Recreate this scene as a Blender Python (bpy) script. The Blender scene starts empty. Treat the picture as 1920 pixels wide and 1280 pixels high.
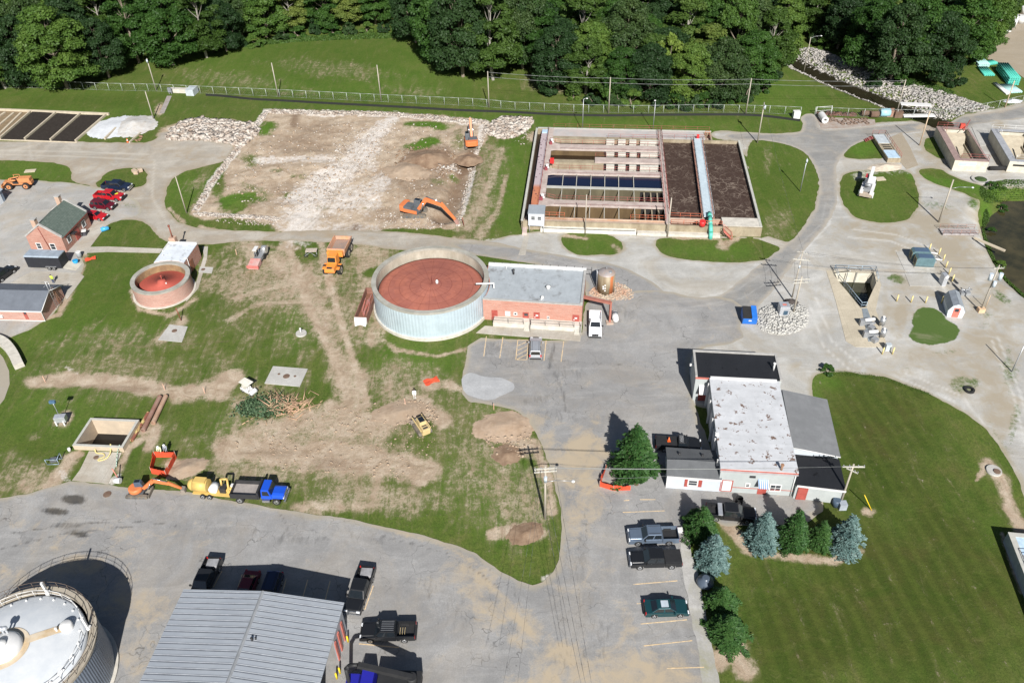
import bpy, bmesh, math, random
import numpy as np
from mathutils import Vector, Matrix
random.seed(7); RNG=np.random.default_rng(7)
SC=bpy.context.scene; COL=SC.collection
# ---------------------------------------------------------------- camera (drone, 82 m up)
F_=1575.; DEP=math.radians(39.2); H=82.; ROLL=math.radians(1.5)
sd_,cd_=math.sin(DEP),math.cos(DEP); cr_,sr_=math.cos(ROLL),math.sin(ROLL)
def ray(x,y):
    u0=(x-960)/F_; v0=(y-640)/F_
    u=u0*cr_-v0*sr_; v=u0*sr_+v0*cr_
    return np.array([u,cd_-v*sd_,-sd_-v*cd_])
def P(x,y,z=0.):
    d=ray(x,y); t=(z-H)/d[2]
    return np.array([d[0]*t,d[1]*t,z])
def proj(X,Y,Z):
    z=Z-H; D=Y*cd_-z*sd_; U=Y*sd_+z*cd_
    D=np.where(np.abs(D)<1e-3,1e-3,D)
    u=X/D; v=-U/D
    return 960+F_*(u*cr_+v*sr_), 640+F_*(-u*sr_+v*cr_), D
def hgt(b,t,zb=0.):
    p=P(b[0],b[1],zb); lo,hi=zb,zb+60
    for _ in range(40):
        m=(lo+hi)/2
        if proj(p[0],p[1],m)[1]>t[1]: lo=m
        else: hi=m
    return lo-zb
camd=bpy.data.cameras.new('camera'); cam=bpy.data.objects.new('camera',camd); COL.objects.link(cam)
R_=Vector((1,0,0)); U_=Vector((0,sd_,cd_)); Fw=Vector((0,cd_,-sd_))
rt=cr_*R_-sr_*U_; up=sr_*R_+cr_*U_
cam.matrix_world=Matrix(((rt.x,up.x,-Fw.x,0),(rt.y,up.y,-Fw.y,0),(rt.z,up.z,-Fw.z,H),(0,0,0,1)))
camd.sensor_width=36; camd.sensor_fit='HORIZONTAL'; camd.lens=F_/1920*36; camd.clip_start=1; camd.clip_end=6000
SC.camera=cam
# ---------------------------------------------------------------- light
SUN_EL=math.radians(37.5); SHAZ=math.radians(-8.0)   # shadows run this way from +Y
wd=bpy.data.worlds.new('World'); SC.world=wd; wd.use_nodes=True
nt=wd.node_tree; bg=nt.nodes['Background']; sk=nt.nodes.new('ShaderNodeTexSky'); sk.sky_type='NISHITA'; sk.sun_disc=False
sdir=Vector((-math.sin(SHAZ)*math.cos(SUN_EL),-math.cos(SHAZ)*math.cos(SUN_EL),math.sin(SUN_EL)))
sk.sun_elevation=SUN_EL; sk.sun_rotation=math.atan2(sdir.x,sdir.y)
nt.links.new(sk.outputs[0],bg.inputs[0]); bg.inputs[1].default_value=0.045
sl=bpy.data.lights.new('sun','SUN'); sl.energy=5.0; sl.angle=math.radians(0.5); sl.color=(1,.972,.935)
so=bpy.data.objects.new('sun',sl); COL.objects.link(so); so.rotation_euler=sdir.to_track_quat('Z','Y').to_euler()
vs=SC.view_settings; vs.view_transform='Standard'; vs.look='None'; vs.gamma=1; vs.exposure=0.58; vs.use_curve_mapping=False
SC.cycles.use_denoising=True
SC.cycles.max_bounces=6; SC.cycles.diffuse_bounces=2; SC.cycles.glossy_bounces=2; SC.cycles.transmission_bounces=4; SC.cycles.transparent_max_bounces=6
# ---------------------------------------------------------------- materials
MATS={}
def lin(r,g,b):
    f=lambda c:(c/255/12.92 if c/255<=.04045 else ((c/255+.055)/1.055)**2.4)
    return (f(r),f(g),f(b))
class NB:
    def __init__(s,name):
        s.m=bpy.data.materials.new(name); s.m.use_nodes=True; s.t=s.m.node_tree
        s.b=s.t.nodes['Principled BSDF']; s.out=s.t.nodes['Material Output']
        s.geo=None; s.tc=None
    def n(s,k,**kw):
        o=s.t.nodes.new('ShaderNode'+k)
        for a,v in kw.items(): setattr(o,a,v)
        return o
    def l(s,a,b): s.t.links.new(a,b)
    def pos(s):
        if not s.geo: s.geo=s.n('NewGeometry')
        return s.geo.outputs['Position']
    def obj(s):
        if not s.tc: s.tc=s.n('TexCoord')
        return s.tc.outputs['Object']
    def map(s,src,scale=(1,1,1),rot=(0,0,0)):
        m=s.n('Mapping'); m.inputs['Scale'].default_value=scale; m.inputs['Rotation'].default_value=rot
        s.l(src,m.inputs['Vector']); return m.outputs[0]
    def noise(s,src,scale,detail=4,rough=.6,dist=0.):
        o=s.n('TexNoise'); o.inputs['Scale'].default_value=scale; o.inputs['Detail'].default_value=detail
        o.inputs['Roughness'].default_value=rough; o.inputs['Distortion'].default_value=dist
        s.l(src,o.inputs['Vector']); return o.outputs[0]
    def ramp(s,src,stops):
        o=s.n('ValToRGB'); e=o.color_ramp.elements
        while len(e)<len(stops): e.new(.5)
        for k,(p,c) in enumerate(stops):
            e[k].position=p; e[k].color=(c[0],c[1],c[2],1) if hasattr(c,'__len__') else (c,c,c,1)
        s.l(src,o.inputs[0]); return o.outputs[0]
    def mix(s,fac,a,b,mode='MIX'):
        o=s.n('MixRGB',blend_type=mode)
        for i,v in ((0,fac),(1,a),(2,b)):
            if hasattr(v,'links') or hasattr(v,'is_output'): s.l(v,o.inputs[i])
            elif i==0: o.inputs[0].default_value=v
            else: o.inputs[i].default_value=(v[0],v[1],v[2],1)
        return o.outputs[0]
    def math(s,op,a,b=0.,clamp=False):
        o=s.n('Math',operation=op,use_clamp=clamp)
        for i,v in ((0,a),(1,b)):
            if hasattr(v,'is_output'): s.l(v,o.inputs[i])
            else: o.inputs[i].default_value=v
        return o.outputs[0]
    def attr(s,name):
        o=s.n('Attribute',attribute_name=name); return o.outputs['Fac']
    def bump(s,h,strength=.3,dist=.05):
        o=s.n('Bump'); o.inputs['Strength'].default_value=strength; o.inputs['Distance'].default_value=dist
        s.l(h,o.inputs['Height']); s.l(o.outputs[0],s.b.inputs['Normal'])
    def done(s,col=None,rough=.8,metal=0.,spec=.4):
        if col is not None:
            if hasattr(col,'is_output'): s.l(col,s.b.inputs['Base Color'])
            else: s.b.inputs['Base Color'].default_value=(*col,1)
        s.b.inputs['Roughness'].default_value=rough; s.b.inputs['Metallic'].default_value=metal
        s.b.inputs['Specular IOR Level'].default_value=spec
        MATS[s.m.name]=s.m; return s.m
def M(name,c,rough=.6,metal=0.,var=.18,scale=1.2,c2=None,coat=0.,stretch=(1,1,1),bump=0.,spec=.4,thr=(.35,.7)):
    """general procedural material: base colour broken up by two noises"""
    if name in MATS: return MATS[name]
    b=NB(name); src=b.map(b.obj(),stretch)
    n1=b.noise(src,scale,5,.65)
    ca=tuple(v*(1-var) for v in c); cb=tuple(min(1,v*(1+var)) for v in c)
    col=b.ramp(n1,[(.3,ca),(.7,cb)])
    if c2 is not None:
        n2=b.noise(src,scale*.45+.13,6,.7)
        col=b.mix(b.ramp(n2,[(thr[0],0.),(thr[1],1.)]),col,c2)
    if bump: b.bump(b.noise(src,scale*8,3),bump,.03)
    if coat: b.b.inputs['Coat Weight'].default_value=coat; b.b.inputs['Coat Roughness'].default_value=.08
    return b.done(col,rough,metal,spec)
# ---------------------------------------------------------------- mesh builder
class MB:
    def __init__(s): s.v=[]; s.f=[]; s.sm=[]
    def add(s,vs,fs,smooth=False):
        o=len(s.v); s.v+= [tuple(map(float,v)) for v in vs]; s.f+=[tuple(i+o for i in f) for f in fs]; s.sm+=[smooth]*len(fs); return s
    def box(s,x0,x1,y0,y1,z0,z1):
        return s.add([(x0,y0,z0),(x1,y0,z0),(x1,y1,z0),(x0,y1,z0),(x0,y0,z1),(x1,y0,z1),(x1,y1,z1),(x0,y1,z1)],
            [(3,2,1,0),(4,5,6,7),(0,1,5,4),(1,2,6,5),(2,3,7,6),(3,0,4,7)])
    def cbox(s,c,sz,rz=0.,ry=0.):
        m=Matrix.Rotation(rz,3,'Z')@Matrix.Rotation(ry,3,'Y'); a,b,h=sz[0]/2,sz[1]/2,sz[2]/2
        vs=[m@Vector(p)+Vector(c) for p in ((-a,-b,-h),(a,-b,-h),(a,b,-h),(-a,b,-h),(-a,-b,h),(a,-b,h),(a,b,h),(-a,b,h))]
        return s.add(vs,[(3,2,1,0),(4,5,6,7),(0,1,5,4),(1,2,6,5),(2,3,7,6),(3,0,4,7)])
    def prism(s,pts,z0,z1,smooth=False):
        n=len(pts); zt=z1 if hasattr(z1,'__len__') else [z1]*n; zb=z0 if hasattr(z0,'__len__') else [z0]*n
        vs=[(p[0],p[1],zb[i]) for i,p in enumerate(pts)]+[(p[0],p[1],zt[i]) for i,p in enumerate(pts)]
        s.add(vs,[tuple(range(n-1,-1,-1)),tuple(range(n,2*n))]); k=len(s.v)-2*n
        for i in range(n):
            j=(i+1)%n; s.f.append((k+i,k+j,k+n+j,k+n+i)); s.sm.append(smooth)
        return s
    def profy(s,pts,y0,y1):   # profile in xz extruded along y
        n=len(pts); vs=[(p[0],y0,p[1]) for p in pts]+[(p[0],y1,p[1]) for p in pts]
        fs=[tuple(range(n)),tuple(range(2*n-1,n-1,-1))]+[((i+1)%n,i,n+i,n+(i+1)%n) for i in range(n)]
        return s.add(vs,fs)
    def profx(s,pts,x0,x1):   # profile in yz extruded along x
        n=len(pts); vs=[(x0,p[0],p[1]) for p in pts]+[(x1,p[0],p[1]) for p in pts]
        fs=[tuple(range(n-1,-1,-1)),tuple(range(n,2*n))]+[(i,(i+1)%n,n+(i+1)%n,n+i) for i in range(n)]
        return s.add(vs,fs)
    def cyl(s,p0,p1,r0,r1=None,n=12,cap=True,smooth=True):
        r1=r0 if r1 is None else r1; p0=Vector(p0);p1=Vector(p1); d=(p1-p0)
        if d.length<1e-6: return s
        d.normalize(); a=d.orthogonal().normalized(); b=d.cross(a)
        vs=[]
        for p,r in ((p0,r0),(p1,r1)):
            for i in range(n):
                t=2*math.pi*i/n; vs.append(p+a*(r*math.cos(t))+b*(r*math.sin(t)))
        s.add(vs,[(i,(i+1)%n,n+(i+1)%n,n+i) for i in range(n)],smooth)
        if cap:
            k=len(s.v)-2*n; s.f+=[tuple(k+i for i in range(n-1,-1,-1)),tuple(k+n+i for i in range(n))]; s.sm+=[False,False]
        return s
    def tube(s,pts,r,n=6):
        pts=[Vector(p) for p in pts]
        for a,b in zip(pts[:-1],pts[1:]): s.cyl(a,b,r,r,n,True)
        return s
    def lathe(s,prof,n=32,c=(0,0),smooth=True,cap=True):
        vs=[(c[0]+r*math.cos(2*math.pi*i/n),c[1]+r*math.sin(2*math.pi*i/n),z) for r,z in prof for i in range(n)]
        fs=[(k*n+i,k*n+(i+1)%n,(k+1)*n+(i+1)%n,(k+1)*n+i) for k in range(len(prof)-1) for i in range(n)]
        s.add(vs,fs,smooth)
        if cap:
            k=len(s.v)-len(vs); m=(len(prof)-1)*n
            s.f+=[tuple(k+i for i in range(n-1,-1,-1)),tuple(k+m+i for i in range(n))]; s.sm+=[False,False]
        return s
    def ring(s,ri,ro,z0,z1,n=64,c=(0,0),a0=0,a1=2*math.pi):
        full=abs(a1-a0-2*math.pi)<1e-6; m=n if full else n+1; vs=[]
        for i in range(m):
            t=a0+(a1-a0)*i/n; x,y=math.cos(t),math.sin(t)
            vs+=[(c[0]+ri*x,c[1]+ri*y,z0),(c[0]+ro*x,c[1]+ro*y,z0),(c[0]+ro*x,c[1]+ro*y,z1),(c[0]+ri*x,c[1]+ri*y,z1)]
        fs=[]
        for i in range(n):
            a=4*i;b=4*((i+1)%m); fs+=[(a,b,b+1,a+1),(a+1,b+1,b+2,a+2),(a+2,b+2,b+3,a+3),(a+3,b+3,b,a)]
        if not full: fs+=[(0,1,2,3),(4*n+3,4*n+2,4*n+1,4*n)]
        return s.add(vs,fs)
    def sph(s,c,r,n=10,sz=1.,sy=1.):
        vs=[];m=n//2
        for j in range(1,m):
            ph=math.pi*j/m
            for i in range(n):
                t=2*math.pi*i/n; vs.append((c[0]+r*math.sin(ph)*math.cos(t),c[1]+r*sy*math.sin(ph)*math.sin(t),c[2]+r*sz*math.cos(ph)))
        vs+=[(c[0],c[1],c[2]+r*sz),(c[0],c[1],c[2]-r*sz)]; T=len(vs)-2
        fs=[(j*n+i,(j+1)*n+i,(j+1)*n+(i+1)%n,j*n+(i+1)%n) for j in range(m-2) for i in range(n)]
        fs+=[(T,i,(i+1)%n) for i in range(n)]+[(T+1,(m-2)*n+(i+1)%n,(m-2)*n+i) for i in range(n)]
        return s.add(vs,fs,True)
    def xf(s,mat,i0=0):
        for i in range(i0,len(s.v)): s.v[i]=tuple(mat@Vector(s.v[i]))
        return s
def mkobj(name,mb,mat,parent=None,bevel=0.,loc=None,rz=0.,fix=True):
    me=bpy.data.meshes.new(name); me.from_pydata(mb.v,[],mb.f); me.update()
    me.polygons.foreach_set('use_smooth',mb.sm)
    if fix:
        bm=bmesh.new(); bm.from_mesh(me); bmesh.ops.recalc_face_normals(bm,faces=bm.faces); bm.to_mesh(me); bm.free()
    me.materials.append(mat); o=bpy.data.objects.new(name,me); COL.objects.link(o)
    if parent: o.parent=parent
    if loc is not None: o.location=loc
    o.rotation_euler.z=rz
    if bevel:
        bv=o.modifiers.new('bevel','BEVEL'); bv.width=bevel; bv.segments=2; bv.limit_method='ANGLE'; bv.angle_limit=math.radians(40)
    return o
def tag(o,label=None,cat=None,group=None,kind=None):
    if label: o['label']=label
    if cat: o['category']=cat
    if group: o['group']=group
    if kind: o['kind']=kind
    return o
def thing(name,label,cat,loc=(0,0,0),rz=0.,group=None):
    o=bpy.data.objects.new(name,None); COL.objects.link(o); o.empty_display_size=.3
    o.location=tuple(map(float,loc)); o.rotation_euler.z=rz; return tag(o,label,cat,group)
def part(name,mb,mat,parent,bevel=0.,label=None):
    o=mkobj(name,mb,mat,parent,bevel)
    if label: o['label']=label
    return o
def solo(name,label,cat,mb,mat,loc=(0,0,0),rz=0.,group=None,bevel=0.):
    return tag(mkobj(name,mb,mat,None,bevel,tuple(map(float,loc)),rz),label,cat,group)
def struct(name,mb,mat,loc=(0,0,0),kind='structure'):
    return tag(mkobj(name,mb,mat,None,0,tuple(map(float,loc))),kind=kind)
KIDS={}
def copy_thing(src,loc,rz,label=None,group=None,cat=None,scale=None):
    c=src.copy(); COL.objects.link(c); c.location=tuple(map(float,loc)); c.rotation_euler.z=rz
    if label: c['label']=label
    if group: c['group']=group
    if cat: c['category']=cat
    if scale: c.scale=scale
    def rec(a,b):
        if a not in KIDS: KIDS[a]=list(a.children)
        for ch in KIDS[a]:
            d=ch.copy(); COL.objects.link(d); d.parent=b; rec(ch,d)
    rec(src,c); return c
class Fr:
    """ground frame: origin under pixel A (at height z), x axis towards pixel B"""
    def __init__(s,A,B,z=0.,oz=0.):
        a=P(*A,z); b=P(*B,z); s.o=np.array([a[0],a[1],oz]); d=b-a; s.rz=math.atan2(d[1],d[0]); s.L=math.hypot(d[0],d[1])
        s.c,s.s=math.cos(s.rz),math.sin(s.rz)
    def loc(s,p):
        q=p-s.o; return np.array([q[0]*s.c+q[1]*s.s,-q[0]*s.s+q[1]*s.c,q[2]])
    def px(s,x,y,z=0.):
        q=s.loc(P(x,y,z)); return (q[0],q[1])
    def _ray(s,x,y):
        d=ray(x,y); o=s.loc(np.array([0,0,H])); return o,np.array([d[0]*s.c+d[1]*s.s,-d[0]*s.s+d[1]*s.c,d[2]])
    def wy(s,x,y,y0):
        o,d=s._ray(x,y); t=(y0-o[1])/d[1]; q=o+d*t; return (q[0],q[2])
    def wx(s,x,y,x0):
        o,d=s._ray(x,y); t=(x0-o[0])/d[0]; q=o+d*t; return (q[1],q[2])
    def world(s,x,y,z=0.):
        return (s.o[0]+x*s.c-y*s.s,s.o[1]+x*s.s+y*s.c,s.o[2]+z)
    def thing(s,name,label,cat,group=None): return thing(name,label,cat,s.o,s.rz,group)
# ================================================================= GROUND
def axis(segs):
    out=[segs[0][0]]
    for a,b,st in segs:
        n=max(1,int(round((b-a)/st))); out+=list(np.linspace(a,b,n+1)[1:])
    return np.array(out)
GX=axis([(-2500,-900,400),(-900,-400,125),(-400,-170,23),(-170,-120,.9),(-120,120,.4),(120,170,.9),(170,400,23),(400,900,125),(900,2500,400)])
GY=axis([(-600,-100,125),(-100,20,15),(20,42,2),(42,190,.4),(190,300,.8),(300,420,12),(420,900,80),(900,3500,433)])
GXX,GYY=np.meshgrid(GX,GY); NXg,NYg=len(GX),len(GY)
def vnoise(X,Y,s,seed):
    rg=np.random.default_rng(seed); T=rg.random((256,256))
    x=X/s; y=Y/s; xi=np.floor(x).astype(int); yi=np.floor(y).astype(int); fx=x-xi; fy=y-yi
    fx=fx*fx*(3-2*fx); fy=fy*fy*(3-2*fy)
    g=lambda a,b:T[a%256,b%256]
    return (g(yi,xi)*(1-fx)+g(yi,xi+1)*fx)*(1-fy)+(g(yi+1,xi)*(1-fx)+g(yi+1,xi+1)*fx)*fy
def fnoise(X,Y,s,seed,oct=3):
    r=0;a=1.;t=0
    for k in range(oct): r=r+a*vnoise(X,Y,s/2**k,seed+k); t+=a; a*=.55
    return r/t*2-1
N3=fnoise(GXX,GYY,3.2,11,3); N9=fnoise(GXX,GYY,9.,31,3); N1=fnoise(GXX,GYY,1.1,51,2)
GPX,GPY,GD=proj(GXX,GYY,0.); VIS=(GD>5)
GPX=np.where(VIS,GPX,1e6); GPY=np.where(VIS,GPY,1e6)
def chaikin(p,n=2,closed=True):
    p=np.array(p,float)
    for _ in range(n):
        q=np.roll(p,-1,0) if closed else p[1:]; a=p if closed else p[:-1]
        r=np.empty((2*len(a),2)); r[0::2]=.75*a+.25*q; r[1::2]=.25*a+.75*q
        if not closed: r=np.vstack([p[:1],r,p[-1:]])
        p=r
    return p
def sdf(X,Y,poly):
    """signed distance, positive inside"""
    poly=np.asarray(poly); d=np.full(X.shape,1e9); ins=np.zeros(X.shape,bool)
    for i in range(len(poly)):
        a=poly[i]; b=poly[(i+1)%len(poly)]; e=b-a; L=e@e+1e-12
        t=np.clip(((X-a[0])*e[0]+(Y-a[1])*e[1])/L,0,1)
        d=np.minimum(d,(X-a[0]-t*e[0])**2+(Y-a[1]-t*e[1])**2)
        c=(a[1]>Y)!=(b[1]>Y)
        with np.errstate(divide='ignore',invalid='ignore'):
            ins^= c&(X<(b[0]-a[0])*(Y-a[1])/(b[1]-a[1]+1e-15)+a[0])
    d=np.sqrt(d); return np.where(ins,d,-d)
def wpoly(px,smooth=2,z=0.):
    q=chaikin(px,smooth) if smooth else np.array(px,float)
    return np.array([P(x,y,z)[:2] for x,y in q])
def gsdf(poly,margin=4.):
    """sdf on the grid, evaluated only near the polygon"""
    F=np.full(GXX.shape,-margin); x0,y0=poly.min(0)-margin; x1,y1=poly.max(0)+margin
    i0,i1=np.searchsorted(GX,[x0,x1]); j0,j1=np.searchsorted(GY,[y0,y1]); i1=min(i1+1,NXg); j1=min(j1+1,NYg); i0=max(i0-1,0); j0=max(j0-1,0)
    F[j0:j1,i0:i1]=sdf(GXX[j0:j1,i0:i1],GYY[j0:j1,i0:i1],poly); return F
def sstep(x,a,b):
    t=np.clip((x-a)/(b-a),0,1); return t*t*(3-2*t)
def paint(ells=(),strokes=(),polys=(),nz=.35):
    F=np.zeros(GXX.shape)
    for (cx,cy,rx,ry,rot,st) in ells:
        k=math.radians(rot); dx=GPX-cx; dy=GPY-cy
        m=(np.abs(dx)<1.7*max(rx,ry))&(np.abs(dy)<1.7*max(rx,ry))
        u=(dx[m]*math.cos(k)+dy[m]*math.sin(k))/rx; v=(-dx[m]*math.sin(k)+dy[m]*math.cos(k))/ry
        r=np.sqrt(u*u+v*v)+nz*N3[m]+nz*.6*N9[m]+.16*N1[m]
        F[m]=np.maximum(F[m],st*(1-sstep(r,.25,1.25)))
    for pts,st in strokes:
        for (ax,ay,aw),(bx,by,bw) in zip(pts[:-1],pts[1:]):
            W=max(aw,bw)*1.6
            m=(GPX>min(ax,bx)-W)&(GPX<max(ax,bx)+W)&(GPY>min(ay,by)-W)&(GPY<max(ay,by)+W)
            X=GPX[m];Y=GPY[m]; ex,ey=bx-ax,by-ay; t=np.clip(((X-ax)*ex+(Y-ay)*ey)/(ex*ex+ey*ey+1e-9),0,1)
            d=np.hypot(X-ax-t*ex,(Y-ay-t*ey)*1.35)/(aw+(bw-aw)*t)+nz*N3[m]+nz*.5*N9[m]+.16*N1[m]
            F[m]=np.maximum(F[m],st*(1-sstep(d,.2,1.25)))
    for px,st,soft in polys:
        f=gsdf(wpoly(px,1),6.)+N3*1.1+N9*1.2
        F=np.maximum(F,st*sstep(f,-soft,soft))
    return F
DEMO=[(498,206),(600,207),(710,209),(915,224),(925,238),(905,275),(885,330),(868,400),(862,428),(800,432),(700,440),(640,436),(540,436),(505,412),(372,408),(360,398),(398,345),(430,300),(468,262)]
dirt=paint(polys=[(DEMO,1.,.9),([(300,228),(480,226),(470,262),(440,300),(330,300),(290,275)],.9,1.)],
 strokes=[([(60,718,20),(140,710,24),(240,720,24),(330,736,30),(400,730,34),(440,705,20)],1.),
 ([(470,470,40),(520,490,36),(560,520,50),(590,560,50),(600,600,38),(620,650,28),(650,700,50),(660,760,60),(640,800,60)],.72),
 ([(700,640,26),(720,600,30),(690,540,40),(700,480,60)],.62),
 ([(430,840,40),(520,850,50),(620,860,60),(700,870,60),(790,880,50)],.95),
 ([(440,830,40),(540,790,60),(640,780,80),(720,800,50)],.78),
 ([(740,770,30),(790,760,40),(830,790,26)],.95),
 ([(905,800,20),(950,800,40),(985,840,30),(960,850,26)],1.),
 ([(560,950,20),(620,945,30),(680,950,20)],.7),
 ([(930,1000,20),(980,990,34),(1010,1000,22)],.9),
 ([(1000,830,16),(1030,900,12),(1035,960,12)],.8),
 ([(60,950,20),(100,900,24),(130,860,20),(150,850,10)],.85),
 ([(130,850,10),(190,700,1)],0.),
 ([(225,880,14),(240,840,10),(270,820,14)],.8),
 ([(270,810,16),(290,800,16),(280,840,14)],.85),
 ([(320,870,20),(350,880,30),(380,870,14)],.95),
 ([(860,440,30),(890,400,26),(925,330,12),(940,280,8)],.6),
 ([(900,440,20),(930,400,8),(950,330,6)],.55),
 ([(805,720,26),(840,720,18),(880,735,16)],.8),
 ([(20,625,14),(60,602,8),(110,590,8),(125,560,7)],.85),
 ([(160,470,8),(155,505,6),(130,560,6)],.6),
 ([(375,425,6),(440,440,5),(500,440,5)],.8),([(318,392,6),(345,418,8)],.7),
 ([(1310,915,10),(1400,1030,16),(1480,1045,14),(1560,1052,14),(1610,1035,10)],.85),
 ([(300,640,22),(345,600,16)],.7),([(115,790,20),(125,780,18)],.85),
 ([(700,620,8),(740,655,8),(820,668,8),(870,655,6)],.7),([(247,545,6),(262,580,8),(320,592,6),(366,560,6)],.7),
 ([(1150,460,6),(1160,470,8)],.5),([(1100,448,5),(1050,440,5)],.8),([(1260,446,4),(1350,448,5),(1355,460,16),(1385,446,8)],.75),
 ([(1890,690,20),(1900,760,20),(1940,900,20)],.6),([(1832,900,4),(1850,870,22),(1880,900,22),(1893,950,16),(1915,990,20),(1935,1040,14)],.95),
 ([(1878,1000,5),(1900,1060,7),(1918,1110,8)],.9),([(1660,1280,1),(1661,1281,1)],0.),([(1345,1240,30),(1380,1225,40),(1400,1260,30)],.8),([(540,455,16),(560,520,14),(590,600,12),(640,700,14),(660,780,14)],1.),([(600,455,14),(620,540,12),(650,640,12),(690,760,12)],.9),([(440,560,10),(500,540,12),(560,530,10),(640,560,12)],.7),([(430,600,8),(480,570,10),(560,565,10)],.6),([(470,850,24),(600,840,30),(700,850,30),(790,900,24)],1.1),([(500,800,20),(620,760,26)],.9),([(1625,958,12),(1634,960,12)],.9)],
 ells=[(560,560,230,130,0,.30),(620,820,330,170,0,.32),(250,700,280,70,0,.28),(880,820,140,190,10,.30),(520,520,200,90,0,.50),(640,590,110,120,0,.45),(600,820,280,120,0,.55),(900,840,110,150,20,.38),(760,720,160,60,0,.42),(330,560,60,60,0,.2),(250,640,200,40,0,.3),(480,880,160,50,0,.5),(700,930,200,40,5,.5),(60,900,90,60,0,.5),(400,360,60,60,0,.3),(1460,420,40,40,0,.3),(900,350,50,120,10,.4),(980,950,80,100,0,.45),(300,205,10,16,20,.8),(440,150,140,22,5,.22),(620,130,150,20,5,.25),(760,170,90,12,5,.2),(1030,160,60,18,10,.45),
 (1000,258,16,14,0,.8),(1000,400,6,50,8,.5),(690,360,190,60,0,1.),(545,465,60,10,0,.9),(1180,178,30,8,0,.4),(560,175,60,6,0,.2),(1440,300,10,40,0,.25),(80,430,1,1,0,0),(60,820,14,10,0,.35),(150,640,60,8,0,.25),(320,430,6,3,0,.6),(1820,575,30,40,0,.9),(1470,640,90,20,0,.5)])
keep=paint(ells=[(470,300,22,20,0,.6),(560,330,24,6,0,.45),(600,390,26,7,0,.4),(520,320,18,6,0,.5),(700,250,16,6,0,.3),(640,300,10,5,0,.3),(410,350,20,30,0,.8),(850,330,14,8,0,.6),(690,390,12,5,0,.3),(500,240,34,16,-15,.9),(445,380,56,26,-18,1.),(480,355,40,10,20,.5),(540,365,26,8,0,.5),(800,234,60,9,2,1.),(800,268,40,14,-12,.9),(770,275,20,8,0,.7),(860,260,18,26,0,.5),(920,240,12,20,0,.3),(575,470,40,22,-10,.55),(820,340,16,9,0,.5),(800,436,80,9,2,1.),(700,510,26,10,-20,.6),(780,490,60,8,-6,.5),(930,680,1,1,0,0),(590,745,40,26,-30,.5),(520,765,60,26,0,.35)])
dirt=np.clip(dirt-1.25*keep,-.3,1)
chalk=paint(strokes=[([(740,222,20),(700,255,34),(670,300,50),(620,330,50),(585,365,50),(570,395,60),(560,425,70)],.85),
 ([(480,300,14),(560,298,12),(620,300,26)],.7),([(560,380,50),(680,370,50),(720,345,34)],.7),
 ([(498,208,8),(600,212,9),(700,214,9),(800,222,8),(910,230,10)],1.),([(498,212,8),(470,250,9),(430,300,9),(398,340,9),(372,392,9)],1.),
 ([(372,400,6),(440,404,6),(528,412,6)],1.),([(905,235,10),(890,300,6),(880,350,6),(868,400,7)],.85),([(330,245,18),(400,245,22),(470,240,16)],1.),
 ([(930,240,12),(975,240,18)],.9),([(640,430,30),(700,430,20),(560,430,30)],.5),([(800,300,24),(850,315,16)],.6),
 ([(1020,1085,16),(1045,1075,14)],.9),([(110,880,12),(125,900,12)],.6),([(205,905,14),(225,890,10)],.8),([(120,685,6),(145,700,7)],.5),
 ([(1610,330,20),(1660,312,22),(1700,315,20)],.6),([(590,655,6),(610,600,8)],.25),([(885,458,10),(960,460,24)],.9)],
 ells=[(500,240,1,1,0,0),(1370,460,22,8,0,.3)])
lush=paint(ells=[(620,130,330,90,4,.55),(1100,230,500,24,2,.5),(180,190,260,40,0,.4),(1470,190,130,60,20,.55),(1455,340,80,110,0,.5),(960,350,60,120,0,.55),(350,360,60,60,0,.5),(60,320,120,30,0,.5),(1640,370,80,60,0,.3),(220,580,220,90,0,.45),(110,780,160,120,0,.35),(780,680,110,40,0,.6),(960,930,90,120,0,.6),(560,600,60,40,0,.6),(500,240,40,18,-15,1),(440,370,60,28,-18,1.),(800,234,70,10,0,1.),(800,268,50,16,-12,1.),(100,620,200,60,0,.35),(560,620,60,40,0,.5),(620,120,1,1,0,0),(930,760,60,60,20,.6),(900,900,120,90,0,.45),(1560,720,60,20,20,.8),(1600,900,40,200,-12,.35),(1110,460,60,24,0,.5),(1340,470,110,20,0,.6),(1620,280,40,18,0,1.),(1740,600,40,40,0,1.),(1860,1000,30,60,0,.6),(1950,460,1,1,0,0),(440,800,50,40,0,.6),(960,400,30,70,5,.5),(1790,170,1,1,0,0),(1850,350,80,20,0,1.),(1700,150,110,16,22,1.),(1880,20,80,40,0,.8)],
 strokes=[([(1520,700,20),(1545,800,14),(1580,940,12)],.6),([(1850,380,16),(1860,440,10),(1890,510,12),(1930,560,16)],1.),([(1710,330,14),(1780,345,14),(1850,360,24)],.9)])
dark=paint(strokes=[([(760,310,20),(790,288,30),(830,290,26)],.9),([(780,350,36),(830,350,22)],.5),([(890,290,20),(875,300,26),(862,320,18)],.95),([(862,330,24),(845,380,24),(825,410,22)],.75),
 ([(555,215,12),(550,235,10)],.7),([(660,435,8),(670,425,10)],.8),([(950,850,16),(945,835,12)],.6),([(1000,990,24),(990,1000,20)],.4)],
 ells=[(560,270,70,30,0,.45),(540,360,60,20,0,.35),(760,340,60,40,0,.5),(820,320,60,40,10,.5),(600,240,60,14,0,.4),(470,390,40,8,0,.3),(740,400,60,14,0,.4),(620,870,70,18,0,.4),(520,850,60,10,0,.4),(760,900,40,16,30,.35),(200,730,120,8,0,.4),(525,395,90,26,0,.0),(850,385,14,30,30,.6),(350,885,26,14,0,.35)])
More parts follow.
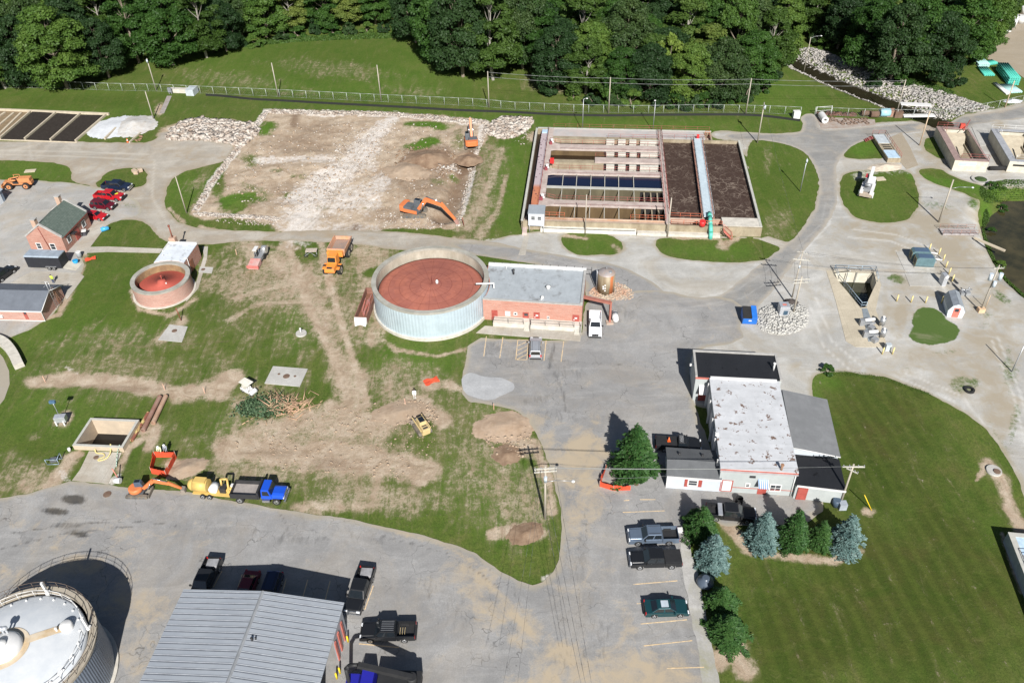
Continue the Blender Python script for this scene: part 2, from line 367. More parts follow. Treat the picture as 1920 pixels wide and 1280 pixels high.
stain=paint(ells=[(138,937,34,12,0,1.6),(104,958,36,9,5,1.2),(150,1001,26,7,10,1.1),(130,985,40,8,0,.7),(60,1010,30,10,10,.4),(90,930,60,20,0,.3),(960,670,80,30,0,.3),(1060,700,60,40,0,.3),(930,650,30,16,0,.4),(560,1010,90,20,0,.4),(700,1010,120,20,10,.35),(1080,1050,50,60,0,.3),(820,1120,120,60,30,.3),(1000,750,60,12,-10,.4),(1060,780,90,20,0,.35),(400,990,130,20,0,.3),(1160,590,60,26,0,.4),(1120,1180,80,50,0,.3),(170,580,1,1,0,0),(330,1180,40,60,0,.25),(960,560,1,1,0,0),(60,420,60,30,0,.2),(1240,1150,20,60,0,.2),(1080,1230,90,26,0,.3)],
 strokes=[([(20,1000,3),(120,985,4),(240,975,3),(330,985,3)],.7),([(0,1030,3),(120,1000,4),(260,985,3)],.6),([(520,955,3),(540,985,4),(520,1030,3)],.6),([(560,960,3),(580,990,4),(620,1015,3)],.5),([(700,1000,3),(830,1035,4),(900,1075,4),(960,1120,3)],.6),([(840,1020,3),(900,1050,4),(960,1100,4),(990,1170,3)],.5),([(1060,1280,4),(1090,1150,4),(1080,1050,4),(1100,950,3)],.4),([(880,660,3),(980,670,4),(1100,680,3),(1250,690,3)],.45),([(1030,690,6),(1040,640,5)],.6),([(1040,700,10),(1055,735,5),(1060,770,4)],.55),([(1230,640,3),(1300,680,4),(1330,760,3)],.3),([(660,1270,4),(740,1220,5),(850,1150,5),(900,1090,4)],.35)],nz=.3)
TRK_=paint(strokes=[([(x0,y0,2.2),(x1,y1,2.2),(x2,y2,2.2)],.9) for (x0,y0,x1,y1,x2,y2) in [(1530,560,1560,640,1620,690),(1518,570,1545,650,1600,700),(1700,700,1800,740,1880,840),(1690,710,1790,752,1868,850),(1680,470,1740,520,1790,600),(1692,468,1752,515,1800,590),(1600,430,1680,440,1760,470),(1590,445,1670,452,1750,485),(1860,640,1900,740,1930,860),(1870,630,1912,735,1945,850),(1300,560,1380,545,1450,500),(1300,575,1390,560,1470,510),(1560,380,1555,420,1500,480),(1548,380,1540,420,1490,470),(0,282,150,285,280,290),(0,290,150,294,270,300),(290,300,285,370,320,430),(1000,480,1120,505,1200,560),(60,300,1,1,0,0)]],nz=.35)
RUT=paint(strokes=[([(x+o,y,1.6) for x,y in pts],.9) for pts in ([(560,450),(575,520),(600,600),(640,680),(655,780),(700,870)],[(640,460),(650,540),(665,640),(690,720),(740,790)],[(440,850),(560,845),(700,860),(820,880)],[(480,820),(600,800),(700,760)],[(480,470),(520,520),(600,560),(680,540)],[(430,610),(500,570),(620,575)],[(100,720),(240,725),(400,740)],[(800,900),(740,850),(640,820),(520,835)],[(920,250),(905,330),(885,420),(850,450)],[(600,900),(700,880),(760,820),(740,760)],[(700,240),(650,320),(600,400),(560,440)],[(420,330),(560,300),(700,310)],[(560,640),(640,700),(760,740)],[(120,620),(260,650),(420,640)],[(700,520),(690,600),(720,680),(800,740)]) for o in (0,9)],nz=.3)
dry=paint(ells=[(1640,860,140,190,30,1.),(1700,1100,330,230,0,1.),(1500,1180,190,160,0,1.),(1620,760,90,70,20,.8),(1700,900,170,150,30,.55),(1750,1150,200,140,0,.5),(1560,1180,150,90,0,.4),(200,190,280,18,0,.4),(640,190,300,10,4,.4),(1200,215,260,14,0,.4),(1450,350,60,90,0,.35),(70,560,1,1,0,0),(80,850,80,60,0,.35),(300,560,200,60,0,.35),(470,520,80,50,0,.5),(1340,300,1,1,0,0),(600,110,180,60,0,.35)])
soil=paint(ells=[(1740,410,80,26,0,1.),(1790,470,60,60,20,1.),(1860,560,40,60,20,.9),(1690,600,14,50,0,.9),(1745,550,80,8,0,.8),(1830,700,90,30,10,.9),(1740,670,60,20,0,.8),(1870,760,50,50,30,.8),(1090,900,80,34,0,.85),(1095,830,60,50,0,.75),(935,1115,60,16,45,1.),(985,1175,60,14,45,1.),(880,1070,50,14,30,.8),(1060,1225,60,30,20,1.),(1130,1265,90,26,0,1.),(1020,1090,60,14,20,.8),(1180,1160,30,80,0,.5),(1075,985,26,60,0,.7),(150,1060,80,24,0,.7),(60,985,60,14,0,.3),(270,1140,70,60,0,.55),(260,1230,60,60,0,.55),(1660,430,120,50,0,.75),(1800,500,60,90,0,.7),(1850,640,90,110,0,.8),(1700,560,60,60,0,.6),(1650,690,150,26,12,.5),(1800,690,120,60,10,.75),(1560,600,30,80,0,.3),(1880,420,50,60,0,.6),(1100,850,60,70,0,.9),(1110,960,40,60,0,.6),(1150,1270,200,60,0,.8),(880,1080,80,30,35,.6),(1000,1180,90,40,40,.6),(1740,320,60,30,0,.6),(200,920,40,10,0,.3),(60,1080,90,30,0,.5),(220,1080,60,60,0,.4),(1700,470,70,26,0,.7),(1740,440,110,14,10,.9),(1600,460,60,10,0,.35),(1680,520,20,14,0,.8),(1770,640,120,24,20,.55),(1820,720,60,22,10,.7),(1810,730,30,10,0,.8),(1730,630,90,90,0,.55),(1880,620,40,60,0,.7),(1880,800,26,60,10,.8),(1830,400,40,20,0,.6),(1780,400,50,20,0,.8),(1830,570,20,60,0,.8),(1660,560,10,60,0,.7),(1760,280,60,60,10,.8),(1880,280,30,60,0,.8),(1450,580,80,40,0,.35),(1490,690,30,30,0,.5),(1530,730,20,40,0,.5),(1100,900,90,60,0,.7),(1040,870,40,90,0,.6),(1000,790,40,30,0,.8),(1010,950,1,1,0,0),(930,1010,1,1,0,0),(900,1120,160,30,40,.5),(940,1180,140,24,35,.5),(700,1250,60,60,0,.0),(1060,1250,130,60,10,.5),(1130,1100,90,60,0,.25),(200,300,220,14,0,.4),(380,290,80,14,0,.6),(600,440,110,9,2,.7),(330,330,14,60,0,.2),(260,380,30,20,0,.35),(960,590,1,1,0,0),(1130,560,26,14,0,.5),(1600,240,100,5,-4,.3),(1870,210,60,5,-10,.5),(1700,150,60,10,30,.2),(1850,160,80,30,10,.9),(1745,250,24,30,0,.9)],
 strokes=[([(60,1030,30),(200,1000,30),(400,1010,24)],.25),([(700,985,8),(830,1020,10),(930,1080,12)],.6),([(1720,560,10),(1760,600,14)],.6)])
lushg=paint(polys=[([(1698,574),(1742,571),(1768,590),(1802,628),(1758,645),(1718,647),(1704,610)],1.2,.5),([(1672,514),(1698,516),(1702,532),(1676,530)],.8,1.),([(1876,640),(1900,650),(1912,740),(1890,760),(1874,700)],.55,1.5),([(1840,760),(1870,790),(1900,860),(1880,860),(1850,810)],.5,1.5)],ells=[(1690,400,60,14,0,.55),(1810,720,50,20,0,.62),(1850,590,40,16,20,.5),(1770,660,40,8,0,.45),(1700,690,40,5,10,.4),(1675,520,22,10,0,.7),(1800,730,22,10,0,.55),(1640,410,60,10,0,.35),(1880,560,40,14,40,.6),(1890,690,14,50,0,.6),(1900,800,12,60,10,.55),(1700,660,40,8,0,.35),(1780,300,20,20,0,.5),(1760,385,60,14,10,.5),(1850,610,30,20,0,.4),(1830,380,30,20,0,.7),(1290,1160,8,60,-5,.35),(240,385,40,10,0,.45),(1640,365,60,40,0,0.)])   # weeds inside the gravel
# terrain height: creek, river, trenches
ditch=[P(x,y)[:2] for x,y in [(1440,70),(1470,92),(1510,118),(1560,143),(1610,163),(1660,182),(1700,197),(1740,212),(1765,222)]]
def linedist(pts):
    D=np.full(GXX.shape,1e3)
    for a,b in zip(pts[:-1],pts[1:]):
        e=b-a; t=np.clip(((GXX-a[0])*e[0]+(GYY-a[1])*e[1])/(e@e),0,1); D=np.minimum(D,np.hypot(GXX-a[0]-t*e[0],GYY-a[1]-t*e[1]))
    return D
DD=linedist(ditch)+.5*N3
RIV=[(1884,366),(1890,372),(1868,392),(1849,408),(1852,428),(1862,452),(1875,482),(1893,508),(1916,528),(1960,560),(2050,600),(2300,660),(2700,500),(2500,330),(2100,350),(1960,362)]
RS=gsdf(wpoly(RIV,1),12.)+.4*N3
GZ=-1.7*(1-sstep(DD,1.2,6.5)) - 2.0*sstep(RS,-4.5,1.5)
TR=linedist([P(x,y)[:2] for x,y in [(878,300),(868,330),(850,375),(835,405)]])+.6*N3
GZ=GZ-1.2*(1-sstep(TR,.6,3.4))
lumps=sstep(gsdf(wpoly(DEMO,1),6.),0,4)*(.25*N3+.35*N9+.08*N1)
GZ=GZ+lumps*.8+.03*N9*sstep(np.hypot(GXX,GYY),300,0)
GZ=GZ+.1*sstep(dirt,.3,1)*N3*.5
HOLEP=[]   # world polygons cut out of ground and sheets
def grid_sheet(name,F,mat,dz,attrs,kind='structure',hole=True):
    """clip the grid to F>0 and build a sheet lying dz above the terrain"""
    if hole and HOLE is not None: F=np.minimum(F,-HOLE)
    F=np.where(np.abs(F)<1e-4,1e-4,F); ins=F>0
    a=ins[:-1,:-1];b=ins[:-1,1:];c=ins[1:,1:];d=ins[1:,:-1]; cnt=a*1+b+c+d
    idx=np.arange(NXg*NYg).reshape(NYg,NXg)
    J,I=np.nonzero(cnt==4); full=np.stack([idx[J,I],idx[J,I+1],idx[J+1,I+1],idx[J+1,I]],1)
    Z=GZ+dz; X=GXX.ravel();Y=GYY.ravel();Zr=Z.ravel();Fr_=F.ravel()
    AT=[(n,v.ravel()) for n,v in attrs]
    used=np.zeros(NXg*NYg,bool); used[full.ravel()]=True
    J,I=np.nonzero((cnt>0)&(cnt<4)); part_=[]; extra=[]; ekey={}
    base=NXg*NYg
    def cut(p,q):
        k=(p,q) if p<q else (q,p)
        if k not in ekey: ekey[k]=base+len(extra); extra.append(k)
        return ekey[k]
    for j,i in zip(J.tolist(),I.tolist()):
        q=[idx[j,i],idx[j,i+1],idx[j+1,i+1],idx[j+1,i]]; q=[int(t) for t in q]; o=[]
        for k in range(4):
            p,r=q[k],q[(k+1)%4]
            if Fr_[p]>0: o.append(p); used[p]=True
            if (Fr_[p]>0)!=(Fr_[r]>0): o.append(cut(p,r))
        if len(o)>=3: part_.append(o)
    remap=np.full(base+len(extra),-1,np.int64); ui=np.nonzero(used)[0]; remap[ui]=np.arange(len(ui)); remap[base:]=len(ui)+np.arange(len(extra))
    ex=np.array(extra,int).reshape(-1,2)
    if len(ex):
        p,q=ex[:,0],ex[:,1]; t=Fr_[p]/(Fr_[p]-Fr_[q]); L=lambda V:np.concatenate([V[ui],V[p]*(1-t)+V[q]*t])
    else: L=lambda V:V[ui]
    co=np.stack([L(X),L(Y),L(Zr)],1).astype(np.float32)
    loops=np.concatenate([remap[full].ravel(),remap[np.array([v for o in part_ for v in o],int)] if part_ else np.zeros(0,int)])
    tot=np.concatenate([np.full(len(full),4),np.array([len(o) for o in part_],int)]).astype(int); st=np.concatenate([[0],np.cumsum(tot)[:-1]])
    me=bpy.data.meshes.new(name); me.vertices.add(len(co)); me.vertices.foreach_set('co',co.ravel())
    me.loops.add(len(loops)); me.loops.foreach_set('vertex_index',loops.astype(np.int32))
    me.polygons.add(len(tot)); me.polygons.foreach_set('loop_start',st.astype(np.int32)); me.polygons.foreach_set('loop_total',tot.astype(np.int32))
    me.polygons.foreach_set('use_smooth',np.ones(len(tot),bool)); me.update(calc_edges=True)
    for n,v in [('edge',np.clip(Fr_,0,4))]+AT:
        at=me.attributes.new(n,'FLOAT','POINT'); at.data.foreach_set('value',L(v).astype(np.float32))
    me.materials.append(mat); o=bpy.data.objects.new(name,me); COL.objects.link(o); return tag(o,kind=kind)
def sheet(name,px,mat,lev,amp=.5,smooth=2,holes=(),fine=.15):
    F=gsdf(wpoly(px,smooth),6.)
    for h in holes: F=np.minimum(F,-gsdf(wpoly(h,2),6.)+amp*.0)
    F=F+amp*N3+fine*N1
    return grid_sheet(name,F,mat,lev*.012,[('soil',soil),('weed',lushg),('stain',stain),('track',TRK_)])
# ---- ground materials
def mat_grass():
    b=NB('grass'); p=b.pos()
    n0=b.noise(p,.035,4,.6); n1=b.noise(p,.16,6,.65,.8); n2=b.noise(p,1.1,6,.75); n3=b.noise(b.map(p,(1,.5,1)),5.,5,.8); n4=b.noise(b.map(p,(1,.22,1),(0,0,math.radians(25))),.7,6,.7,.6)
    g=b.ramp(n1,[(.30,(0.047,0.095,0.014)),(.46,(0.069,0.124,0.020)),(.58,(0.099,0.146,0.030)),(.74,(0.150,0.155,0.058))])
    g=b.mix(b.ramp(n0,[(.40,0),(.62,.5)]),g,(0.088,0.122,0.030))
    g=b.mix(b.ramp(n4,[(.44,0),(.70,.5)]),g,(0.172,0.160,0.068))
    g=b.mix(b.ramp(n2,[(.35,0),(.75,.6)]),g,(0.088,0.149,0.026))
    g=b.mix(b.ramp(n3,[(.42,0),(.78,.85)]),g,(0.022,0.052,0.007))
    g=b.mix(b.math('MULTIPLY',b.attr('lush'),.75),g,b.mix(n3,(0.046,0.129,0.011),(0.092,0.196,0.024)))
    dr=b.mix(b.ramp(n2,[(.3,0),(.7,1)]),(0.027,0.054,0.007),(0.049,0.078,0.012))
    dr=b.mix(b.ramp(n3,[(.45,0),(.8,.7)]),dr,(0.022,0.041,0.007)); g=b.mix(b.math('MULTIPLY',b.attr('dry'),.85),g,b.mix(b.ramp(n1,[(.4,0),(.65,.6)]),dr,(.066,.062,.020)))
    w=b.n('TexWave'); w.inputs['Scale'].default_value=.15; w.inputs['Distortion'].default_value=3.5; w.inputs['Detail'].default_value=3; w.inputs['Detail Scale'].default_value=.35
    b.l(b.map(p,rot=(0,0,math.radians(-5))),w.inputs['Vector'])
    k=b.math('MULTIPLY',b.ramp(w.outputs[0],[(.45,0),(.9,1)]),b.math('ADD',.06,b.math('MULTIPLY',b.attr('dry'),.50))); k=b.math('MULTIPLY',k,b.ramp(n2,[(.3,.3),(.6,1)]))
    g=b.mix(b.math('MULTIPLY',k,.7),g,(0.092,0.129,0.025))
    g=b.mix(1.,g,(1.12,1.,.98),'MULTIPLY'); g=b.mix(b.ramp(b.noise(p,2.2,7,.85),[(.46,0),(.66,.55)]),g,(.026,.040,.010)); g=b.mix(b.ramp(b.noise(p,.7,7,.8,.8),[(.55,0),(.72,.45)]),g,(.17,.165,.06))
    wf=b.math('ADD',b.attr('dirt'),b.math('MULTIPLY',b.math('SUBTRACT',n4,.5),.9)); g=b.mix(b.ramp(wf,[(.08,0),(.55,.8)]),g,b.mix(b.ramp(n2,[(.3,0),(.7,1)]),(.125,.125,.050),(.235,.205,.125)))
    e=b.math('ADD',b.attr('dirt'),b.math('MULTIPLY',b.math('SUBTRACT',n2,.5),1.5)); e=b.math('ADD',e,b.math('MULTIPLY',b.math('SUBTRACT',n3,.5),1.3)); e=b.math('ADD',e,b.math('MULTIPLY',b.math('SUBTRACT',n4,.5),1.2))
    s=b.ramp(b.noise(p,.42,7,.75,.7),[(.28,(.25,.18,.12)),(.45,(.37,.29,.21)),(.58,(.45,.37,.28)),(.75,(.54,.47,.38))])
    s=b.mix(b.ramp(n4,[(.47,0),(.75,.6)]),s,(.28,.20,.135)); s=b.mix(b.ramp(n3,[(.5,0),(.85,.5)]),s,(.20,.14,.09))
    s=b.mix(b.math('MULTIPLY',b.attr('dark'),.9),s,b.mix(n3,(.17,.105,.065),(.095,.055,.032)))
    g=b.mix(b.ramp(e,[(.26,0),(.75,1)]),g,s)
    ch=b.math('ADD',b.attr('chalk'),b.math('MULTIPLY',b.math('SUBTRACT',n2,.5),1.8)); ch=b.math('ADD',ch,b.math('MULTIPLY',b.math('SUBTRACT',n4,.5),.9))
    g=b.mix(b.ramp(ch,[(.36,0),(.85,.92)]),g,b.ramp(n3,[(.3,(.44,.395,.35)),(.7,(.72,.68,.63))]))
    g=b.mix(b.math('MULTIPLY',b.attr('rut'),b.ramp(n2,[(.35,.1),(.6,.62)])),g,(.20,.15,.095))
    b.bump(b.math('ADD',n3,b.math('MULTIPLY',n2,1.5)),.6,.12)
    return b.done(g,.95,0,.12)
def mat_pave(name,c0,c1,c2,soilc,scale=.35,crack=0.,patch=None,edgec=None,bump=.2,joint=0.,dust=.42):
    b=NB(name); p=b.pos()
    n0=b.noise(p,.06,4,.6); n1=b.noise(p,scale,6,.7,.6); n2=b.noise(p,6.,4,.8)
    st=b.noise(b.map(p,(1,.16,1),(0,0,math.radians(12))),.5,5,.65,.8)
    g=b.ramp(n1,[(.28,c0),(.5,c1),(.72,c2)])
    g=b.mix(b.ramp(n0,[(.4,0),(.65,.45)]),g,c0)
    g=b.mix(b.ramp(st,[(.5,0),(.75,.35)]),g,c2)
    md=b.noise(p,.075,6,.72,1.5); g=b.mix(b.ramp(md,[(.40,.0),(.60,.6)]),g,tuple(v*.78 for v in c0)); g=b.mix(b.ramp(b.noise(b.map(p,(.22,1,1),(0,0,math.radians(8))),.35,6,.7,1.),[(.5,0),(.72,.5)]),g,tuple(min(.8,v*1.12) for v in c2))
    g=b.mix(b.ramp(n2,[(.3,.40),(.62,0)]),g,tuple(v*.55 for v in c0))
    g=b.mix(b.ramp(n2,[(.6,0),(.8,.35)]),g,tuple(min(.8,v*1.35) for v in c2))
    if crack:
        v=b.n('TexVoronoi',feature='DISTANCE_TO_EDGE'); v.inputs['Scale'].default_value=.22
        q=b.n('VectorMath',operation='ADD'); b.l(p,q.inputs[0]); nn=b.n('TexNoise'); nn.inputs['Scale'].default_value=.6; b.l(p,nn.inputs['Vector'])
        sc=b.n('VectorMath',operation='SCALE'); sc.inputs['Scale'].default_value=2.4; b.l(nn.outputs['Color'],sc.inputs[0]); b.l(sc.outputs[0],q.inputs[1]); b.l(q.outputs[0],v.inputs['Vector'])
        k=b.math('MULTIPLY',b.ramp(v.outputs['Distance'],[(.0,crack),(.009,0)]),b.ramp(b.noise(p,.13,3),[(.42,0),(.6,1)]))
        g=b.mix(k,g,tuple(v*.3 for v in c0))
    if joint:
        br=b.n('TexBrick',offset=0.); br.inputs['Scale'].default_value=1.; br.inputs['Brick Width'].default_value=joint; br.inputs['Row Height'].default_value=joint
        br.inputs['Mortar Size'].default_value=.03; br.inputs['Color1'].default_value=(0,0,0,1); br.inputs['Color2'].default_value=(0,0,0,1); br.inputs['Mortar'].default_value=(1,1,1,1)
        b.l(b.map(p,rot=(0,0,math.radians(5))),br.inputs['Vector']); g=b.mix(b.math('MULTIPLY',br.outputs['Color'],.35),g,tuple(v*.5 for v in c0))
    e=b.math('ADD',b.attr('soil'),b.math('MULTIPLY',b.math('SUBTRACT',n1,.5),2.6))
    e=b.math('ADD',e,b.math('MULTIPLY',b.math('SUBTRACT',n2,.5),.5))
    g=b.mix(b.ramp(e,[(.28,0),(.95,.85)]),g,soilc)
    w=b.math('ADD',b.attr('weed'),b.math('MULTIPLY',b.math('SUBTRACT',b.noise(p,1.3,7,.8),.5),1.5))
    g=b.mix(b.ramp(w,[(.42,0),(.7,1)]),g,b.ramp(n2,[(.3,(.045,.085,.018)),(.7,(.095,.145,.035))]))
    sn=b.math('ADD',b.attr('stain'),b.math('MULTIPLY',b.math('SUBTRACT',b.noise(b.map(p,(1,.3,1),(0,0,math.radians(-30))),1.6,6,.75,1.),.5),1.5)); g=b.mix(b.ramp(sn,[(.30,0),(1.05,.88)]),g,tuple(v*.12 for v in c0))
    big=b.noise(p,.11,6,.7,1.2); g=b.mix(b.ramp(big,[(.46,0),(.62,dust)]),g,soilc)
    g=b.mix(b.math('MULTIPLY',b.attr('track'),.5),g,c2)
    if edgec:
        ee=b.math('ADD',b.math('MULTIPLY',b.attr('edge'),.9),b.math('MULTIPLY',b.math('SUBTRACT',n1,.5),2.))
        g=b.mix(b.ramp(ee,[(.1,.75),(.75,0)]),g,edgec)
    b.bump(n2,bump,.04); return b.done(g,.92,0,.2)
MG=mat_grass()
ASPH=mat_pave('asphalt',(.25,.246,.240),(.305,.300,.292),(.36,.353,.342),(.40,.325,.225),.35,.85,edgec=(.33,.29,.22),dust=.16)
ROADM=mat_pave('road_asphalt',(.24,.236,.226),(.29,.285,.272),(.35,.343,.325),(.40,.33,.24),.3,.5,edgec=(.38,.34,.28),dust=.2)
GRAV=mat_pave('gravel',(.37,.36,.335),(.47,.46,.43),(.58,.57,.54),(.31,.265,.195),.3,edgec=(.30,.26,.18),bump=.5)
GTAN=mat_pave('gravel_tan',(.33,.30,.255),(.42,.385,.33),(.50,.465,.40),(.30,.235,.16),.3,edgec=(.30,.25,.18),bump=.4)
CONC=mat_pave('concrete_slab',(.40,.37,.32),(.47,.44,.38),(.54,.51,.45),(.3,.24,.17),.5,joint=3.)
PADC=mat_pave('concrete_pad',(.42,.41,.38),(.48,.47,.44),(.53,.52,.49),(.3,.27,.22),.6)
# ================================================================= holes + sheets
CF=Fr((977,413),(1424,427),1.9)          # clarifier complex frame
def wp(fr,pts): return np.array([fr.world(x,y)[:2] for x,y in pts])
PIT=Fr((136,835),(230,839),.8)
TRN_PX=[(1565,508),(1637,511),(1643,530),(1622,576),(1614,576),(1570,525)]
TRN=np.array([P(x,y,.05)[:2] for x,y in TRN_PX])
HOLEP=[wp(CF,[(.3,.8),(42.6,.8),(43.2,34.6),(37.2,38.6),(1.,39.4)]),wp(PIT,[(.2,.2),(6.8,.2),(6.8,5.0),(.2,5.0)]),TRN]
HOLE=np.full(GXX.shape,-4.)
for h in HOLEP: HOLE=np.maximum(HOLE,gsdf(h,4.))
gr=grid_sheet('ground',np.full(GXX.shape,1.),MG,0.,[('dirt',dirt),('lush',lush),('chalk',chalk),('dark',dark),('dry',dry),('rut',RUT)])
ISL_A=[(1050,452),(1060,438),(1090,436),(1140,440),(1160,450),(1170,466),(1150,478),(1100,479),(1065,472)]
ISL_B=[(1228,450),(1250,444),(1330,446),(1420,446),(1470,462),(1440,488),(1380,492),(1310,490),(1262,486),(1232,470)]
ISL_C=[(1392,263),(1440,262),(1490,270),(1520,290),(1533,330),(1533,370),(1515,415),(1490,450),(1476,456),(1440,446),(1424,440)]
ISL_D=[(1576,330),(1600,322),(1650,318),(1700,318),(1718,340),(1725,375),(1715,400),(1690,418),(1660,420),(1610,412),(1585,390),(1574,360)]
ISL_E=[(1576,290),(1590,272),(1620,262),(1650,266),(1664,290),(1662,298),(1620,298),(1585,298)]
ISL_F=[(1718,318),(1760,314),(1785,330),(1830,345),(1850,352),(1850,380),(1800,360),(1740,340)]
ISL_G=[(1752,256),(1762,250),(1775,290),(1768,300),(1745,290),(1735,280),(1730,262)]
sheet('gravel_yard',[(868,472),(900,452),(940,446),(985,438),(1010,432),(1200,440),(1418,445),(1440,446),(1425,420),(1395,264),(1335,262),(1335,243),(1420,250),(1500,250),(1508,238),(1500,214),(1530,213),(1540,233),(1660,230),(1780,220),(1870,205),(1960,180),(2100,170),(2150,230),(1990,240),(1970,300),(1960,350),(1885,352),(1850,350),(1838,370),(1835,400),(1850,440),(1868,480),(1893,520),(1930,560),(2050,600),(2200,700),(2200,1000),(1990,1030),(1935,960),(1905,890),(1870,830),(1830,785),(1750,740),(1660,708),(1600,698),(1540,696),(1521,706),(1520,740),(1530,790),(1470,780),(1250,760),(1200,640),(1150,560),(1100,500),(1000,480),(940,480),(880,478)],GRAV,1,.5,holes=[ISL_A,ISL_B,ISL_C,ISL_D,ISL_E,ISL_F,ISL_G])
sheet('gravel_drive',[(-300,255),(-100,264),(185,266),(290,270),(300,240),(380,262),(440,268),(430,300),(385,312),(340,322),(315,345),(308,385),(325,412),(360,430),(532,434),(532,451),(470,452),(395,458),(350,462),(310,454),(285,434),(270,412),(180,412),(185,352),(135,342),(135,318),(110,303),(-100,298),(-300,290)],GTAN,1,.45,holes=[[(205,320),(240,314),(270,318),(279,332),(272,350),(240,354),(185,352),(180,344),(192,332)]])
sheet('paved_yard',[(-300,330),(20,338),(120,341),(190,352),(232,362),(262,380),(268,404),(215,414),(190,430),(172,462),(152,480),(158,505),(120,565),(84,607),(0,640),(-300,700)],mat_pave('yard_paving',(.34,.33,.31),(.40,.39,.365),(.46,.45,.43),(.36,.30,.22),.3,.6,edgec=(.33,.30,.22)),2,.3)
sheet('gravel_lane',[(470,452),(532,434),(600,430),(720,432),(800,440),(870,448),(940,456),(985,466),(960,482),(900,478),(840,470),(760,470),(700,462),(600,452)],GTAN,2,.5)
sheet('asphalt_lane',[(840,452),(900,456),(960,462),(1000,470),(1100,487),(1160,497),(1210,520),(1245,545),(1262,580),(1100,580),(1095,512),(1000,495),(900,480),(850,468)],ASPH,3,.15,fine=.05)
sheet('asphalt_road',[(2150,160),(1960,187),(1890,205),(1780,222),(1700,232),(1600,240),(1545,246),(1535,236),(1528,214),(1502,215),(1508,240),(1500,252),(1440,251),(1360,248),(1358,262),(1440,263),(1490,274),(1520,295),(1535,335),(1535,375),(1515,420),(1478,456),(1420,500),(1350,555),(1300,590),(1250,620),(1300,640),(1400,600),(1460,530),(1520,455),(1560,410),(1572,370),(1566,310),(1585,280),(1640,256),(1750,245),(1880,226),(2150,200)],ROADM,2,.3)
sheet('asphalt_yard',[(-400,980),(-100,940),(0,935),(60,925),(110,908),(140,900),(205,908),(232,915),(290,918),(342,920),(400,932),(480,945),(520,953),(562,960),(642,970),(705,985),(780,1000),(830,1014),(880,1032),(917,1055),(960,1085),(1010,1102),(1046,1066),(1054,1000),(1050,950),(1040,900),(1026,860),(1010,820),(995,795),(975,772),(925,759),(868,752),(868,700),(880,632),(960,636),(1090,640),(1096,574),(1110,560),(1180,545),(1250,545),(1300,560),(1360,555),(1400,580),(1385,610),(1400,640),(1300,655),(1290,700),(1300,760),(1350,880),(1500,905),(1560,950),(1500,985),(1400,985),(1352,990),(1330,960),(1290,960),(1300,1060),(1330,1200),(1350,1340),(1380,1600),(-400,1600)],ASPH,4,.22,smooth=1,fine=.12)
sheet('gravel_strip',[(1272,1010),(1290,1000),(1304,1060),(1330,1180),(1352,1290),(1365,1400),(1330,1400),(1318,1280),(1300,1180),(1280,1080)],mat_pave('pale_gravel',(.36,.35,.33),(.44,.43,.41),(.52,.51,.49),(.25,.24,.12),.6),5,.2,smooth=1)
sheet('stone_spill',[(868,706),(885,700),(905,706),(930,706),(962,718),(964,730),(945,738),(925,750),(900,748),(878,738),(868,730)],mat_pave('pale_crushed_stone',(.36,.365,.37),(.43,.435,.44),(.49,.495,.50),(.30,.29,.27),.6,dust=.1),6,.35,smooth=1)
def flat(name,px,mat,z=.04,th=.12,z0=None):
    mb=MB(); w=[P(x,y,z)[:2] for x,y in px]; mb.prism(w,z-th if z0 is None else z0,z); return struct(name,mb,mat)
flat('concrete_path',[(168,463),(200,462),(305,466),(300,474),(200,472),(160,474)],CONC,.05)
flat('concrete_path',[(168,462),(163,476),(148,474),(140,470),(165,432),(178,415),(206,415)],CONC,.055)
flat('concrete_path',[(985,437),(993,437),(985,478),(972,478)],CONC,.06)
flat('concrete_slab_apron',[(60,508),(150,512),(158,518),(125,562),(118,540),(20,530)],CONC,.07)
flat('concrete_path',[(1478,455),(1466,464),(1422,448),(1440,443)],CONC,.05)
flat('gravel_pad',[(1668,258),(1690,248),(1706,275),(1722,310),(1700,318),(1684,300)],GTAN,.04)
# concrete deck round the overflow trench
def deck(name,px,holes,z,mat):
    outer=[P(x,y,z)[:2] for x,y in px]; bm=bmesh.new(); loops=[]
    for lp in [outer]+holes:
        vs=[bm.verts.new((a[0],a[1],z)) for a in lp]; loops+= [bm.edges.new((vs[i],vs[(i+1)%len(vs)])) for i in range(len(vs))]
    bmesh.ops.triangle_fill(bm,edges=loops,use_beauty=True,use_dissolve=False)
    g=bmesh.ops.extrude_face_region(bm,geom=list(bm.faces)); bmesh.ops.translate(bm,vec=(0,0,-.18),verts=[e for e in g['geom'] if isinstance(e,bmesh.types.BMVert)])
    bmesh.ops.recalc_face_normals(bm,faces=bm.faces); me=bpy.data.meshes.new(name); bm.to_mesh(me); bm.free(); me.materials.append(mat)
    o=bpy.data.objects.new(name,me); COL.objects.link(o); return tag(o,kind='structure')
deck('concrete_deck',[(1549,507),(1563,506),(1640,509),(1645,512),(1652,534),(1642,580),(1655,620),(1664,651),(1604,650),(1586,639),(1566,560)],[list(map(tuple,TRN))],.06,mat_pave('cream_deck',(.45,.395,.30),(.51,.45,.345),(.56,.50,.39),(.42,.36,.26),.6,joint=2.4,dust=.1))
flat('concrete_slab',[(1680,472),(1705,472),(1735,508),(1697,508),(1693,500)],PADC,.06)
flat('concrete_slab',[(1697,513),(1745,511),(1768,537),(1706,536)],PADC,.065)
flat('concrete_strip',[(1500,498),(1560,503),(1640,503),(1700,506),(1700,511),(1640,509),(1560,509),(1500,502)],CONC,.03,.05)
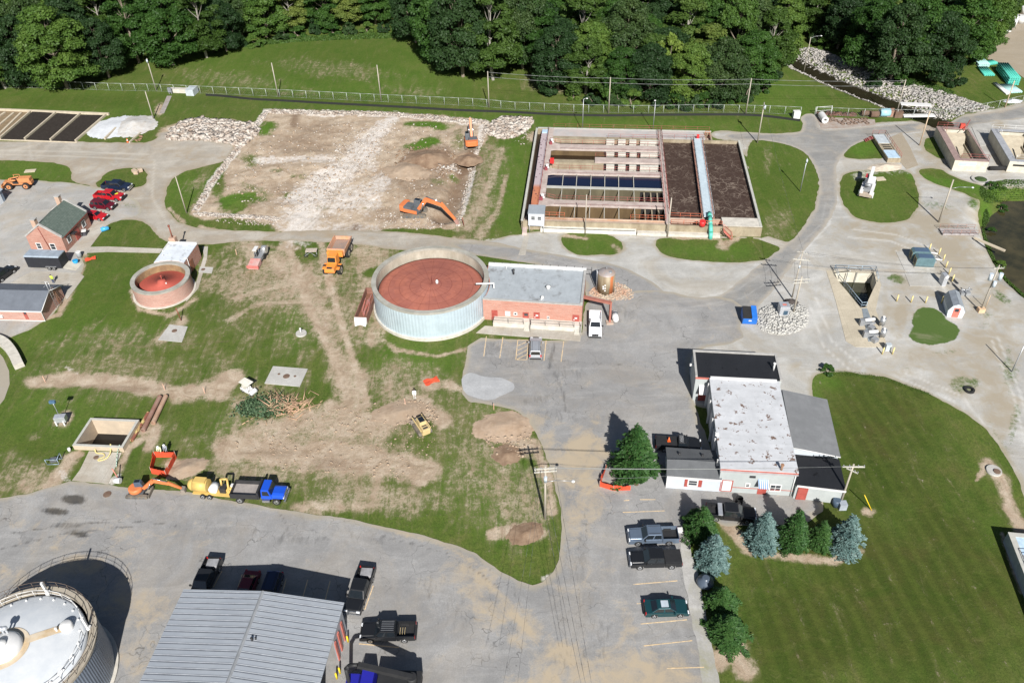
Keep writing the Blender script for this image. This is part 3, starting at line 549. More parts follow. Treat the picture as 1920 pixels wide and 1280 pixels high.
# parking bay lines
LINE=M('line_paint',(.62,.46,.27),.8,var=.25,scale=3.,c2=(.36,.33,.28),thr=(.5,.68))
def pline(a,b,w=.12,z=.062):
    p=P(*a,z);q=P(*b,z); d=q-p; L=math.hypot(d[0],d[1]); n=np.array([-d[1],d[0],0])/L*w/2; mb=MB()
    mb.add([p-n,q-n,q+n,p+n],[(0,1,2,3)]); return struct('parking_line',mb,LINE)
for a,b in [((912,630),(907,668)),((943,632),(937,671)),((971,637),(967,674)),((991,637),(988,674)),((1024,638),(1020,676)),((1057,640),(1052,678)),((971,637),(991,637)),((967,674),(988,674)),
 ((971,648),(989,640)),((970,657),(989,648)),((969,666),(988,656)),((968,674),(988,664)),((1187,1095),(1270,1088)),((1180,1057),(1195,1056)),((1194,1131),(1215,1129)),((1201,1169),(1288,1161)),((1207,1210),(1298,1200)),((1168,960),(1246,957)),((1170,938),(1180,937)),((1200,936),(1246,936)),
 ((700,1097),(684,1142)),((673,1206),(748,1213)),((537,1083),(527,1120)),((577,1086),(566,1125)),((619,1088),(609,1127)),((416,1070),(400,1100)),((454,1076),(446,1100)),((1250,1252),(1320,1250))]: pline(a,b)
# water
def wmat(name,c,rough=.06,sc=1.5,b_=.12,c2=None):
    b=NB(name); p=b.pos(); n=b.noise(p,sc,4,.6)
    col=b.ramp(b.noise(p,.25,4,.6),[(.35,c),(.7,c2 or tuple(v*1.5 for v in c))]); b.bump(n,b_,.05); return b.done(col,rough,0,.5)
WATER=wmat('creek_water',(.020,.018,.010)); RWATER=wmat('river_water',(.022,.022,.010),.07,.8,.12,(.070,.058,.026))
def wsheet(name,F,z,mat):
    global GZ; g=GZ; GZ=np.full(GXX.shape,z); o=grid_sheet(name,F,mat,0.,[],hole=False); GZ=g; return o
wsheet('creek_water',5.0-DD,-1.25,WATER); wsheet('river_water',RS+4.,-1.55,RWATER)
# ================================================================= building helpers
def rectpx(x0,y0,x1,y1): return (x0,y0,x1,y1)
FRW=M('white_trim',(.62,.615,.60),.5,var=.06); GLASS=M('window_glass',(.03,.038,.045),.12,spec=.8,var=.3); REDP=M('red_paint',(.33,.07,.055),.5,var=.2,c2=(.40,.13,.10),thr=(.5,.9))
DARKM=M('dark_metal',(.035,.035,.037),.5,var=.3); GALV=M('galvanised_steel',(.42,.43,.44),.4,.6,var=.15); GREYM=M('grey_metal',(.30,.31,.32),.5,.3)
BLACKR=M('black_rubber',(.018,.018,.018),.85,var=.3)
def bx_on(mb,fr,face,pl,r,t0,t1):
    """box on a wall face from a pixel rectangle r; t0..t1 = depth range outward from the wall plane"""
    x0,y0,x1,y1=r
    if face=='-y':
        a=fr.wy(x0,y0,pl); b=fr.wy(x1,y1,pl); u0,u1=sorted((a[0],b[0])); v0,v1=sorted((a[1],b[1])); mb.box(u0,u1,pl-t1,pl-t0,max(v0,.0),v1)
    else:
        s=1 if face=='+x' else -1
        a=fr.wx(x0,y0,pl); b=fr.wx(x1,y1,pl); u0,u1=sorted((a[0],b[0])); v0,v1=sorted((a[1],b[1])); e=sorted((pl+s*t0,pl+s*t1)); mb.box(e[0],e[1],u0,u1,max(v0,.0),v1)
    return (u0,u1,max(v0,0),v1)
def window(fr,par,face,pl,r,fm=None,gm=None,fw=.13,name='window',bars=1):
    mb=MB(); u0,u1,v0,v1=bx_on(MB(),fr,face,pl,r,0,.05)
    if v1-v0<.5: v1=v0+.5
    s=-1 if face in('-y','-x') else 1
    def bb(m,a,b,c,d,t0,t1):
        e=sorted((pl+s*t0,pl+s*t1))
        if face=='-y': m.box(a,b,e[0],e[1],c,d)
        else: m.box(e[0],e[1],a,b,c,d)
    bb(mb,u0,u1,v0,v0+fw,0,.07); bb(mb,u0,u1,v1-fw,v1,0,.07); bb(mb,u0,u0+fw,v0+fw,v1-fw,0,.07); bb(mb,u1-fw,u1,v0+fw,v1-fw,0,.07)
    if bars:
        m=(v0+v1)/2; bb(mb,u0+fw,u1-fw,m-.03,m+.03,.0,.05)
    if bars>1:
        m=(u0+u1)/2; bb(mb,m-.03,m+.03,v0+fw,v1-fw,.0,.055)
    w=part(name,mb,fm or FRW,par); g=MB(); bb(g,u0+fw*.8,u1-fw*.8,v0+fw*.8,v1-fw*.8,0,.03); part('pane',g,gm or GLASS,w); return w
def door(fr,par,face,pl,r,m=None,label=None,glass=None):
    mb=MB(); bx_on(mb,fr,face,pl,r,0,.05); d=part('door',mb,m or REDP,par,label=label)
    if glass: g=MB(); bx_on(g,fr,face,pl,glass,0,.065); part('pane',g,GLASS,d)
    return d
def gable_roof(mb,x0,x1,y0,yr,y1,ze,zr,th=.15,ov=0.,ze1=None):
    z1=ze if ze1 is None else ze1
    P1=[(y0,ze),(yr,zr),(y1,z1),(y1,z1-th),(yr,zr-th),(y0,ze-th)]; mb.profx(P1,x0-ov,x1+ov)
def gable_wall(mb,x0,x1,y0,yr,y1,ze,zr,ze1=None):
    z1=ze if ze1 is None else ze1
    mb.profx([(y0,0),(y1,0),(y1,z1),(yr,zr),(y0,ze)],x0,x1)
def brick(name,c,c2,mortar=(.42,.36,.32),w=.24,h=.085):
    if name in MATS: return MATS[name]
    b=NB(name); p=b.obj(); s=b.n('SeparateXYZ'); b.l(p,s.inputs[0]); cx=b.n('CombineXYZ')
    b.l(b.math('ADD',s.outputs[0],s.outputs[1]),cx.inputs[0]); b.l(s.outputs[2],cx.inputs[1])
    br=b.n('TexBrick'); br.inputs['Scale'].default_value=1.; br.inputs['Brick Width'].default_value=w; br.inputs['Row Height'].default_value=h; br.inputs['Mortar Size'].default_value=.012
    br.inputs['Color1'].default_value=(*c,1); br.inputs['Color2'].default_value=(*c2,1); br.inputs['Mortar'].default_value=(*mortar,1); b.l(cx.outputs[0],br.inputs['Vector'])
    n=b.noise(b.map(cx.outputs[0],(.5,3.5,1)),1.2,5,.7); col=b.mix(b.ramp(n,[(.4,0),(.75,.55)]),br.outputs['Color'],tuple(v*.55 for v in c))
    n2=b.noise(p,.35,4,.6); col=b.mix(b.ramp(n2,[(.45,0),(.75,.35)]),col,(.5,.36,.30)); return b.done(col,.9,0,.2)
BR_OR=brick('orange_brick',(.42,.155,.10),(.50,.20,.135)); BR_RED=brick('red_brown_brick',(.36,.135,.085),(.44,.18,.12)); BR_PNK=brick('pink_brick',(.40,.19,.145),(.48,.245,.19))
def rail(fr_or_none,mb,pts,h=1.05,r=.03,step=2.,zb=0.,rows=2):
    """handrail along local 3D points"""
    pts=[Vector(p) for p in pts]
    for a,b in zip(pts[:-1],pts[1:]):
        L=(b-a).length; n=max(1,int(round(L/step)))
        for k in range(n+1):
            q=a.lerp(b,k/n); mb.cyl(q,q+Vector((0,0,h)),r,r,5)
        for j in range(rows):
            z=Vector((0,0,h*(1-j*.5))); mb.cyl(a+z,b+z,r,r,5)
def corrugated(name,c,ang_scale,c2=None,rough=.45,metal=.3,axis='ang',depth=.25):
    """ribbed sheet: ribs by object-space angle (round tanks) or by x / y"""
    b=NB(name); s=b.n('SeparateXYZ'); b.l(b.obj(),s.inputs[0])
    if axis=='ang': t=b.math('MULTIPLY',b.math('ARCTAN2',s.outputs[1],s.outputs[0]),ang_scale)
    else: t=b.math('MULTIPLY',s.outputs[0 if axis=='x' else 1],ang_scale)
    w=b.math('SINE',t); f=b.math('ADD',b.math('MULTIPLY',w,.5),.5)
    n=b.noise(b.obj(),.5,5,.6); g=b.ramp(n,[(.3,tuple(v*.88 for v in c)),(.7,tuple(min(1,v*1.1) for v in c))])
    g=b.mix(b.ramp(f,[(.0,depth),(.35,0)]),g,tuple(v*.6 for v in c)); 
    if c2: g=b.mix(b.ramp(b.noise(b.obj(),.25,5,.7),[(.5,0),(.75,1)]),g,c2)
    b.bump(f,.6,.06); return b.done(g,rough,metal,.4)
def circ3(a,b,c,z):
    p,q,r=[P(*t,z)[:2] for t in (a,b,c)]; A=np.array([q-p,r-p])*2; B=np.array([q@q-p@p,r@r-p@p]); o=np.linalg.solve(A,B); return o,np.linalg.norm(o-p)
# ================================================================= BUILDINGS
def stainroof(name,c,spots,scale=.9,th=(.62,.66),streak=None,rough=.6):
    b=NB(name); p=b.obj(); n=b.noise(p,scale,5,.7); g=b.ramp(b.noise(p,.5,5,.7),[(.3,tuple(v*.85 for v in c)),(.7,tuple(min(.9,v*1.08) for v in c))])
    st=b.noise(b.map(p,streak or (1,.15,1)),1.3,5,.7); g=b.mix(b.ramp(st,[(.45,0),(.75,.4)]),g,tuple(v*.62 for v in c))
    g=b.mix(b.ramp(n,[(th[0],0),(th[1],1)]),g,spots); f=b.noise(p,9.,3,.8); g=b.mix(b.ramp(f,[(.5,0),(.9,.3)]),g,tuple(v*.6 for v in c))
    b.bump(f,.2,.02); return b.done(g,rough,0,.3)
SHING=lambda n,c:stainroof(n,c,tuple(v*.85 for v in c),.4,(.5,.7),(1,1,1),.9)
# ---- office block
OF=Fr((1352.5,877.5),(1495.5,886),4.3); W=OF.L; D=OF.px(1338.7,710,4.3)[1]
off=OF.thing('office_building','long office block with a white flat roof spotted by rust, beside the parking rows','building')
SID=M('pale_grey_block',(.40,.425,.415),.8,var=.08,c2=(.33,.36,.355),scale=.6)
SIDW=M('pale_siding',(.47,.51,.55),.6,var=.05)
part('wall',MB().box(0,W,0,D,0,4.25),SID,off)
part('roof',MB().box(-.12,W+.12,-.1,D+.02,4.25,4.42),stainroof('rusty_white_roof',(.52,.53,.545),(.15,.095,.07),.95,(.585,.62),(.12,1,1)),off)
part('parapet',MB().box(0,W-.2,D-.14,D+.12,4.42,4.66),FRW,off)
mb=MB().box(-.1,W+.1,-.16,-.101,3.85,4.30); mb.box(-.02,W+.02,-.04,0-.002,.95,1.05); part('fascia',mb,M('faded_red_trim',(.42,.13,.10),.6,var=.2),off)
for k,y in enumerate((2.0,5.6,9.2,12.6)):
    part('garage_door',MB().box(-.05,-.002,y,y+2.7,0,2.9),FRW,off)
for y in (1.5,5.15,8.75,12.2,15.6): part('wall_pier',MB().box(-.35,-.055,y-.12,y+.12,0,4.2),FRW,off)
window(OF,off,'-y',0,(1397.5,905,1405.5,913)); window(OF,off,'-y',0,(1444,907,1463,921),bars=2)
door(OF,off,'-y',0,(1352,899,1371,921),label='red and white panelled entry door')
mb=MB(); bx_on(mb,OF,'-y',0,(1356,900,1369,919),.05,.09); part('door_panel',mb,FRW,off)
# striped canopy and lower windows
x0,z0=OF.wy(1420,904,0); x1,_=OF.wy(1439,904,0); mb=MB().add([(x0,-.02,2.75),(x1,-.02,2.75),(x1,-1.1,2.3),(x0,-1.1,2.3),(x0,-.02,2.68),(x1,-.02,2.68),(x1,-1.1,2.23),(x0,-1.1,2.23)],[(0,1,2,3),(7,6,5,4),(0,3,7,4),(1,0,4,5),(2,1,5,6),(3,2,6,7)])
b=NB('striped_awning'); s=b.n('SeparateXYZ'); b.l(b.obj(),s.inputs[0]); g=b.ramp(b.math('SINE',b.math('MULTIPLY',s.outputs[0],26.)),[(.45,(.15,.25,.42)),(.55,(.75,.77,.8))]); part('awning',mb,b.done(g,.7),off)
mb=MB(); bx_on(mb,OF,'-y',0,(1421,915,1435,926),0,.06); part('door',mb,REDP,off,label='dark red door under the striped awning')
part('downpipe',MB().cyl((W-.15,-.12,.1),(W-.15,-.12,4.1),.06,n=6),FRW,off); part('gutter',MB().box(-.12,W+.12,-.26,-.162,3.98,4.12),M('gutter_grey',(.35,.36,.37),.5),off); part('junction_box',MB().box(3.6,4.3,-.12,-.002,3.0,3.3),DARKM,off)
# black roofed section
BX0,BX1=-2.02,9.68; BY0,BY1=D+.13,D+5.75
part('wall',MB().box(BX0+.08,BX1-.08,BY0,BY1-.08,0,4.35),SID,off,label='pale block walls of the rear section')
part('roof',MB().box(BX0+.3,BX1-.3,BY0,BY1-.3,4.35,4.45),stainroof('black_membrane',(.020,.021,.024),(.007,.007,.008),.9,(.62,.66),rough=.55),off,label='black membrane roof of the rear section')
mb=MB(); mb.box(BX0,BX0+.3,BY0,BY1,4.35,4.62); mb.box(BX0+.3,BX1,BY1-.3,BY1,4.35,4.62); mb.box(BX1-.3,BX1,BY0,BY1-.3,4.35,4.62); part('parapet',mb,M('weathered_coping',(.36,.35,.33),.8),off)
part('fascia',MB().box(BX0+.05,-.1,BY0-.06,BY0-.004,4.05,4.36),MATS['faded_red_trim'],off)
a=OF.wy(1311,721,BY0); c=OF.wy(1329,740,BY0)
mb=MB().add([(a[0],BY0-.02,a[1]),(c[0],BY0-.02,a[1]),(c[0],BY0-1.2,a[1]-.7),(a[0],BY0-1.2,a[1]-.7),(a[0],BY0-.02,a[1]-.1),(c[0],BY0-.02,a[1]-.1),(c[0],BY0-1.2,a[1]-.8),(a[0],BY0-1.2,a[1]-.8)],[(0,1,2,3),(7,6,5,4),(0,3,7,4),(1,0,4,5),(2,1,5,6),(3,2,6,7)]); part('awning',mb,FRW,off,label='white awning over the side door')
part('door',MB().box(a[0]+.1,c[0]-.1,BY0-.06,BY0-.002,0,2.1),REDP,off)
v=OF.px(1450,694,4.45); part('vent_pipe',MB().cyl((v[0],v[1],4.4),(v[0],v[1],5.6),.12).cyl((v[0],v[1],5.55),(v[0],v[1],5.75),.2),FRW,off)
v=OF.px(1465,880,4.45); part('vent_pipe',MB().cyl((v[0],v[1],4.4),(v[0],v[1],5.2),.14).cyl((v[0],v[1],5.2),(v[0],v[1],5.35),.22),M('rusty_metal',(.28,.11,.05),.8,.3,c2=(.45,.3,.2)),off)
v=OF.px(1295,684,3.8); part('wall_lamp',MB().box(BX0-.5,BX0+.08,v[1]-.15,v[1]+.15,3.7,3.95),FRW,off)
v=OF.px(1348,815,4.45); part('wall_lamp',MB().box(-.3,.15,v[1]-.2,v[1]+.2,4.42,4.75),FRW,off)
# east lean-to
def slab4(fr,px,zs,th,zwall=None):
    q=[(*fr.px(x,y,z),z) for (x,y),z in zip(px,zs)]; mb=MB(); n=len(q)
    mb.add(q+[(x,y,z-th) for x,y,z in q],[tuple(range(n)),tuple(range(2*n-1,n-1,-1))]+[(i,(i+1)%n,n+(i+1)%n,n+i) for i in range(n)]); return mb,q
ex=OF.thing('annex_building','lean to annex with a plain grey shingle roof against the lawn','building')
mb,q=slab4(OF,[(1466.5,730),(1551,748.5),(1576,855.5),(1487,837.5)],[3.9,2.9,2.9,3.9],.16); part('roof',mb,SHING('grey_shingle',(.19,.195,.20)),ex)
q[0]=(max(q[0][0],W+.15),q[0][1],q[0][2]); q[3]=(max(q[3][0],W+.15),q[3][1],q[3][2])
mb=MB(); w=[(q[0][0]+.1,q[0][1]-.2),(q[1][0]-.2,q[1][1]-.2),(q[2][0]-.2,q[2][1]+.2),(q[3][0]+.1,q[3][1]+.2)]; mb.prism(w,0,[3.7,2.72,2.72,3.7]); part('wall',mb,SIDW,ex)
mb=MB(); a=Vector(q[3]);c=Vector(q[2]); mb.cyl(a+Vector((0,-.08,-.08)),c+Vector((0,-.08,-.08)),.09,n=4); part('fascia',mb,FRW,ex)
bl=OF.thing('side_building','low annex with a black flat roof and a red door facing the spruces','building')
mb,q=slab4(OF,[(1489,852),(1573.5,860),(1587,919),(1493,908)],[2.7,2.7,2.7,2.7],.15); q2=q
part('roof',mb,MATS['black_membrane'],bl)
w=[(W+.16,q[0][1]-.1),(q[1][0]-.1,q[1][1]-.1),(q[2][0]-.1,q[2][1]+.12),(W+.16,q[3][1]+.12)]; part('wall',MB().prism(w,0,2.55),SID,bl)
ya=q[3][1]+.12; yb=q[2][1]+.12
mb=MB(); mb.add([(W+.2,ya-.2,2.35),(q[2][0],yb-.2,2.35),(q[2][0],yb-.2,2.62),(W+.2,ya-.2,2.62),(W+.2,ya-.02,2.35),(q[2][0],yb-.02,2.35),(q[2][0],yb-.02,2.62),(W+.2,ya-.02,2.62)],[(0,1,2,3),(7,6,5,4),(0,4,5,1),(3,2,6,7),(0,3,7,4),(1,5,6,2)]); part('fascia',mb,FRW,bl)
part('door',MB().box(W+.45,W+1.65,ya-.19,ya-.06,0,2.2),REDP,bl)
# white conveyor-like beam in front of annex roof
# west cottage
CO=Fr((1248,914.5),(1350.5,922),0); cw=CO.L; yb_=CO.px(1245.5,838,2.5)[1]; yr_=CO.px(1246,860,3.3)[1]; yf=CO.px(1247,891,2.4)[1]
cot=CO.thing('small_office','small pale cottage with a dark grey gable roof beside the big spruce','building')
gw=MB(); gable_wall(gw,.05,cw-.05,0,yr_,yb_-.2,2.4,3.2,2.5); part('wall',gw,SIDW,cot)
gr_=MB(); gable_roof(gr_,-.1,cw-.12,yf-.05,yr_,yb_,2.45,3.4,.12,ze1=2.55); part('roof',gr_,SHING('dark_shingle',(.115,.12,.125)),cot)
window(CO,cot,'-y',0,(1290,898,1308,911),fw=.16)
for r in ((1284.5,897,1289,911.5),(1310.5,898.5,1315,912.5)): mb=MB(); bx_on(mb,CO,'-y',0,r,0,.05); part('shutter',mb,REDP,cot)
mb=MB(); mb.box(-.02,.1,-.05,-.002,0,2.35); mb.box(-.05,cw-.1,yf-.18,yf-.055,2.2,2.4); part('fascia',mb,FRW,cot)
for px_ in ((1274,851),(1317,854)):
    v=CO.px(*px_,3.1); part('roof_vent',MB().cyl((v[0],v[1],2.8),(v[0],v[1],3.35),.16),DARKM,cot)
# ---- digester control building + big round tank
DGc=np.array([-12.8,110.6]); DR=9.35
dt=thing('digester_tank','big round tank with a brick red sunken cover and pale blue cladding','tank',(DGc[0],DGc[1],0))
part('wall',MB().ring(DR-.32,DR-.05,0,5.0,96),corrugated('pale_blue_cladding',(.50,.60,.66),110,depth=.06),dt)
part('rim',MB().ring(DR-.72,DR+.03,5.0,5.35,96),M('grey_concrete',(.36,.35,.31),.9,var=.2,c2=(.25,.24,.2),scale=.8),dt)
part('inner_wall',MB().ring(DR-.74,DR-.325,3.2,4.999,96),M('bare_concrete',(.42,.39,.32),.9,var=.2,c2=(.28,.25,.19),scale=.7,stretch=(1,1,.4)),dt)
b=NB('rusty_red_cover'); p=b.obj(); s=b.n('SeparateXYZ'); b.l(p,s.inputs[0])
r=b.math('SQRT',b.math('ADD',b.math('MULTIPLY',s.outputs[0],s.outputs[0]),b.math('MULTIPLY',s.outputs[1],s.outputs[1]))); a=b.math('ARCTAN2',s.outputs[1],s.outputs[0])
ln1=b.ramp(b.math('PINGPONG',r,.85),[(.0,1),(.07,0)]); ln2=b.ramp(b.math('MULTIPLY',b.math('PINGPONG',a,math.pi/24),r),[(.0,1),(.05,0)])
br=b.n('TexBrick'); cx=b.n('CombineXYZ'); b.l(b.math('MULTIPLY',a,4.6),cx.inputs[0]); b.l(r,cx.inputs[1]); b.l(cx.outputs[0],br.inputs['Vector']); br.inputs['Scale'].default_value=1.; br.inputs['Brick Width'].default_value=1.1; br.inputs['Row Height'].default_value=.85; br.inputs['Mortar Size'].default_value=.0
br.inputs['Color1'].default_value=(0,0,0,1); br.inputs['Color2'].default_value=(1,1,1,1)
g=b.ramp(b.noise(p,.5,6,.7),[(.3,(.28,.095,.07)),(.7,(.38,.14,.10))]); dark_patch=b.ramp(b.noise(p,.16,3),[(.4,0),(.6,.5)])  # broad noise patches of darker red over the cover
g=b.mix(b.math('MULTIPLY',br.outputs['Color'],.4),g,(.44,.15,.09)); g=b.mix(dark_patch,g,(.22,.075,.062)); g=b.mix(b.ramp(b.noise(p,.9,6,.75,1.),[(.5,0),(.75,.5)]),g,(.16,.055,.045)); g=b.mix(b.math('MULTIPLY',ln1,.7),g,(.14,.035,.025)); g=b.mix(b.math('MULTIPLY',ln2,.6),g,(.14,.035,.025))
RC=b.done(g,.8,0,.25)
part('cover',MB().lathe([(DR-.95,3.3),(DR-.95,3.55),(DR-1.6,3.7),(.01,4.15)],96,cap=False),RC,dt)
part('seal',MB().ring(DR-.96,DR-.745,3.25,3.4,96),BLACKR,dt)
sk_=MB().ring(DR-.28,DR+.22,0,.5,96); part('footing',sk_,M('pale_concrete',(.50,.47,.41),.9),dt)
part('vent_pipe',MB().cyl((.2,.1,4.1),(.2,.1,5.6),.05,n=6),M('dark_red_metal',(.18,.04,.03),.6),dt)
part('hatch',MB().cyl((1.0,.2,4.1),(1.0,.2,4.55),.22).sph((1.0,.2,4.6),.2),FRW,dt)
mb=MB(); mb.box(DR-2.,DR+.9,-2.3,-2.12,5.42,5.6); mb.box(DR+.72,DR+.9,-2.3,-2.12,4.6,5.42); part('pipe_arm',mb,FRW,dt)
mb=MB()
for k in range(64):
    t=2*math.pi*k/64; c,s_=math.cos(t),math.sin(t); mb.cbox(((DR-.34)*c,(DR-.34)*s_,5.37),(.62,.05,.03),t)
M('joint_white',(.5,.49,.45),.9)
db_=Fr((902.6,559.8),(1091.7,571.6),4.1); bw=db_.L; bd=db_.px(1098.7,505,4.1)[1]
dbl=db_.thing('control_building','orange brick control house with a worn grey flat roof joined to the big round tank','building')
cl=db_.loc(np.array([DGc[0],DGc[1],0]))
ylim=lambda x:(0,bd)
def arcpts(z):   # west edge follows the tank
    pts=[]
    for k in range(9):
        y=bd*k/8; dx2=(DR+.06)**2-(y-cl[1])**2; x=cl[0]+math.sqrt(max(dx2,0)) if dx2>0 else cl[0]; pts.append((max(x,-.4),y))
    return pts
ar=arcpts(0); poly=[(bw,0),(bw,bd)]+[ar[k] for k in range(8,-1,-1)]
part('wall',MB().prism(poly,0,3.95),BR_OR,dbl)
inn=[(bw-.35,.3),(bw-.35,bd-.35)]+[(x+.12,min(max(y,.3),bd-.35)) for x,y in ar[::-1]]
part('roof',MB().prism(inn,3.95,4.02),stainroof('worn_grey_roof',(.36,.39,.41),(.15,.145,.14),.55,(.55,.75),(1,.5,1)),dbl)
mb=MB(); mb.box(ar[0][0],bw+.05,-.05,.3,3.95,4.12); mb.box(bw-.35,bw+.05,.3,bd-.35,3.95,4.25); part('coping',mb,MATS['weathered_coping'],dbl)
part('parapet',MB().box(ar[8][0]+.1,bw+.05,bd-.35,bd+.05,3.95,4.4),FRW,dbl)
for r,g in (((921.5,581,933.5,599.5),None),((980,585,991.5,603.5),(983,587,990,592)),((1000.5,585,1012,604.5),None),((1073.5,590,1085.5,609),None)): door(db_,dbl,'-y',0,r,glass=g)
window(db_,dbl,'-y',0,(947,583,957,592),bars=0,gm=FRW); window(db_,dbl,'-y',0,(963,585,970,591),bars=0); window(db_,dbl,'-y',0,(1025.5,593,1030,597.5),bars=0,fw=.08)
for r in ((1004.5,589.5,1009,592.5),(1077.5,594.5,1082,597.5),(1002,593.5,1004,595),(1075,598,1077.5,599.5)): mb=MB(); bx_on(mb,db_,'-y',0,r,.052,.07); part('door_sign',mb,FRW,dbl)
rv=[((963,514),.16,.9,DARKM),((949,506),.06,.7,FRW),((1028,541),.3,.45,FRW),((1017,560),.22,.4,FRW),((1015,562),.12,.2,FRW)]
for px_,r_,h_,m_ in rv:
    v=db_.px(*px_,4.0); part('roof_vent',MB().cyl((v[0],v[1],4.),(v[0],v[1],4.+h_),r_).cyl((v[0],v[1],4.+h_),(v[0],v[1],4.12+h_),r_*1.5,r_*.6),m_,dbl)
mb=MB(); 
for k in range(12):
    x=.6+k*(bw-1.2)/11; mb.cyl((x,bd,4.4),(x,bd,4.62),.05,n=5)
part('parapet_stud',mb,DARKM,dbl)
mb=MB(); mb.tube([(bw+.05,bd-.6,3.6),(bw+.9,bd-.6,3.6),(bw+.9,bd-.3,4.8)],.06); mb.tube([(bw+.05,bd-.3,4.3),(bw+.9,bd-.3,4.3)],.05); part('conduit',mb,DARKM,dbl)
v=db_.px(964,517,4.02)
# loading dock, ramp and railing
RAMPC=M('pale_ramp_concrete',(.56,.53,.47),.85,var=.12,c2=(.45,.42,.36))
dk=db_.thing('loading_ramp','pale concrete ramp and stairs with black handrails below the orange brick wall','ramp')
z=.0; y1=-1.9; y2=-3.6
xs=[db_.px(x,640,0)[0] for x in (918,978,990,1062,1075,1089)]
mb=MB(); mb.box(xs[0],xs[1],-1.7,-.01,0,.85); mb.box(xs[1],xs[2],-1.2,-.01,0,.85); mb.box(xs[2],xs[4],-1.7,-.01,0,.85); mb.box(xs[4],bw+.1,-1.3,-.01,0,.85); part('platform',mb,RAMPC,dk)
mb=MB()
for k in range(4):
    mb.box(xs[1],xs[2],-1.2-.3*(k+1),-1.2-.3*k-.002,0,.68-.17*k); mb.box(xs[4],bw+.1,-1.3-.3*(k+1),-1.3-.3*k-.002,0,.68-.17*k)
part('stairs',mb,RAMPC,dk)
mb=MB(); rail(None,mb,[(xs[0],-1.6,.85),(xs[1]-.1,-1.6,.85)],.95); rail(None,mb,[(xs[2]+.1,-1.6,.85),(xs[4]-.1,-1.6,.85)],.95); rail(None,mb,[(bw,-1.3,.85),(bw,-2.6,.1)],.95,step=1.3); rail(None,mb,[(xs[2]+.05,-1.2,.85),(xs[2]+.05,-2.5,.1)],.95,step=1.3)
part('handrail',mb,DARKM,dk)
flatp=[db_.world(x,y)[:2] for x,y in [(xs[0]-1.3,-1.71),(bw+.1,-1.71),(bw+.1,-3.9),(xs[0]-2.4,-3.6)]]
mb=MB().prism(flatp,-.05,.11); struct('pavement',mb,CONC)
# ---- white gas-holder tank bottom left
(o1,r1)=circ3((105,1099),(182,1175),(131,1280),6.3)
CORR=corrugated('dark_ribbed_cladding',(.23,.27,.33),150,depth=.45,metal=.4)
wt=thing('gas_holder_tank','large round tank with a white domed cover and ribbed grey side','tank',(o1[0],o1[1],0))
part('wall',MB().ring(r1-.5,r1-.12,0,6.0,96),CORR,wt); part('rim',MB().ring(r1-.75,r1,6.0,6.3,96),M('tan_coping',(.36,.32,.26),.9,c2=(.28,.24,.18)),wt); part('footing',MB().ring(r1-.2,r1+.25,0,.25,96),M('pale_concrete',(.5,.47,.41)),wt)
rc=r1-1.0
b=NB('white_cover'); p=b.obj(); n=b.noise(p,.35,5,.7); g=b.ramp(n,[(.3,(.46,.49,.52)),(.7,(.60,.615,.62))]); COVW=b.done(g,.55,0,.3)
part('cover',MB().lathe([(rc,5.5),(rc,6.15),(rc-.3,6.3),(rc*.66,6.75),(rc*.33,6.95),(.01,7.0)],96,cap=False),COVW,wt)
WK=M('tan_walkway',(.50,.37,.22),.85,var=.2,c2=(.58,.52,.42))
def onz(px,z): q=P(*px,z); return (q[0]-o1[0],q[1]-o1[1])
hub=onz((8,1215),7.0); dome=onz((125,1174),6.75)
def capz(x,y): 
    r=math.hypot(x,y)/rc; return float(np.interp(r,[0,.33,.66,1-.3/rc,1],[7.,6.95,6.75,6.3,6.15]))+.02
mb=MB(); ax=Vector((dome[0]-hub[0],dome[1]-hub[1],0)); L=ax.length; ax.normalize(); nn=Vector((-ax.y,ax.x,0)); N=14
for k in range(N):
    a=Vector((*hub,0))+ax*(L*k/N); c=Vector((*hub,0))+ax*(L*(k+1)/N); q=[a-nn*.45,c-nn*.45,c+nn*.45,a+nn*.45]; mb.add([(v.x,v.y,capz(v.x,v.y)+.03) for v in q],[(0,1,2,3)])
for k in range(40):
    t=2*math.pi*k/40;t2=2*math.pi*(k+1)/40; q=[(hub[0]+R*math.cos(T),hub[1]+R*math.sin(T)) for R,T in ((1.5,t),(2.35,t),(2.35,t2),(1.5,t2))]; mb.add([(x,y,capz(x,y)+.034) for x,y in q],[(0,1,2,3)])
part('walkway',mb,WK,wt)
part('centre_hub',MB().lathe([(1.75,6.8),(1.75,7.35),(1.5,7.6),(.8,7.75),(.01,7.8)],40,c=hub,cap=False).lathe([(.5,7.7),(.5,8.1),(.01,8.15)],20,c=hub,cap=False),FRW,wt)
part('manway',MB().lathe([(.62,6.4),(.62,7.1),(.5,7.2),(.01,7.25)],24,c=dome,cap=False),FRW,wt)
q=onz((107,1182),6.8); part('vent_pipe',MB().cyl((q[0],q[1],6.6),(q[0],q[1],7.2),.1).sph((q[0],q[1],7.25),.15),FRW,wt)
for px_ in ((12,1193),(19,1192)):
    q=onz(px_,7.0); part('valve_stack',MB().cyl((q[0],q[1],6.9),(q[0],q[1],8.3),.1).sph((q[0],q[1],8.4),.28),M('steel_grey',(.55,.57,.6),.4,.5),wt)
mb=MB(); nR=26; rr=rc-.15
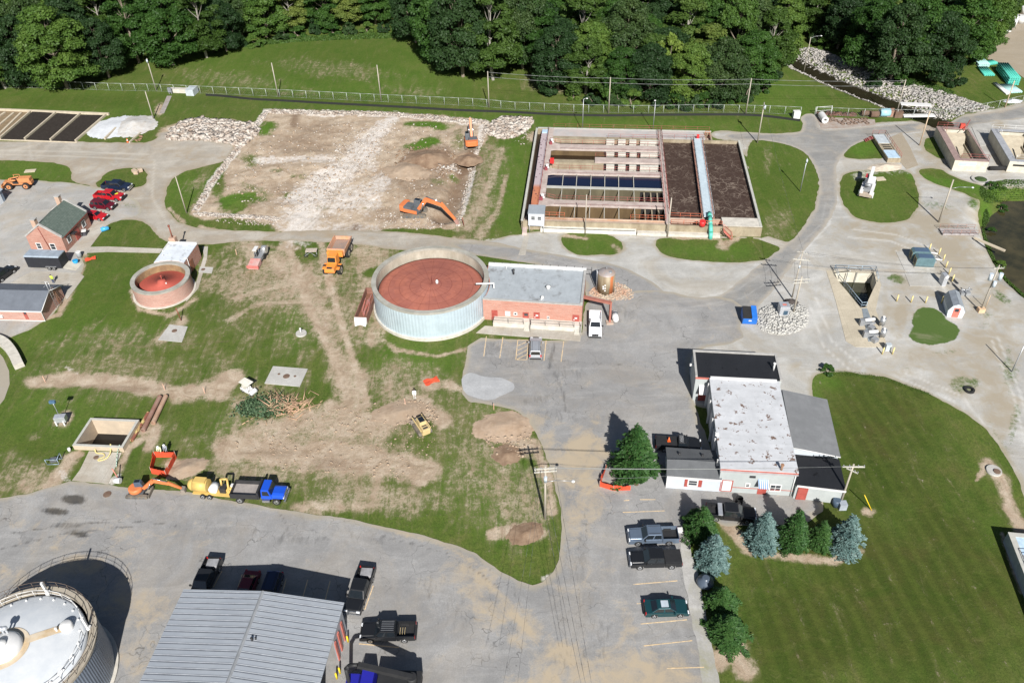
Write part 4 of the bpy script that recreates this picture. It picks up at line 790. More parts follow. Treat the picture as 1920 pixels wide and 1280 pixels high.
for k in range(nR):
    t=2*math.pi*k/nR; t2=2*math.pi*(k+1)/nR; a=Vector((rr*math.cos(t),rr*math.sin(t),6.2)); c=Vector((rr*math.cos(t2),rr*math.sin(t2),6.2))
    mb.cyl(a,a+Vector((0,0,1.1)),.035,n=5); mb.cyl(a+Vector((0,0,1.1)),c+Vector((0,0,1.1)),.035,n=5); mb.cyl(a+Vector((0,0,.6)),c+Vector((0,0,.6)),.03,n=5)
part('handrail',mb,FRW,wt)
mb=MB(); rr2=r1-.12
for k in range(36):
    t=2*math.pi*k/36; t2=2*math.pi*(k+1)/36; a=Vector((rr2*math.cos(t),rr2*math.sin(t),6.3)); c=Vector((rr2*math.cos(t2),rr2*math.sin(t2),6.3)); mb.cyl(a,a+Vector((0,0,1.)),.03,n=5); mb.cyl(a+Vector((0,0,1.)),c+Vector((0,0,1.)),.03,n=5); mb.cyl(a+Vector((0,0,.5)),c+Vector((0,0,.5)),.02,n=4)
part('rim_rail',mb,M('brown_rail',(.12,.09,.07),.7),wt)
for k in range(26):
    t=2*math.pi*(k+.5)/26; part('lift_lug',MB().sph(((rr-.45)*math.cos(t),(rr-.45)*math.sin(t),6.42),.13,8),FRW,wt)
for px_ in ((93,1105),(168,1176)):
    q=Vector((*onz(px_,6.3),0)).normalized()*(rc+.15); part('guide_post',MB().cbox((q.x,q.y,7.1),(.22,.22,2.1)).cbox((q.x*1.01,q.y*1.01,6.3),(.4,.4,.4)),FRW,wt)
# ---- metal roofed shed (bottom)
MS=Fr((262.5,1280),(597.5,1280),5.2)
nw=MS.px(346,1104,5.2); ne=MS.px(643.7,1128.7,5.2); xr=MS.px(491,1112,5.9)[0]
BEV=Fr((346,1104),(643.7,1128.7),5.2)
mw=BEV.L; ms=BEV.thing('vehicle_shed','wide open sided shed with a ribbed silver metal roof beside parked pickups','building')
xr=BEV.px(491,1112,6.1)[0]; Dm=-19.
ribs=corrugated('ribbed_metal_roof',(.42,.45,.48),1.,depth=0.,metal=.35,rough=.4,axis='y')
mb=MB(); mb.profy([(-.1,5.2),(xr,6.1),(mw+.1,5.2),(mw+.1,5.1),(xr,6.0),(-.1,5.1)],Dm,0); part('roof',mb,M('silver_metal_roof',(.44,.47,.50),.42,.35,var=.07,scale=.4,c2=(.38,.41,.45)),ms)
RIBM=M('roof_rib_dark',(.16,.175,.20),.5,.3); mb=MB(); mb2=MB()
for k in range(28):
    y=-.4-k*.67
    for xa,za,xb,zb in ((-.08,5.2,xr-.2,6.09),(xr+.2,6.09,mw+.08,5.2)):
        for m_,dy,hh_,wd_ in ((mb,0,.006,.13),(mb2,.131,.03,.06)):
            m_.add([(xa,y+dy,za+.008),(xb,y+dy,zb+.008),(xb,y+dy+wd_,zb+.008),(xa,y+dy+wd_,za+.008),(xa,y+dy,za+hh_+.01),(xb,y+dy,zb+hh_+.01),(xb,y+dy+wd_,zb+hh_+.01),(xa,y+dy+wd_,za+hh_+.01)],[(0,1,5,4),(1,2,6,5),(2,3,7,6),(3,0,4,7),(4,5,6,7)])
part('roof_seam',mb,RIBM,ms); part('roof_rib',mb2,M('roof_rib_light',(.56,.58,.60),.4,.3),ms)
mb=MB().add([(xr-.22,Dm,6.06),(xr,Dm,6.18),(xr+.22,Dm,6.06),(xr-.22,0,6.06),(xr,0,6.18),(xr+.22,0,6.06)],[(0,1,4,3),(1,2,5,4),(0,2,1),(3,4,5)]); part('ridge_cap',mb,GREYM,ms)
SHW=corrugated('grey_ribbed_wall',(.36,.38,.41),30,axis='y',depth=.3)
mb=MB(); mb.box(.3,mw-.3,-.35,-.2,0,5.1); mb.box(.3,.45,Dm+.3,-.35,0,5.08); mb.box(mw-.45,mw-.3,-3.6,-.35,0,5.08); mb.box(mw-.45,mw-.3,-8.8,-3.6,4.2,5.08); mb.box(mw-.45,mw-.3,-11.6,-8.8,0,5.08); mb.box(mw-.45,mw-.3,Dm+.3,-11.6,4.2,5.08); part('wall',mb,SHW,ms)
for y in (-1.4,-2.6,-3.7,-11.5): part('door_frame',MB().box(mw-.29,mw-.16,y,y+.35,0,3.3),M('faded_red_trim',(.42,.13,.10)),ms)
v=BEV.px(473,1200,6.0); part('roof_vent',MB().cyl((v[0],v[1],5.9),(v[0],v[1],6.5),.12).cyl((v[0]+.3,v[1]+.2,5.8),(v[0]+.3,v[1]+.2,6.3),.08),DARKM,ms)
flat('pavement',[(640,1150),(672,1148),(676,1210),(640,1290),(590,1300)],CONC,.03,.09)
YEL=M('safety_yellow',(.72,.52,.02),.5)
for b0,t0 in (((653,1203),(650,1191)),((638,1262),(633,1248)),((632,1272),(628,1262))):
    p=P(*b0); solo('bollard',f'bright yellow bollard {["at the shed doorway nearest the black pickup","at the shed doorway, upper of the bottom pair","at the shed doorway, lowest by the bottom edge"][[1203,1262,1272].index(b0[1])]}','bollard',MB().cyl((0,0,0),(0,0,1.1),.1,n=12).sph((0,0,1.1),.1,8),YEL,p,group='bright yellow bollards by the metal shed')
# ---- brick house
HO=Fr((60,470),(122.5,472.5),0)
HX0,HX1,HY0,HY1=0.0,6.75,.05,9.2; HE,HR=2.95,5.3; XM=(HX0+HX1)/2
ho=HO.thing('brick_house','red brick house with a steep green grey roof and a chimney at each gable','house')
mb=MB(); mb.profy([(HX0,0),(HX1,0),(HX1,HE),(XM,HR),(HX0,HE)],HY0,HY1); part('wall',mb,BR_RED,ho)
b=NB('green_slate'); p=b.obj(); n=b.noise(b.map(p,(2.5,2.5,.6)),1.,5,.7); g=b.ramp(n,[(.3,(.075,.10,.085)),(.55,(.115,.145,.125)),(.75,(.17,.19,.165))])
br=b.n('TexBrick'); cx=b.n('CombineXYZ'); s=b.n('SeparateXYZ'); b.l(p,s.inputs[0]); b.l(s.outputs[1],cx.inputs[0]); b.l(s.outputs[2],cx.inputs[1]); b.l(cx.outputs[0],br.inputs['Vector']); br.inputs['Scale'].default_value=1; br.inputs['Brick Width'].default_value=.45; br.inputs['Row Height'].default_value=.2; br.inputs['Mortar Size'].default_value=.02; br.inputs['Color1'].default_value=(0,0,0,1); br.inputs['Color2'].default_value=(.5,.5,.5,1); br.inputs['Mortar'].default_value=(1,1,1,1)
g=b.mix(b.math('MULTIPLY',br.outputs['Color'],.4),g,(.05,.065,.055)); SLATE=b.done(g,.85,0,.2)
mb=MB(); mb.profy([(HX0-.25,HE-.12),(XM,HR+.03),(HX1+.25,HE-.12),(HX1+.25,HE+.04),(XM,HR+.2),(HX0-.25,HE+.04)],HY0+.3,HY1-.3); part('roof',mb,SLATE,ho)
for y in (HY0,HY1): 
    mb=MB(); y0,y1=(y-.06,y+.28) if y==HY0 else (y-.28,y+.06); mb.profy([(HX0-.1,HE),(XM,HR+.12),(HX1+.1,HE),(HX1+.1,HE+.3),(XM,HR+.48),(HX0-.1,HE+.3)],y0,y1); part('coping',mb,MATS['weathered_coping'],ho)
for y in (HY0+.05,HY1-.85): 
    ch=part('chimney',MB().box(XM-1.3,XM-.5,y,y+.8,HR-1.2,HR+1.1),M('tan_brick',(.45,.33,.25),.9,c2=(.4,.25,.18)),ho); part('cap',MB().box(XM-1.38,XM-.42,y-.08,y+.88,HR+1.1,HR+1.25),MATS['weathered_coping'],ch)
window(HO,ho,'-y',HY0,(66,455,81,467),bars=1); window(HO,ho,'-y',HY0,(91.5,456,107.5,468.5),bars=1)
for r in ((124,460,138,445),(150,428,164,413)):
    a=HO.wx(r[0],r[1],HX1); c=HO.wx(r[2],r[3],HX1); 
yy=lambda px_:HO.wx(px_[0],px_[1],HX1)
def winx(par,y0,y1,z0,z1,X,s=1):
    mb=MB(); e=sorted((X,X+s*.07)); f=.14
    mb.box(e[0],e[1],y0,y1,z0,z0+f); mb.box(e[0],e[1],y0,y1,z1-f,z1); mb.box(e[0],e[1],y0,y0+f,z0+f,z1-f); mb.box(e[0],e[1],y1-f,y1,z0+f,z1-f); w=part('window',mb,FRW,par)
    e=sorted((X,X+s*.04)); part('pane',MB().box(e[0],e[1],y0+f*.8,y1-f*.8,z0+f*.8,z1-f*.8),GLASS,w)
a=yy((130,450)); winx(ho,a[0]-.55,a[0]+.55,1.0,2.3,HX1); a=yy((157,421)); winx(ho,a[0]-.6,a[0]+.6,1.0,2.3,HX1)
a=yy((146,440)); part('door',MB().box(HX1,HX1+.08,a[0]-.7,a[0]+.7,0,2.25),REDP,ho)
part('downpipe',MB().cyl((XM+.4,HY0-.06,.0),(XM-.3,HY0-.06,HR-.4),.07,n=6),M('dark_red_metal',(.18,.04,.03)),ho)
part('gutter',MB().box(HX1+.22,HX1+.36,HY0+.3,HY1-.3,HE-.16,HE-.02),MATS['dark_red_metal'],ho)
part('awning',MB().box(HX1,HX1+.9,a[0]-2.0,a[0]-1.0,2.2,2.3),DARKM,ho)
flat('pavement',[(150,455),(178,420),(200,422),(170,462),(160,472)],CONC,.07,.12)
# ---- ranch garage lower left
GA=Fr((0,600),(85,602),0)
ga=GA.thing('brick_garage','low pink brick garage with a blue grey gable roof, ladder and antenna on its end','building')
gx0,gx1=-10.,GA.L; gy1=6.7; gm=3.25; ge,gr_h=2.25,3.75
mb=MB(); gable_wall(mb,gx0,gx1,0,gm,gy1,ge,gr_h-.1); part('wall',mb,BR_PNK,ga)
mb=MB(); gable_roof(mb,gx0,gx1+.35,-.35,gm,gy1+.35,ge,gr_h,.14); part('roof',mb,SHING('blue_grey_shingle',(.135,.15,.175)),ga)
mb=MB(); mb.box(gx0,gx1+.38,-.42,-.352,ge-.18,ge+.03); mb.cyl((gx1+.4,-.35,ge-.02),(gx1+.4,gm,gr_h-.02),.06,n=4); mb.cyl((gx1+.4,gy1+.35,ge-.02),(gx1+.4,gm,gr_h-.02),.06,n=4); mb.box(gx1-.02,gx1+.04,-.04,.06,0,ge-.2); part('fascia',mb,FRW,ga)
door(GA,ga,'-y',0,(41,582,55,598),glass=(43,583,50,589)); mb=MB(); mb.box(gx0,gx1,-.06,-.002,0,.12); part('plinth',mb,FRW,ga)
v=GA.wy(3,592,0); part('vent_hood',MB().box(v[0]-.3,v[0]+.3,-.3,-.002,v[1]-.2,v[1]+.2),FRW,ga)
mb=MB()
for y in (4.0,4.5): mb.cyl((gx1+.5,y+.3,0),(gx1+.15,y,3.6),.04,n=5)
for k in range(9): z=.3+k*.35; t=z/3.6; mb.cyl((gx1+.5-.35*t,4.3-.3*t,z),(gx1+.5-.35*t,4.8-.3*t,z),.03,n=5)
lad=GA.thing('ladder','dark ladder leaning on the end wall of the pink brick garage','ladder'); part('rung',mb,M('rusty_metal',(.28,.11,.05)),lad)
an=GA.thing('antenna_mast','thin steel antenna mast on the ridge end of the pink brick garage','antenna')
mb=MB(); mb.cyl((gx1+.4,gm,.2),(gx1+.4,gm,5.6),.04,n=6); mb.cyl((gx1+.4,gm+.6,.2),(gx1+.4,gm+.6,5.2),.03,n=6)
for k in range(8): mb.cyl((gx1+.4,gm,.6+k*.5),(gx1+.4,gm+.6,.6+k*.5),.02,n=4)
part('mast',mb,GALV,an); part('element',MB().cyl((gx1-.3,gm,5.4),(gx1+1.0,gm,5.5),.03,n=5).cyl((gx1+.3,gm-.7,4.9),(gx1+.3,gm+.7,4.9),.03,n=5),GALV,an)
# ---- tin shed left edge
TS=Fr((0,385),(18,370),0)
ts=TS.thing('metal_shed','small blue grey metal shed with a white roller door at the left edge','building')
mb=MB(); gable_wall(mb,-5.2,1.9,0,2.3,4.6,2.5,3.4); part('wall',mb,M('blue_grey_sheet',(.20,.25,.32),.5,.2),ts); mb=MB(); gable_roof(mb,-5.2,1.9,-.3,2.3,4.9,2.5,3.5,.1,ov=.2); part('roof',mb,M('pale_blue_roof',(.40,.46,.54),.5,.2),ts)
part('roller_door',MB().box(-2.6,1.2,-.06,-.002,0,2.2),M('white_door',(.68,.72,.76),.5),ts)
# ---- small round brick tank + pump house
(o2,r2)=circ3((243.5,528),(356,507),(300,549.5),2.9)
st=thing('round_brick_tank','small round brick tank with a red sunken cover attached to a white roofed pump house','tank',(o2[0],o2[1],0))
part('wall',MB().ring(r2-.4,r2-.06,0,2.65,80),BR_PNK,st); part('rim',MB().ring(r2-.75,r2,2.65,2.9,80),MATS['grey_concrete'],st); part('inner_wall',MB().ring(r2-.78,r2-.41,1.3,2.649,80),M('stained_wall',(.30,.20,.10),.9,c2=(.16,.10,.06)),st)
part('cover',MB().lathe([(r2-.8,1.45),(r2-1.0,1.55),(.7,1.95),(.6,2.3),(.01,2.35)],64,cap=False),M('red_lead_cover',(.40,.085,.06),.75,var=.12,c2=(.34,.07,.05)),st); part('footing',MB().ring(r2-.3,r2+.3,0,.14,80),MATS['pale_concrete'],st)
part('vent_pipe',MB().cyl((.1,.1,2.3),(.1,.1,3.0),.07).cyl((.1,.1,3.0),(.1,.1,3.15),.16),M('red_lead_cover',(.4,.085,.06)),st)
part('hatch',MB().cyl((.9,-.5,1.85),(.9,-.5,2.1),.12),FRW,st)
PH=Fr((288,492),(344,494),3.0,0); 
c2=PH.loc(np.array([o2[0],o2[1],0])); e1=PH.px(366,456.5,3.); e0=PH.px(325,455,3.)
ph=PH.thing('pump_house','brick pump house with a patchy white roof behind the small round tank','building')
x1p=max(e1[0],PH.L); y1p=e1[1]; x0p=.1
ap=[]
for k in range(9):
    x=x0p+(x1p-x0p)*k/8; d2=(r2+.03)**2-(x-c2[0])**2; ap.append((x,(c2[1]+math.sqrt(d2)) if d2>0 else c2[1]))
poly=ap+[(x1p,y1p),(x0p,y1p)]
part('wall',MB().prism(poly,0,2.95),BR_RED,ph)
part('roof',MB().prism(poly,2.952,3.08),stainroof('patchy_white_roof',(.62,.66,.70),(.30,.31,.32),.8,(.56,.68),(1,1,1)),ph)
part('parapet',MB().box(x0p,x1p,y1p-.3,y1p+.02,3.08,3.3).box(x0p,x0p+.2,y1p-3.,y1p-.3,3.08,3.25),FRW,ph)
ch=part('chimney',MB().box(x0p+.2,x0p+1.3,y1p-.2,y1p+.75,0,4.0),M('tan_brick',(.45,.33,.25)),ph); part('flue',MB().cyl((x0p+.75,y1p+.3,4.),(x0p+.7,y1p+.35,6.1),.12).cyl((x0p+.7,y1p+.35,6.1),(x0p+.7,y1p+.35,6.35),.2),M('rusty_red_steel',(.22,.07,.045),.7,.2),ch)
part('door',MB().box(x1p,x1p+.08,1.9,3.,0,2.1),M('brown_door',(.22,.09,.05)),ph); part('roof_vent',MB().cyl((1.,1.8,3.),(1.,1.8,3.5),.06,n=6),FRW,ph)
part('conduit',MB().tube([(x1p+.1,1.4,0),(x1p+.1,1.4,3.1),(x1p-.5,1.4,3.2)],.05),FRW,ph)
flat('concrete_path',[(344,560),(366,535),(382,480),(380,462),(390,462),(388,485),(372,540),(350,565)],CONC,.04)
# ---- concrete pads with manholes
IRON=M('rusty_iron',(.14,.085,.06),.9,.2,c2=(.2,.14,.1))
def manhole(px,r,z=.07,name='manhole_cover',lab=None,g='manhole covers'):
    p=P(*px,z); return solo(name,lab,'manhole cover',MB().cyl((0,0,-.05),(0,0,.03),r,n=24),IRON,p,group=g)
flat('concrete_pad',[(375,500),(400,501),(397,512),(372,510)],PADC,.08); flat('concrete_pad',[(370,510),(400,510),(395,517),(366,516)],PADC,.07) if 0 else None
flat('concrete_pad',[(318,608),(352,612),(341,641),(296,637)],PADC,.09); flat('concrete_pad',[(512,686),(577,691),(562,724),(496,718)],PADC,.12)
manhole((327,620),.42,.1,lab='rusty round cover in the small slab by the red post'); manhole((537,705),.5,.13,lab='dark manhole cover in the centre of the pale square slab')
manhole((523,701),.2,.13,'inspection_cover','small lid left of centre on the pale square slab'); manhole((553,705),.2,.13,'inspection_cover','small lid right of centre on the pale square slab'); manhole((381,505),.35,.1,'inspection_cover','square slab lid beside the small round brick tank')
manhole((201,926),.5,.09,lab='dark manhole cover in the asphalt near the concrete drive'); manhole((1193,907),.3,.09,lab='small manhole cover near the orange fence by the spruce'); manhole((180,857),.33,.1,lab='manhole cover in the drive beside the yellow hose')
for px_,r_,lab in (((1863,883),1.0,'pale concrete manhole ring at the lawn edge with a rusty lid'),((1512,250),.1,''),((565,626),.9,'small round concrete base with a white valve in the grass')):
    if not lab: continue
    p=P(*px_); t=thing('manhole',lab,'manhole',p); part('collar',MB().cyl((0,0,-.1),(0,0,.25),r_,r_*.92,n=28),PADC,t)
    if r_>.95: part('lid',MB().cyl((.2,-.3,.25),(.2,-.3,.36),.42,n=20),IRON,t)
    else: part('valve',MB().cyl((0,0,.2),(0,0,1.0),.11).sph((0,0,1.05),.18),FRW,t)
# ---- concrete pit
pit=PIT.thing('concrete_pit','open square concrete pit full of dark water with hoses over its front wall','pit')
PC=M('board_marked_concrete',(.50,.41,.30),.85,var=.15,c2=(.40,.33,.25),scale=.8); PW,PD=PIT.L,5.25
mb=MB(); t=.32
for (a,b_,c,d) in ((0,PW,0,t),(0,PW,PD-t,PD),(0,t,t,PD-t),(PW-t,PW,t,PD-t)): mb.box(a,b_,c,d,-3.2,.78)
part('wall',mb,PC,pit); mb=MB()
for (a,b_,c,d) in ((-.03,PW+.03,-.03,t),(-.03,PW+.03,PD-t,PD+.03),(-.03,t,t,PD-t),(PW-t,PW+.03,t,PD-t)): mb.box(a,b_,c,d,.782,.86)
part('coping',mb,M('pale_coping',(.44,.43,.38),.85,c2=(.38,.38,.35)),pit); part('water',MB().box(t,PW-t,t,PD-t,-3.2,-1.9),wmat('pit_water',(.004,.004,.004),.5,1.,.05),pit)
flat('concrete_drive',[(167,845),(228,848),(203,906),(135,900),(150,880)],CONC,.06)
def hose(name,label,pts,r,m,z=.08,cat='hose'):
    q=chaikin([p[:2] for p in pts],2,False); zs=np.interp(np.linspace(0,1,len(q)),np.linspace(0,1,len(pts)),[p[2] for p in pts]); mb=MB(); w=[Vector(P(x,y,zz)) for (x,y),zz in zip(q,zs)]; o=w[0].copy(); mb.tube([v-o for v in w],r,6); return solo(name,label,cat,mb,m,o)
YH=M('yellow_hose',(.62,.52,.22),.7); 
hose('hose','yellow hose curling over the drive below the pit',[(178,842,.4),(180,850,.15),(195,849,.1),(197,856,.1),(184,860,.1),(184,864,.1),(200,860,.1),(208,848,.4),(207,833,1.0)],.09,YH)
hose('hose','pale green hose hanging straight down from the pit corner',[(224,834,1.0),(220,845,.5),(218,875,.1)],.06,M('green_hose',(.38,.52,.42),.7))
# ---- rusty pipes beside pit
PIPEM=M('rusty_pipe',(.24,.10,.065),.8,.2,c2=(.36,.25,.2),scale=.8)
for a,b_,r_,m_,lab in (((311,742),(287,793),.33,M('brown_pipe',(.34,.19,.12),.8,c2=(.42,.3,.22)),'longest tan brown pipe lying beside the concrete pit'),((300,743),(268,807),.33,PIPEM,'dark rusty pipe, middle one of the three beside the pit'),((278,773),(247,826),.22,M('yellow_pipe',(.62,.5,.2),.7,c2=(.24,.09,.06),thr=(.45,.5)),'thin yellow and rust pipe closest to the concrete pit')):
    p=P(*a,r_); q=P(*b_,r_); d=Vector(q-p); mb=MB().ring(r_*.75,r_,0,d.length,20); M_=d.to_track_quat('Z','Y').to_matrix(); mb.v=[tuple(M_@Vector(v)) for v in mb.v]; solo('steel_pipe',lab,'pipe',mb,m_,p,group='pipes beside the concrete pit')
# ---- steel tank + pipe bridge + propane
pb=P(1137,553); stt=thing('steel_tank','rust streaked steel storage tank standing on gravel beside the pipe bridge','tank',pb+np.array([0,1.3,0]))
h_=3.6; R_t=1.42
b=NB('streaked_steel'); p=b.obj(); s=b.n('SeparateXYZ'); b.l(p,s.inputs[0]); n=b.noise(b.map(p,(1,1,.12)),1.3,5,.7); g=b.ramp(n,[(.35,(.20,.15,.09)),(.6,(.30,.25,.17))]); a_=b.math('ARCTAN2',s.outputs[1],s.outputs[0])
k_=b.math('ABSOLUTE',b.math('SUBTRACT',a_,-.95)); k_=b.math('ADD',k_,b.math('MULTIPLY',b.math('SUBTRACT',n,.5),.8)); g=b.mix(b.ramp(k_,[(.18,1),(.34,0)]),g,(.42,.14,.05)); part('shell',MB().lathe([(R_t,0),(R_t,h_)],40),b.done(g,.6,.2),stt)
part('dome',MB().lathe([(R_t+.02,h_),(R_t*.8,h_+.28),(R_t*.4,h_+.45),(.01,h_+.5)],40,cap=False),M('dusty_grey_steel',(.36,.34,.34),.5,.3,c2=(.42,.30,.22)),stt); part('hatch',MB().cyl((.55,-.5,h_+.2),(.55,-.5,h_+.5),.28).cyl((0,.3,h_+.4),(0,.3,h_+.8),.08),GREYM,stt)
mb=MB(); 
for s_ in (-.25,.25): mb.cyl((-R_t-.15,s_,.1),(-R_t-.15,s_,h_+.5),.04,n=5)
for k in range(11): mb.cyl((-R_t-.15,-.25,.3+k*.33),(-R_t-.15,.25,.3+k*.33),.03,n=4)
part('ladder',mb,GALV,stt)
for dx,dz in ((-.62,1.75),(-.32,2.0),(-.3,1.45),(-.6,1.35),(-.3,.95)):
    part('label_plate',MB().box(dx-.12,dx+.12,-R_t-.02,-math.sqrt(R_t**2-dx**2)+.05,dz-.12,dz+.12),FRW,stt)
RSTEEL=M('faded_red_steel',(.38,.15,.11),.7,.1,c2=(.30,.11,.08))
pbz=thing('pipe_bridge','faded red steel beam and tall post reaching from the brick building to a footing','pipe bridge',P(1143,608))
p0=P(1143,608); pt=lambda x,y,z:tuple(P(x,y,z)-p0); zt=hgt((1143,606),(1146,566)); 
mb=MB(); q=Vector(P(1143,606)-p0); mb.cbox((q.x,q.y,zt/2),(.3,.3,zt)); mb.cbox((q.x,q.y+1.2,zt/2-.2),(.14,.14,zt-.4)); part('post',mb,RSTEEL,pbz)
e=db_.world(bw,2.3,0); ev=Vector((e[0]-p0[0],e[1]-p0[1],zt-.2)); tv=Vector((q.x,q.y,zt-.2)); d=tv-ev; mb=MB(); mb.cbox((ev+tv)/2,(d.length,.55,.3),math.atan2(d.y,d.x)); part('beam',mb,RSTEEL,pbz); part('footing',MB().cbox((q.x,q.y,.15),(1.1,.9,.3)),M('rust_stained_concrete',(.42,.32,.25)),pbz)
pp=P(1153,597,.6); pr=thing('propane_tank','white horizontal propane cylinder beside the footing of the red pipe bridge','tank',P(1153,599)); mb=MB().cyl((0,-.75,.62),(0,.75,.62),.5,n=24).sph((0,-.75,.62),.5,16).sph((0,.75,.62),.5,16); part('cylinder',mb,FRW,pr); part('valve_hood',MB().cyl((0,.15,1.05),(0,.15,1.3),.18),GREYM,pr); part('leg',MB().box(-.35,.35,-.6,-.45,0,.25),GREYM,pr); part('leg',MB().box(-.35,.35,.45,.6,0,.25),GREYM,pr)
# ================================================================= CLARIFIER COMPLEX
cx_=CF.thing('clarifier_basins','long concrete basin block with red handrails, five channels of water or bare walls','water basin')
Zr=1.9; FL=-2.6
CY=lambda y,x=1100:CF.px(x,y,Zr)[1]; CX=lambda x,y=340:CF.px(x,y,Zr)[0]
OC=M('old_basin_concrete',(.36,.31,.22),.9,var=.22,c2=(.20,.155,.10),scale=.6,stretch=(1,1,.5)); WC=M('walkway_concrete',(.47,.40,.36),.85,var=.14,c2=(.33,.26,.23),scale=.8); RC2=M('rust_stained_concrete',(.42,.32,.25),.85,c2=(.30,.15,.08)); RR=M('maroon_rail',(.30,.085,.075),.6,var=.2)
xL,xM,xR=0.,CX(1241,340),43.3; yN=39.2; yE=35.
wall=MB(); t=.35
wall.box(xL,xL+t,0,yN,FL,Zr-.1); wall.box(xL,xR,0,t,FL,Zr-.1); wall.box(xR-t,xR,t,yE,FL,Zr-.1); wall.box(xM+.9,xR,yE-t,yE,FL,Zr-.1); wall.box(xL,37.6,yN-t,yN,FL,Zr-.1); wall.box(37.3,37.65,yE,yN,FL,Zr-.1)
part('wall',wall,OC,cx_)
cap=MB(); 
for a in ((xL-.04,xL+t+.05,0,yN),(xR-t-.05,xR+.04,t,yE),(xL,37.7,yN-t-.05,yN+.04)): cap.box(*a,Zr-.1,Zr+.03)
part('coping',cap,M('pale_coping',(.5,.47,.40),.85),cx_)
part('floor',MB().box(.3,43,.3,34.7,FL-.2,FL),OC,cx_); part('floor',MB().box(.3,37.4,34.71,38.9,FL-.2,FL),OC,cx_)
ys={'f':(t,CY(408)),'d2':(CY(408),CY(386)),'w4':(CY(386),CY(376)),'d1':(CY(376),CY(354)),'p3':(CY(354),CY(350)),'bl':(CY(350),CY(327)),'w3':(CY(327),CY(319)),'e':(CY(319),CY(303)),'w2':(CY(303),CY(297)),'b2':(CY(297),CY(281)),'w1':(CY(281),CY(271)),'b1':(CY(271),CY(261)),'n':(CY(261),yN-t)}
BRW=M('brown_stained_wall',(.125,.083,.038),.9,var=.25,c2=(.07,.042,.02),scale=.5,stretch=(1,1,.3)); OLW=M('olive_stained_wall',(.115,.10,.06),.9,var=.25,c2=(.07,.058,.034),scale=.5,stretch=(1,1,.3)); xa=CX(1024,340)+.2; xW=CX(1018)
xB=xM-.02
part('walkway',MB().box(xW-.3,xa,t,yN-t,Zr-.5,Zr),WC,cx_)                # west spine
part('partition',MB().box(xa-.5,xa-.1,t,ys['n'][0],FL,Zr-.5),OC,cx_)
for k in ('w4','w3','w1'):
    y0,y1=ys[k]; part('walkway',MB().box(xa,xB,y0+.1,y1,Zr-.35,Zr+.02),WC,cx_); part('partition',MB().box(xa-.1,xB,y0+.12,y0+.45,FL,Zr-.352),{'w4':BRW,'w3':BRW,'w1':BRW}[k],cx_)
    m=MB(); m.prism([(xa-.6,y0-.6),(xa+1.9,y0+.15),(xa+1.9,y1-.1),(xa-.6,y1+.8)],Zr-.2,Zr+.035); part('corner_slab',m,WC,cx_)
y0,y1=ys['w2']; part('walkway',MB().box(CX(1114),xB,y0,y1+.6,Zr-.35,Zr+.02),WC,cx_); part('partition',MB().box(xa,CX(1114)+3,y0,y1,FL,Zr-.36),OC,cx_)
y0,y1=ys['p3']; part('partition',MB().box(xa,xB,y0,y1,FL,Zr-.05),OLW,cx_); part('coping',MB().box(xa,xB,y0-.03,y1+.03,Zr-.05,Zr+.02),MATS['pale_coping'],cx_)
y0,y1=ys['f']; 
part('walkway',MB().box(xa,xB,t,y1,Zr-.5,Zr-.1),RC2,cx_); part('partition',MB().box(xa,xB,y1-.3,y1,FL,Zr-.5),OC,cx_)
y0,y1=ys['n']; part('deck',MB().box(xa,xM+9.9,y0+1.2,y1,Zr-.5,Zr-.05),M('grey_deck',(.37,.37,.36),.85,c2=(.45,.38,.35),scale=.5),cx_); part('beam',MB().box(xa,xB,y0,y0+1.2,Zr-1.0,Zr-.02),OC,cx_)
# water
WB=wmat('navy_water',(.006,.010,.028),.03,2.,.02,(.008,.012,.035)); WD=wmat('murky_water',(.022,.013,.007),.35,1.,.05)
part('water',MB().box(xa,xB,ys['bl'][0],ys['bl'][1]+.0,1.3,1.52),WB,cx_); part('water',MB().box(xa,xB,ys['b2'][0],ys['b2'][1],.3,.5),WD,cx_); part('water',MB().box(xa,xB,ys['b1'][0],ys['n'][0],.6,.8),WD,cx_); part('water',MB().box(t,xW-1.8,t,yN-t,.2,.4),WD,cx_)
for k,yy0,yy1 in (('e',)+ys['e'],('d1',)+ys['d1'],('d2',)+ys['d2']): part('water',MB().box(CX(1203),xB,yy0,yy1,-1.2,-1.0),WB,cx_)
# cross beams and baffles
for k,dz in (('bl',-.02),('d1',-.1),('d2',-.1)):
    yy0,yy1=ys[k]
    for xp in (1055,1081,1108,1134,1160,1188): x=CX(xp); part('cross_beam',MB().box(x-.06,x+.06,yy0,yy1,Zr+dz-.14,Zr+dz),M('beam_concrete',(.45,.43,.37),.8),cx_)
for k in ('bl','d1','d2'):
    yy0,yy1=ys[k]
    for xp in (1207,1219,1231): x=CX(xp); part('baffle',MB().box(x-.12,x+.12,yy0,yy1,-1.,Zr-.45),OC,cx_)
for yy,z0,z1 in ((ys['n'][0]+.1,.9,Zr+.1),(ys['w1'][0]-.15,.9,Zr-.3),(ys['w2'][0]-.3,-.8,Zr-.3)):
    for a,b_ in ((1137,1152),(1159,1173),(1180,1193),(1200,1234)): part('weir_block',MB().box(CX(a,260 if yy>25 else 300),CX(b_,260 if yy>25 else 300),yy-.8,yy+.0,z0,z1),M('white_weir',(.56,.55,.49),.8,c2=(.45,.43,.36)),cx_)
DKO=M('opening_shade',(.015,.013,.012),.9)
for yy,z0,z1 in ((ys['n'][0]+.12,.9,Zr+.02),(ys['w1'][0]+.09,.9,Zr-.36),(ys['w2'][0]-.02,-.8,Zr-.36)): part('blackened_opening',MB().box(CX(1133,260),xB-.1,yy-.06,yy,z0,z1),DKO,cx_)  # black panels stand in for the shade in the slots between weir blocks
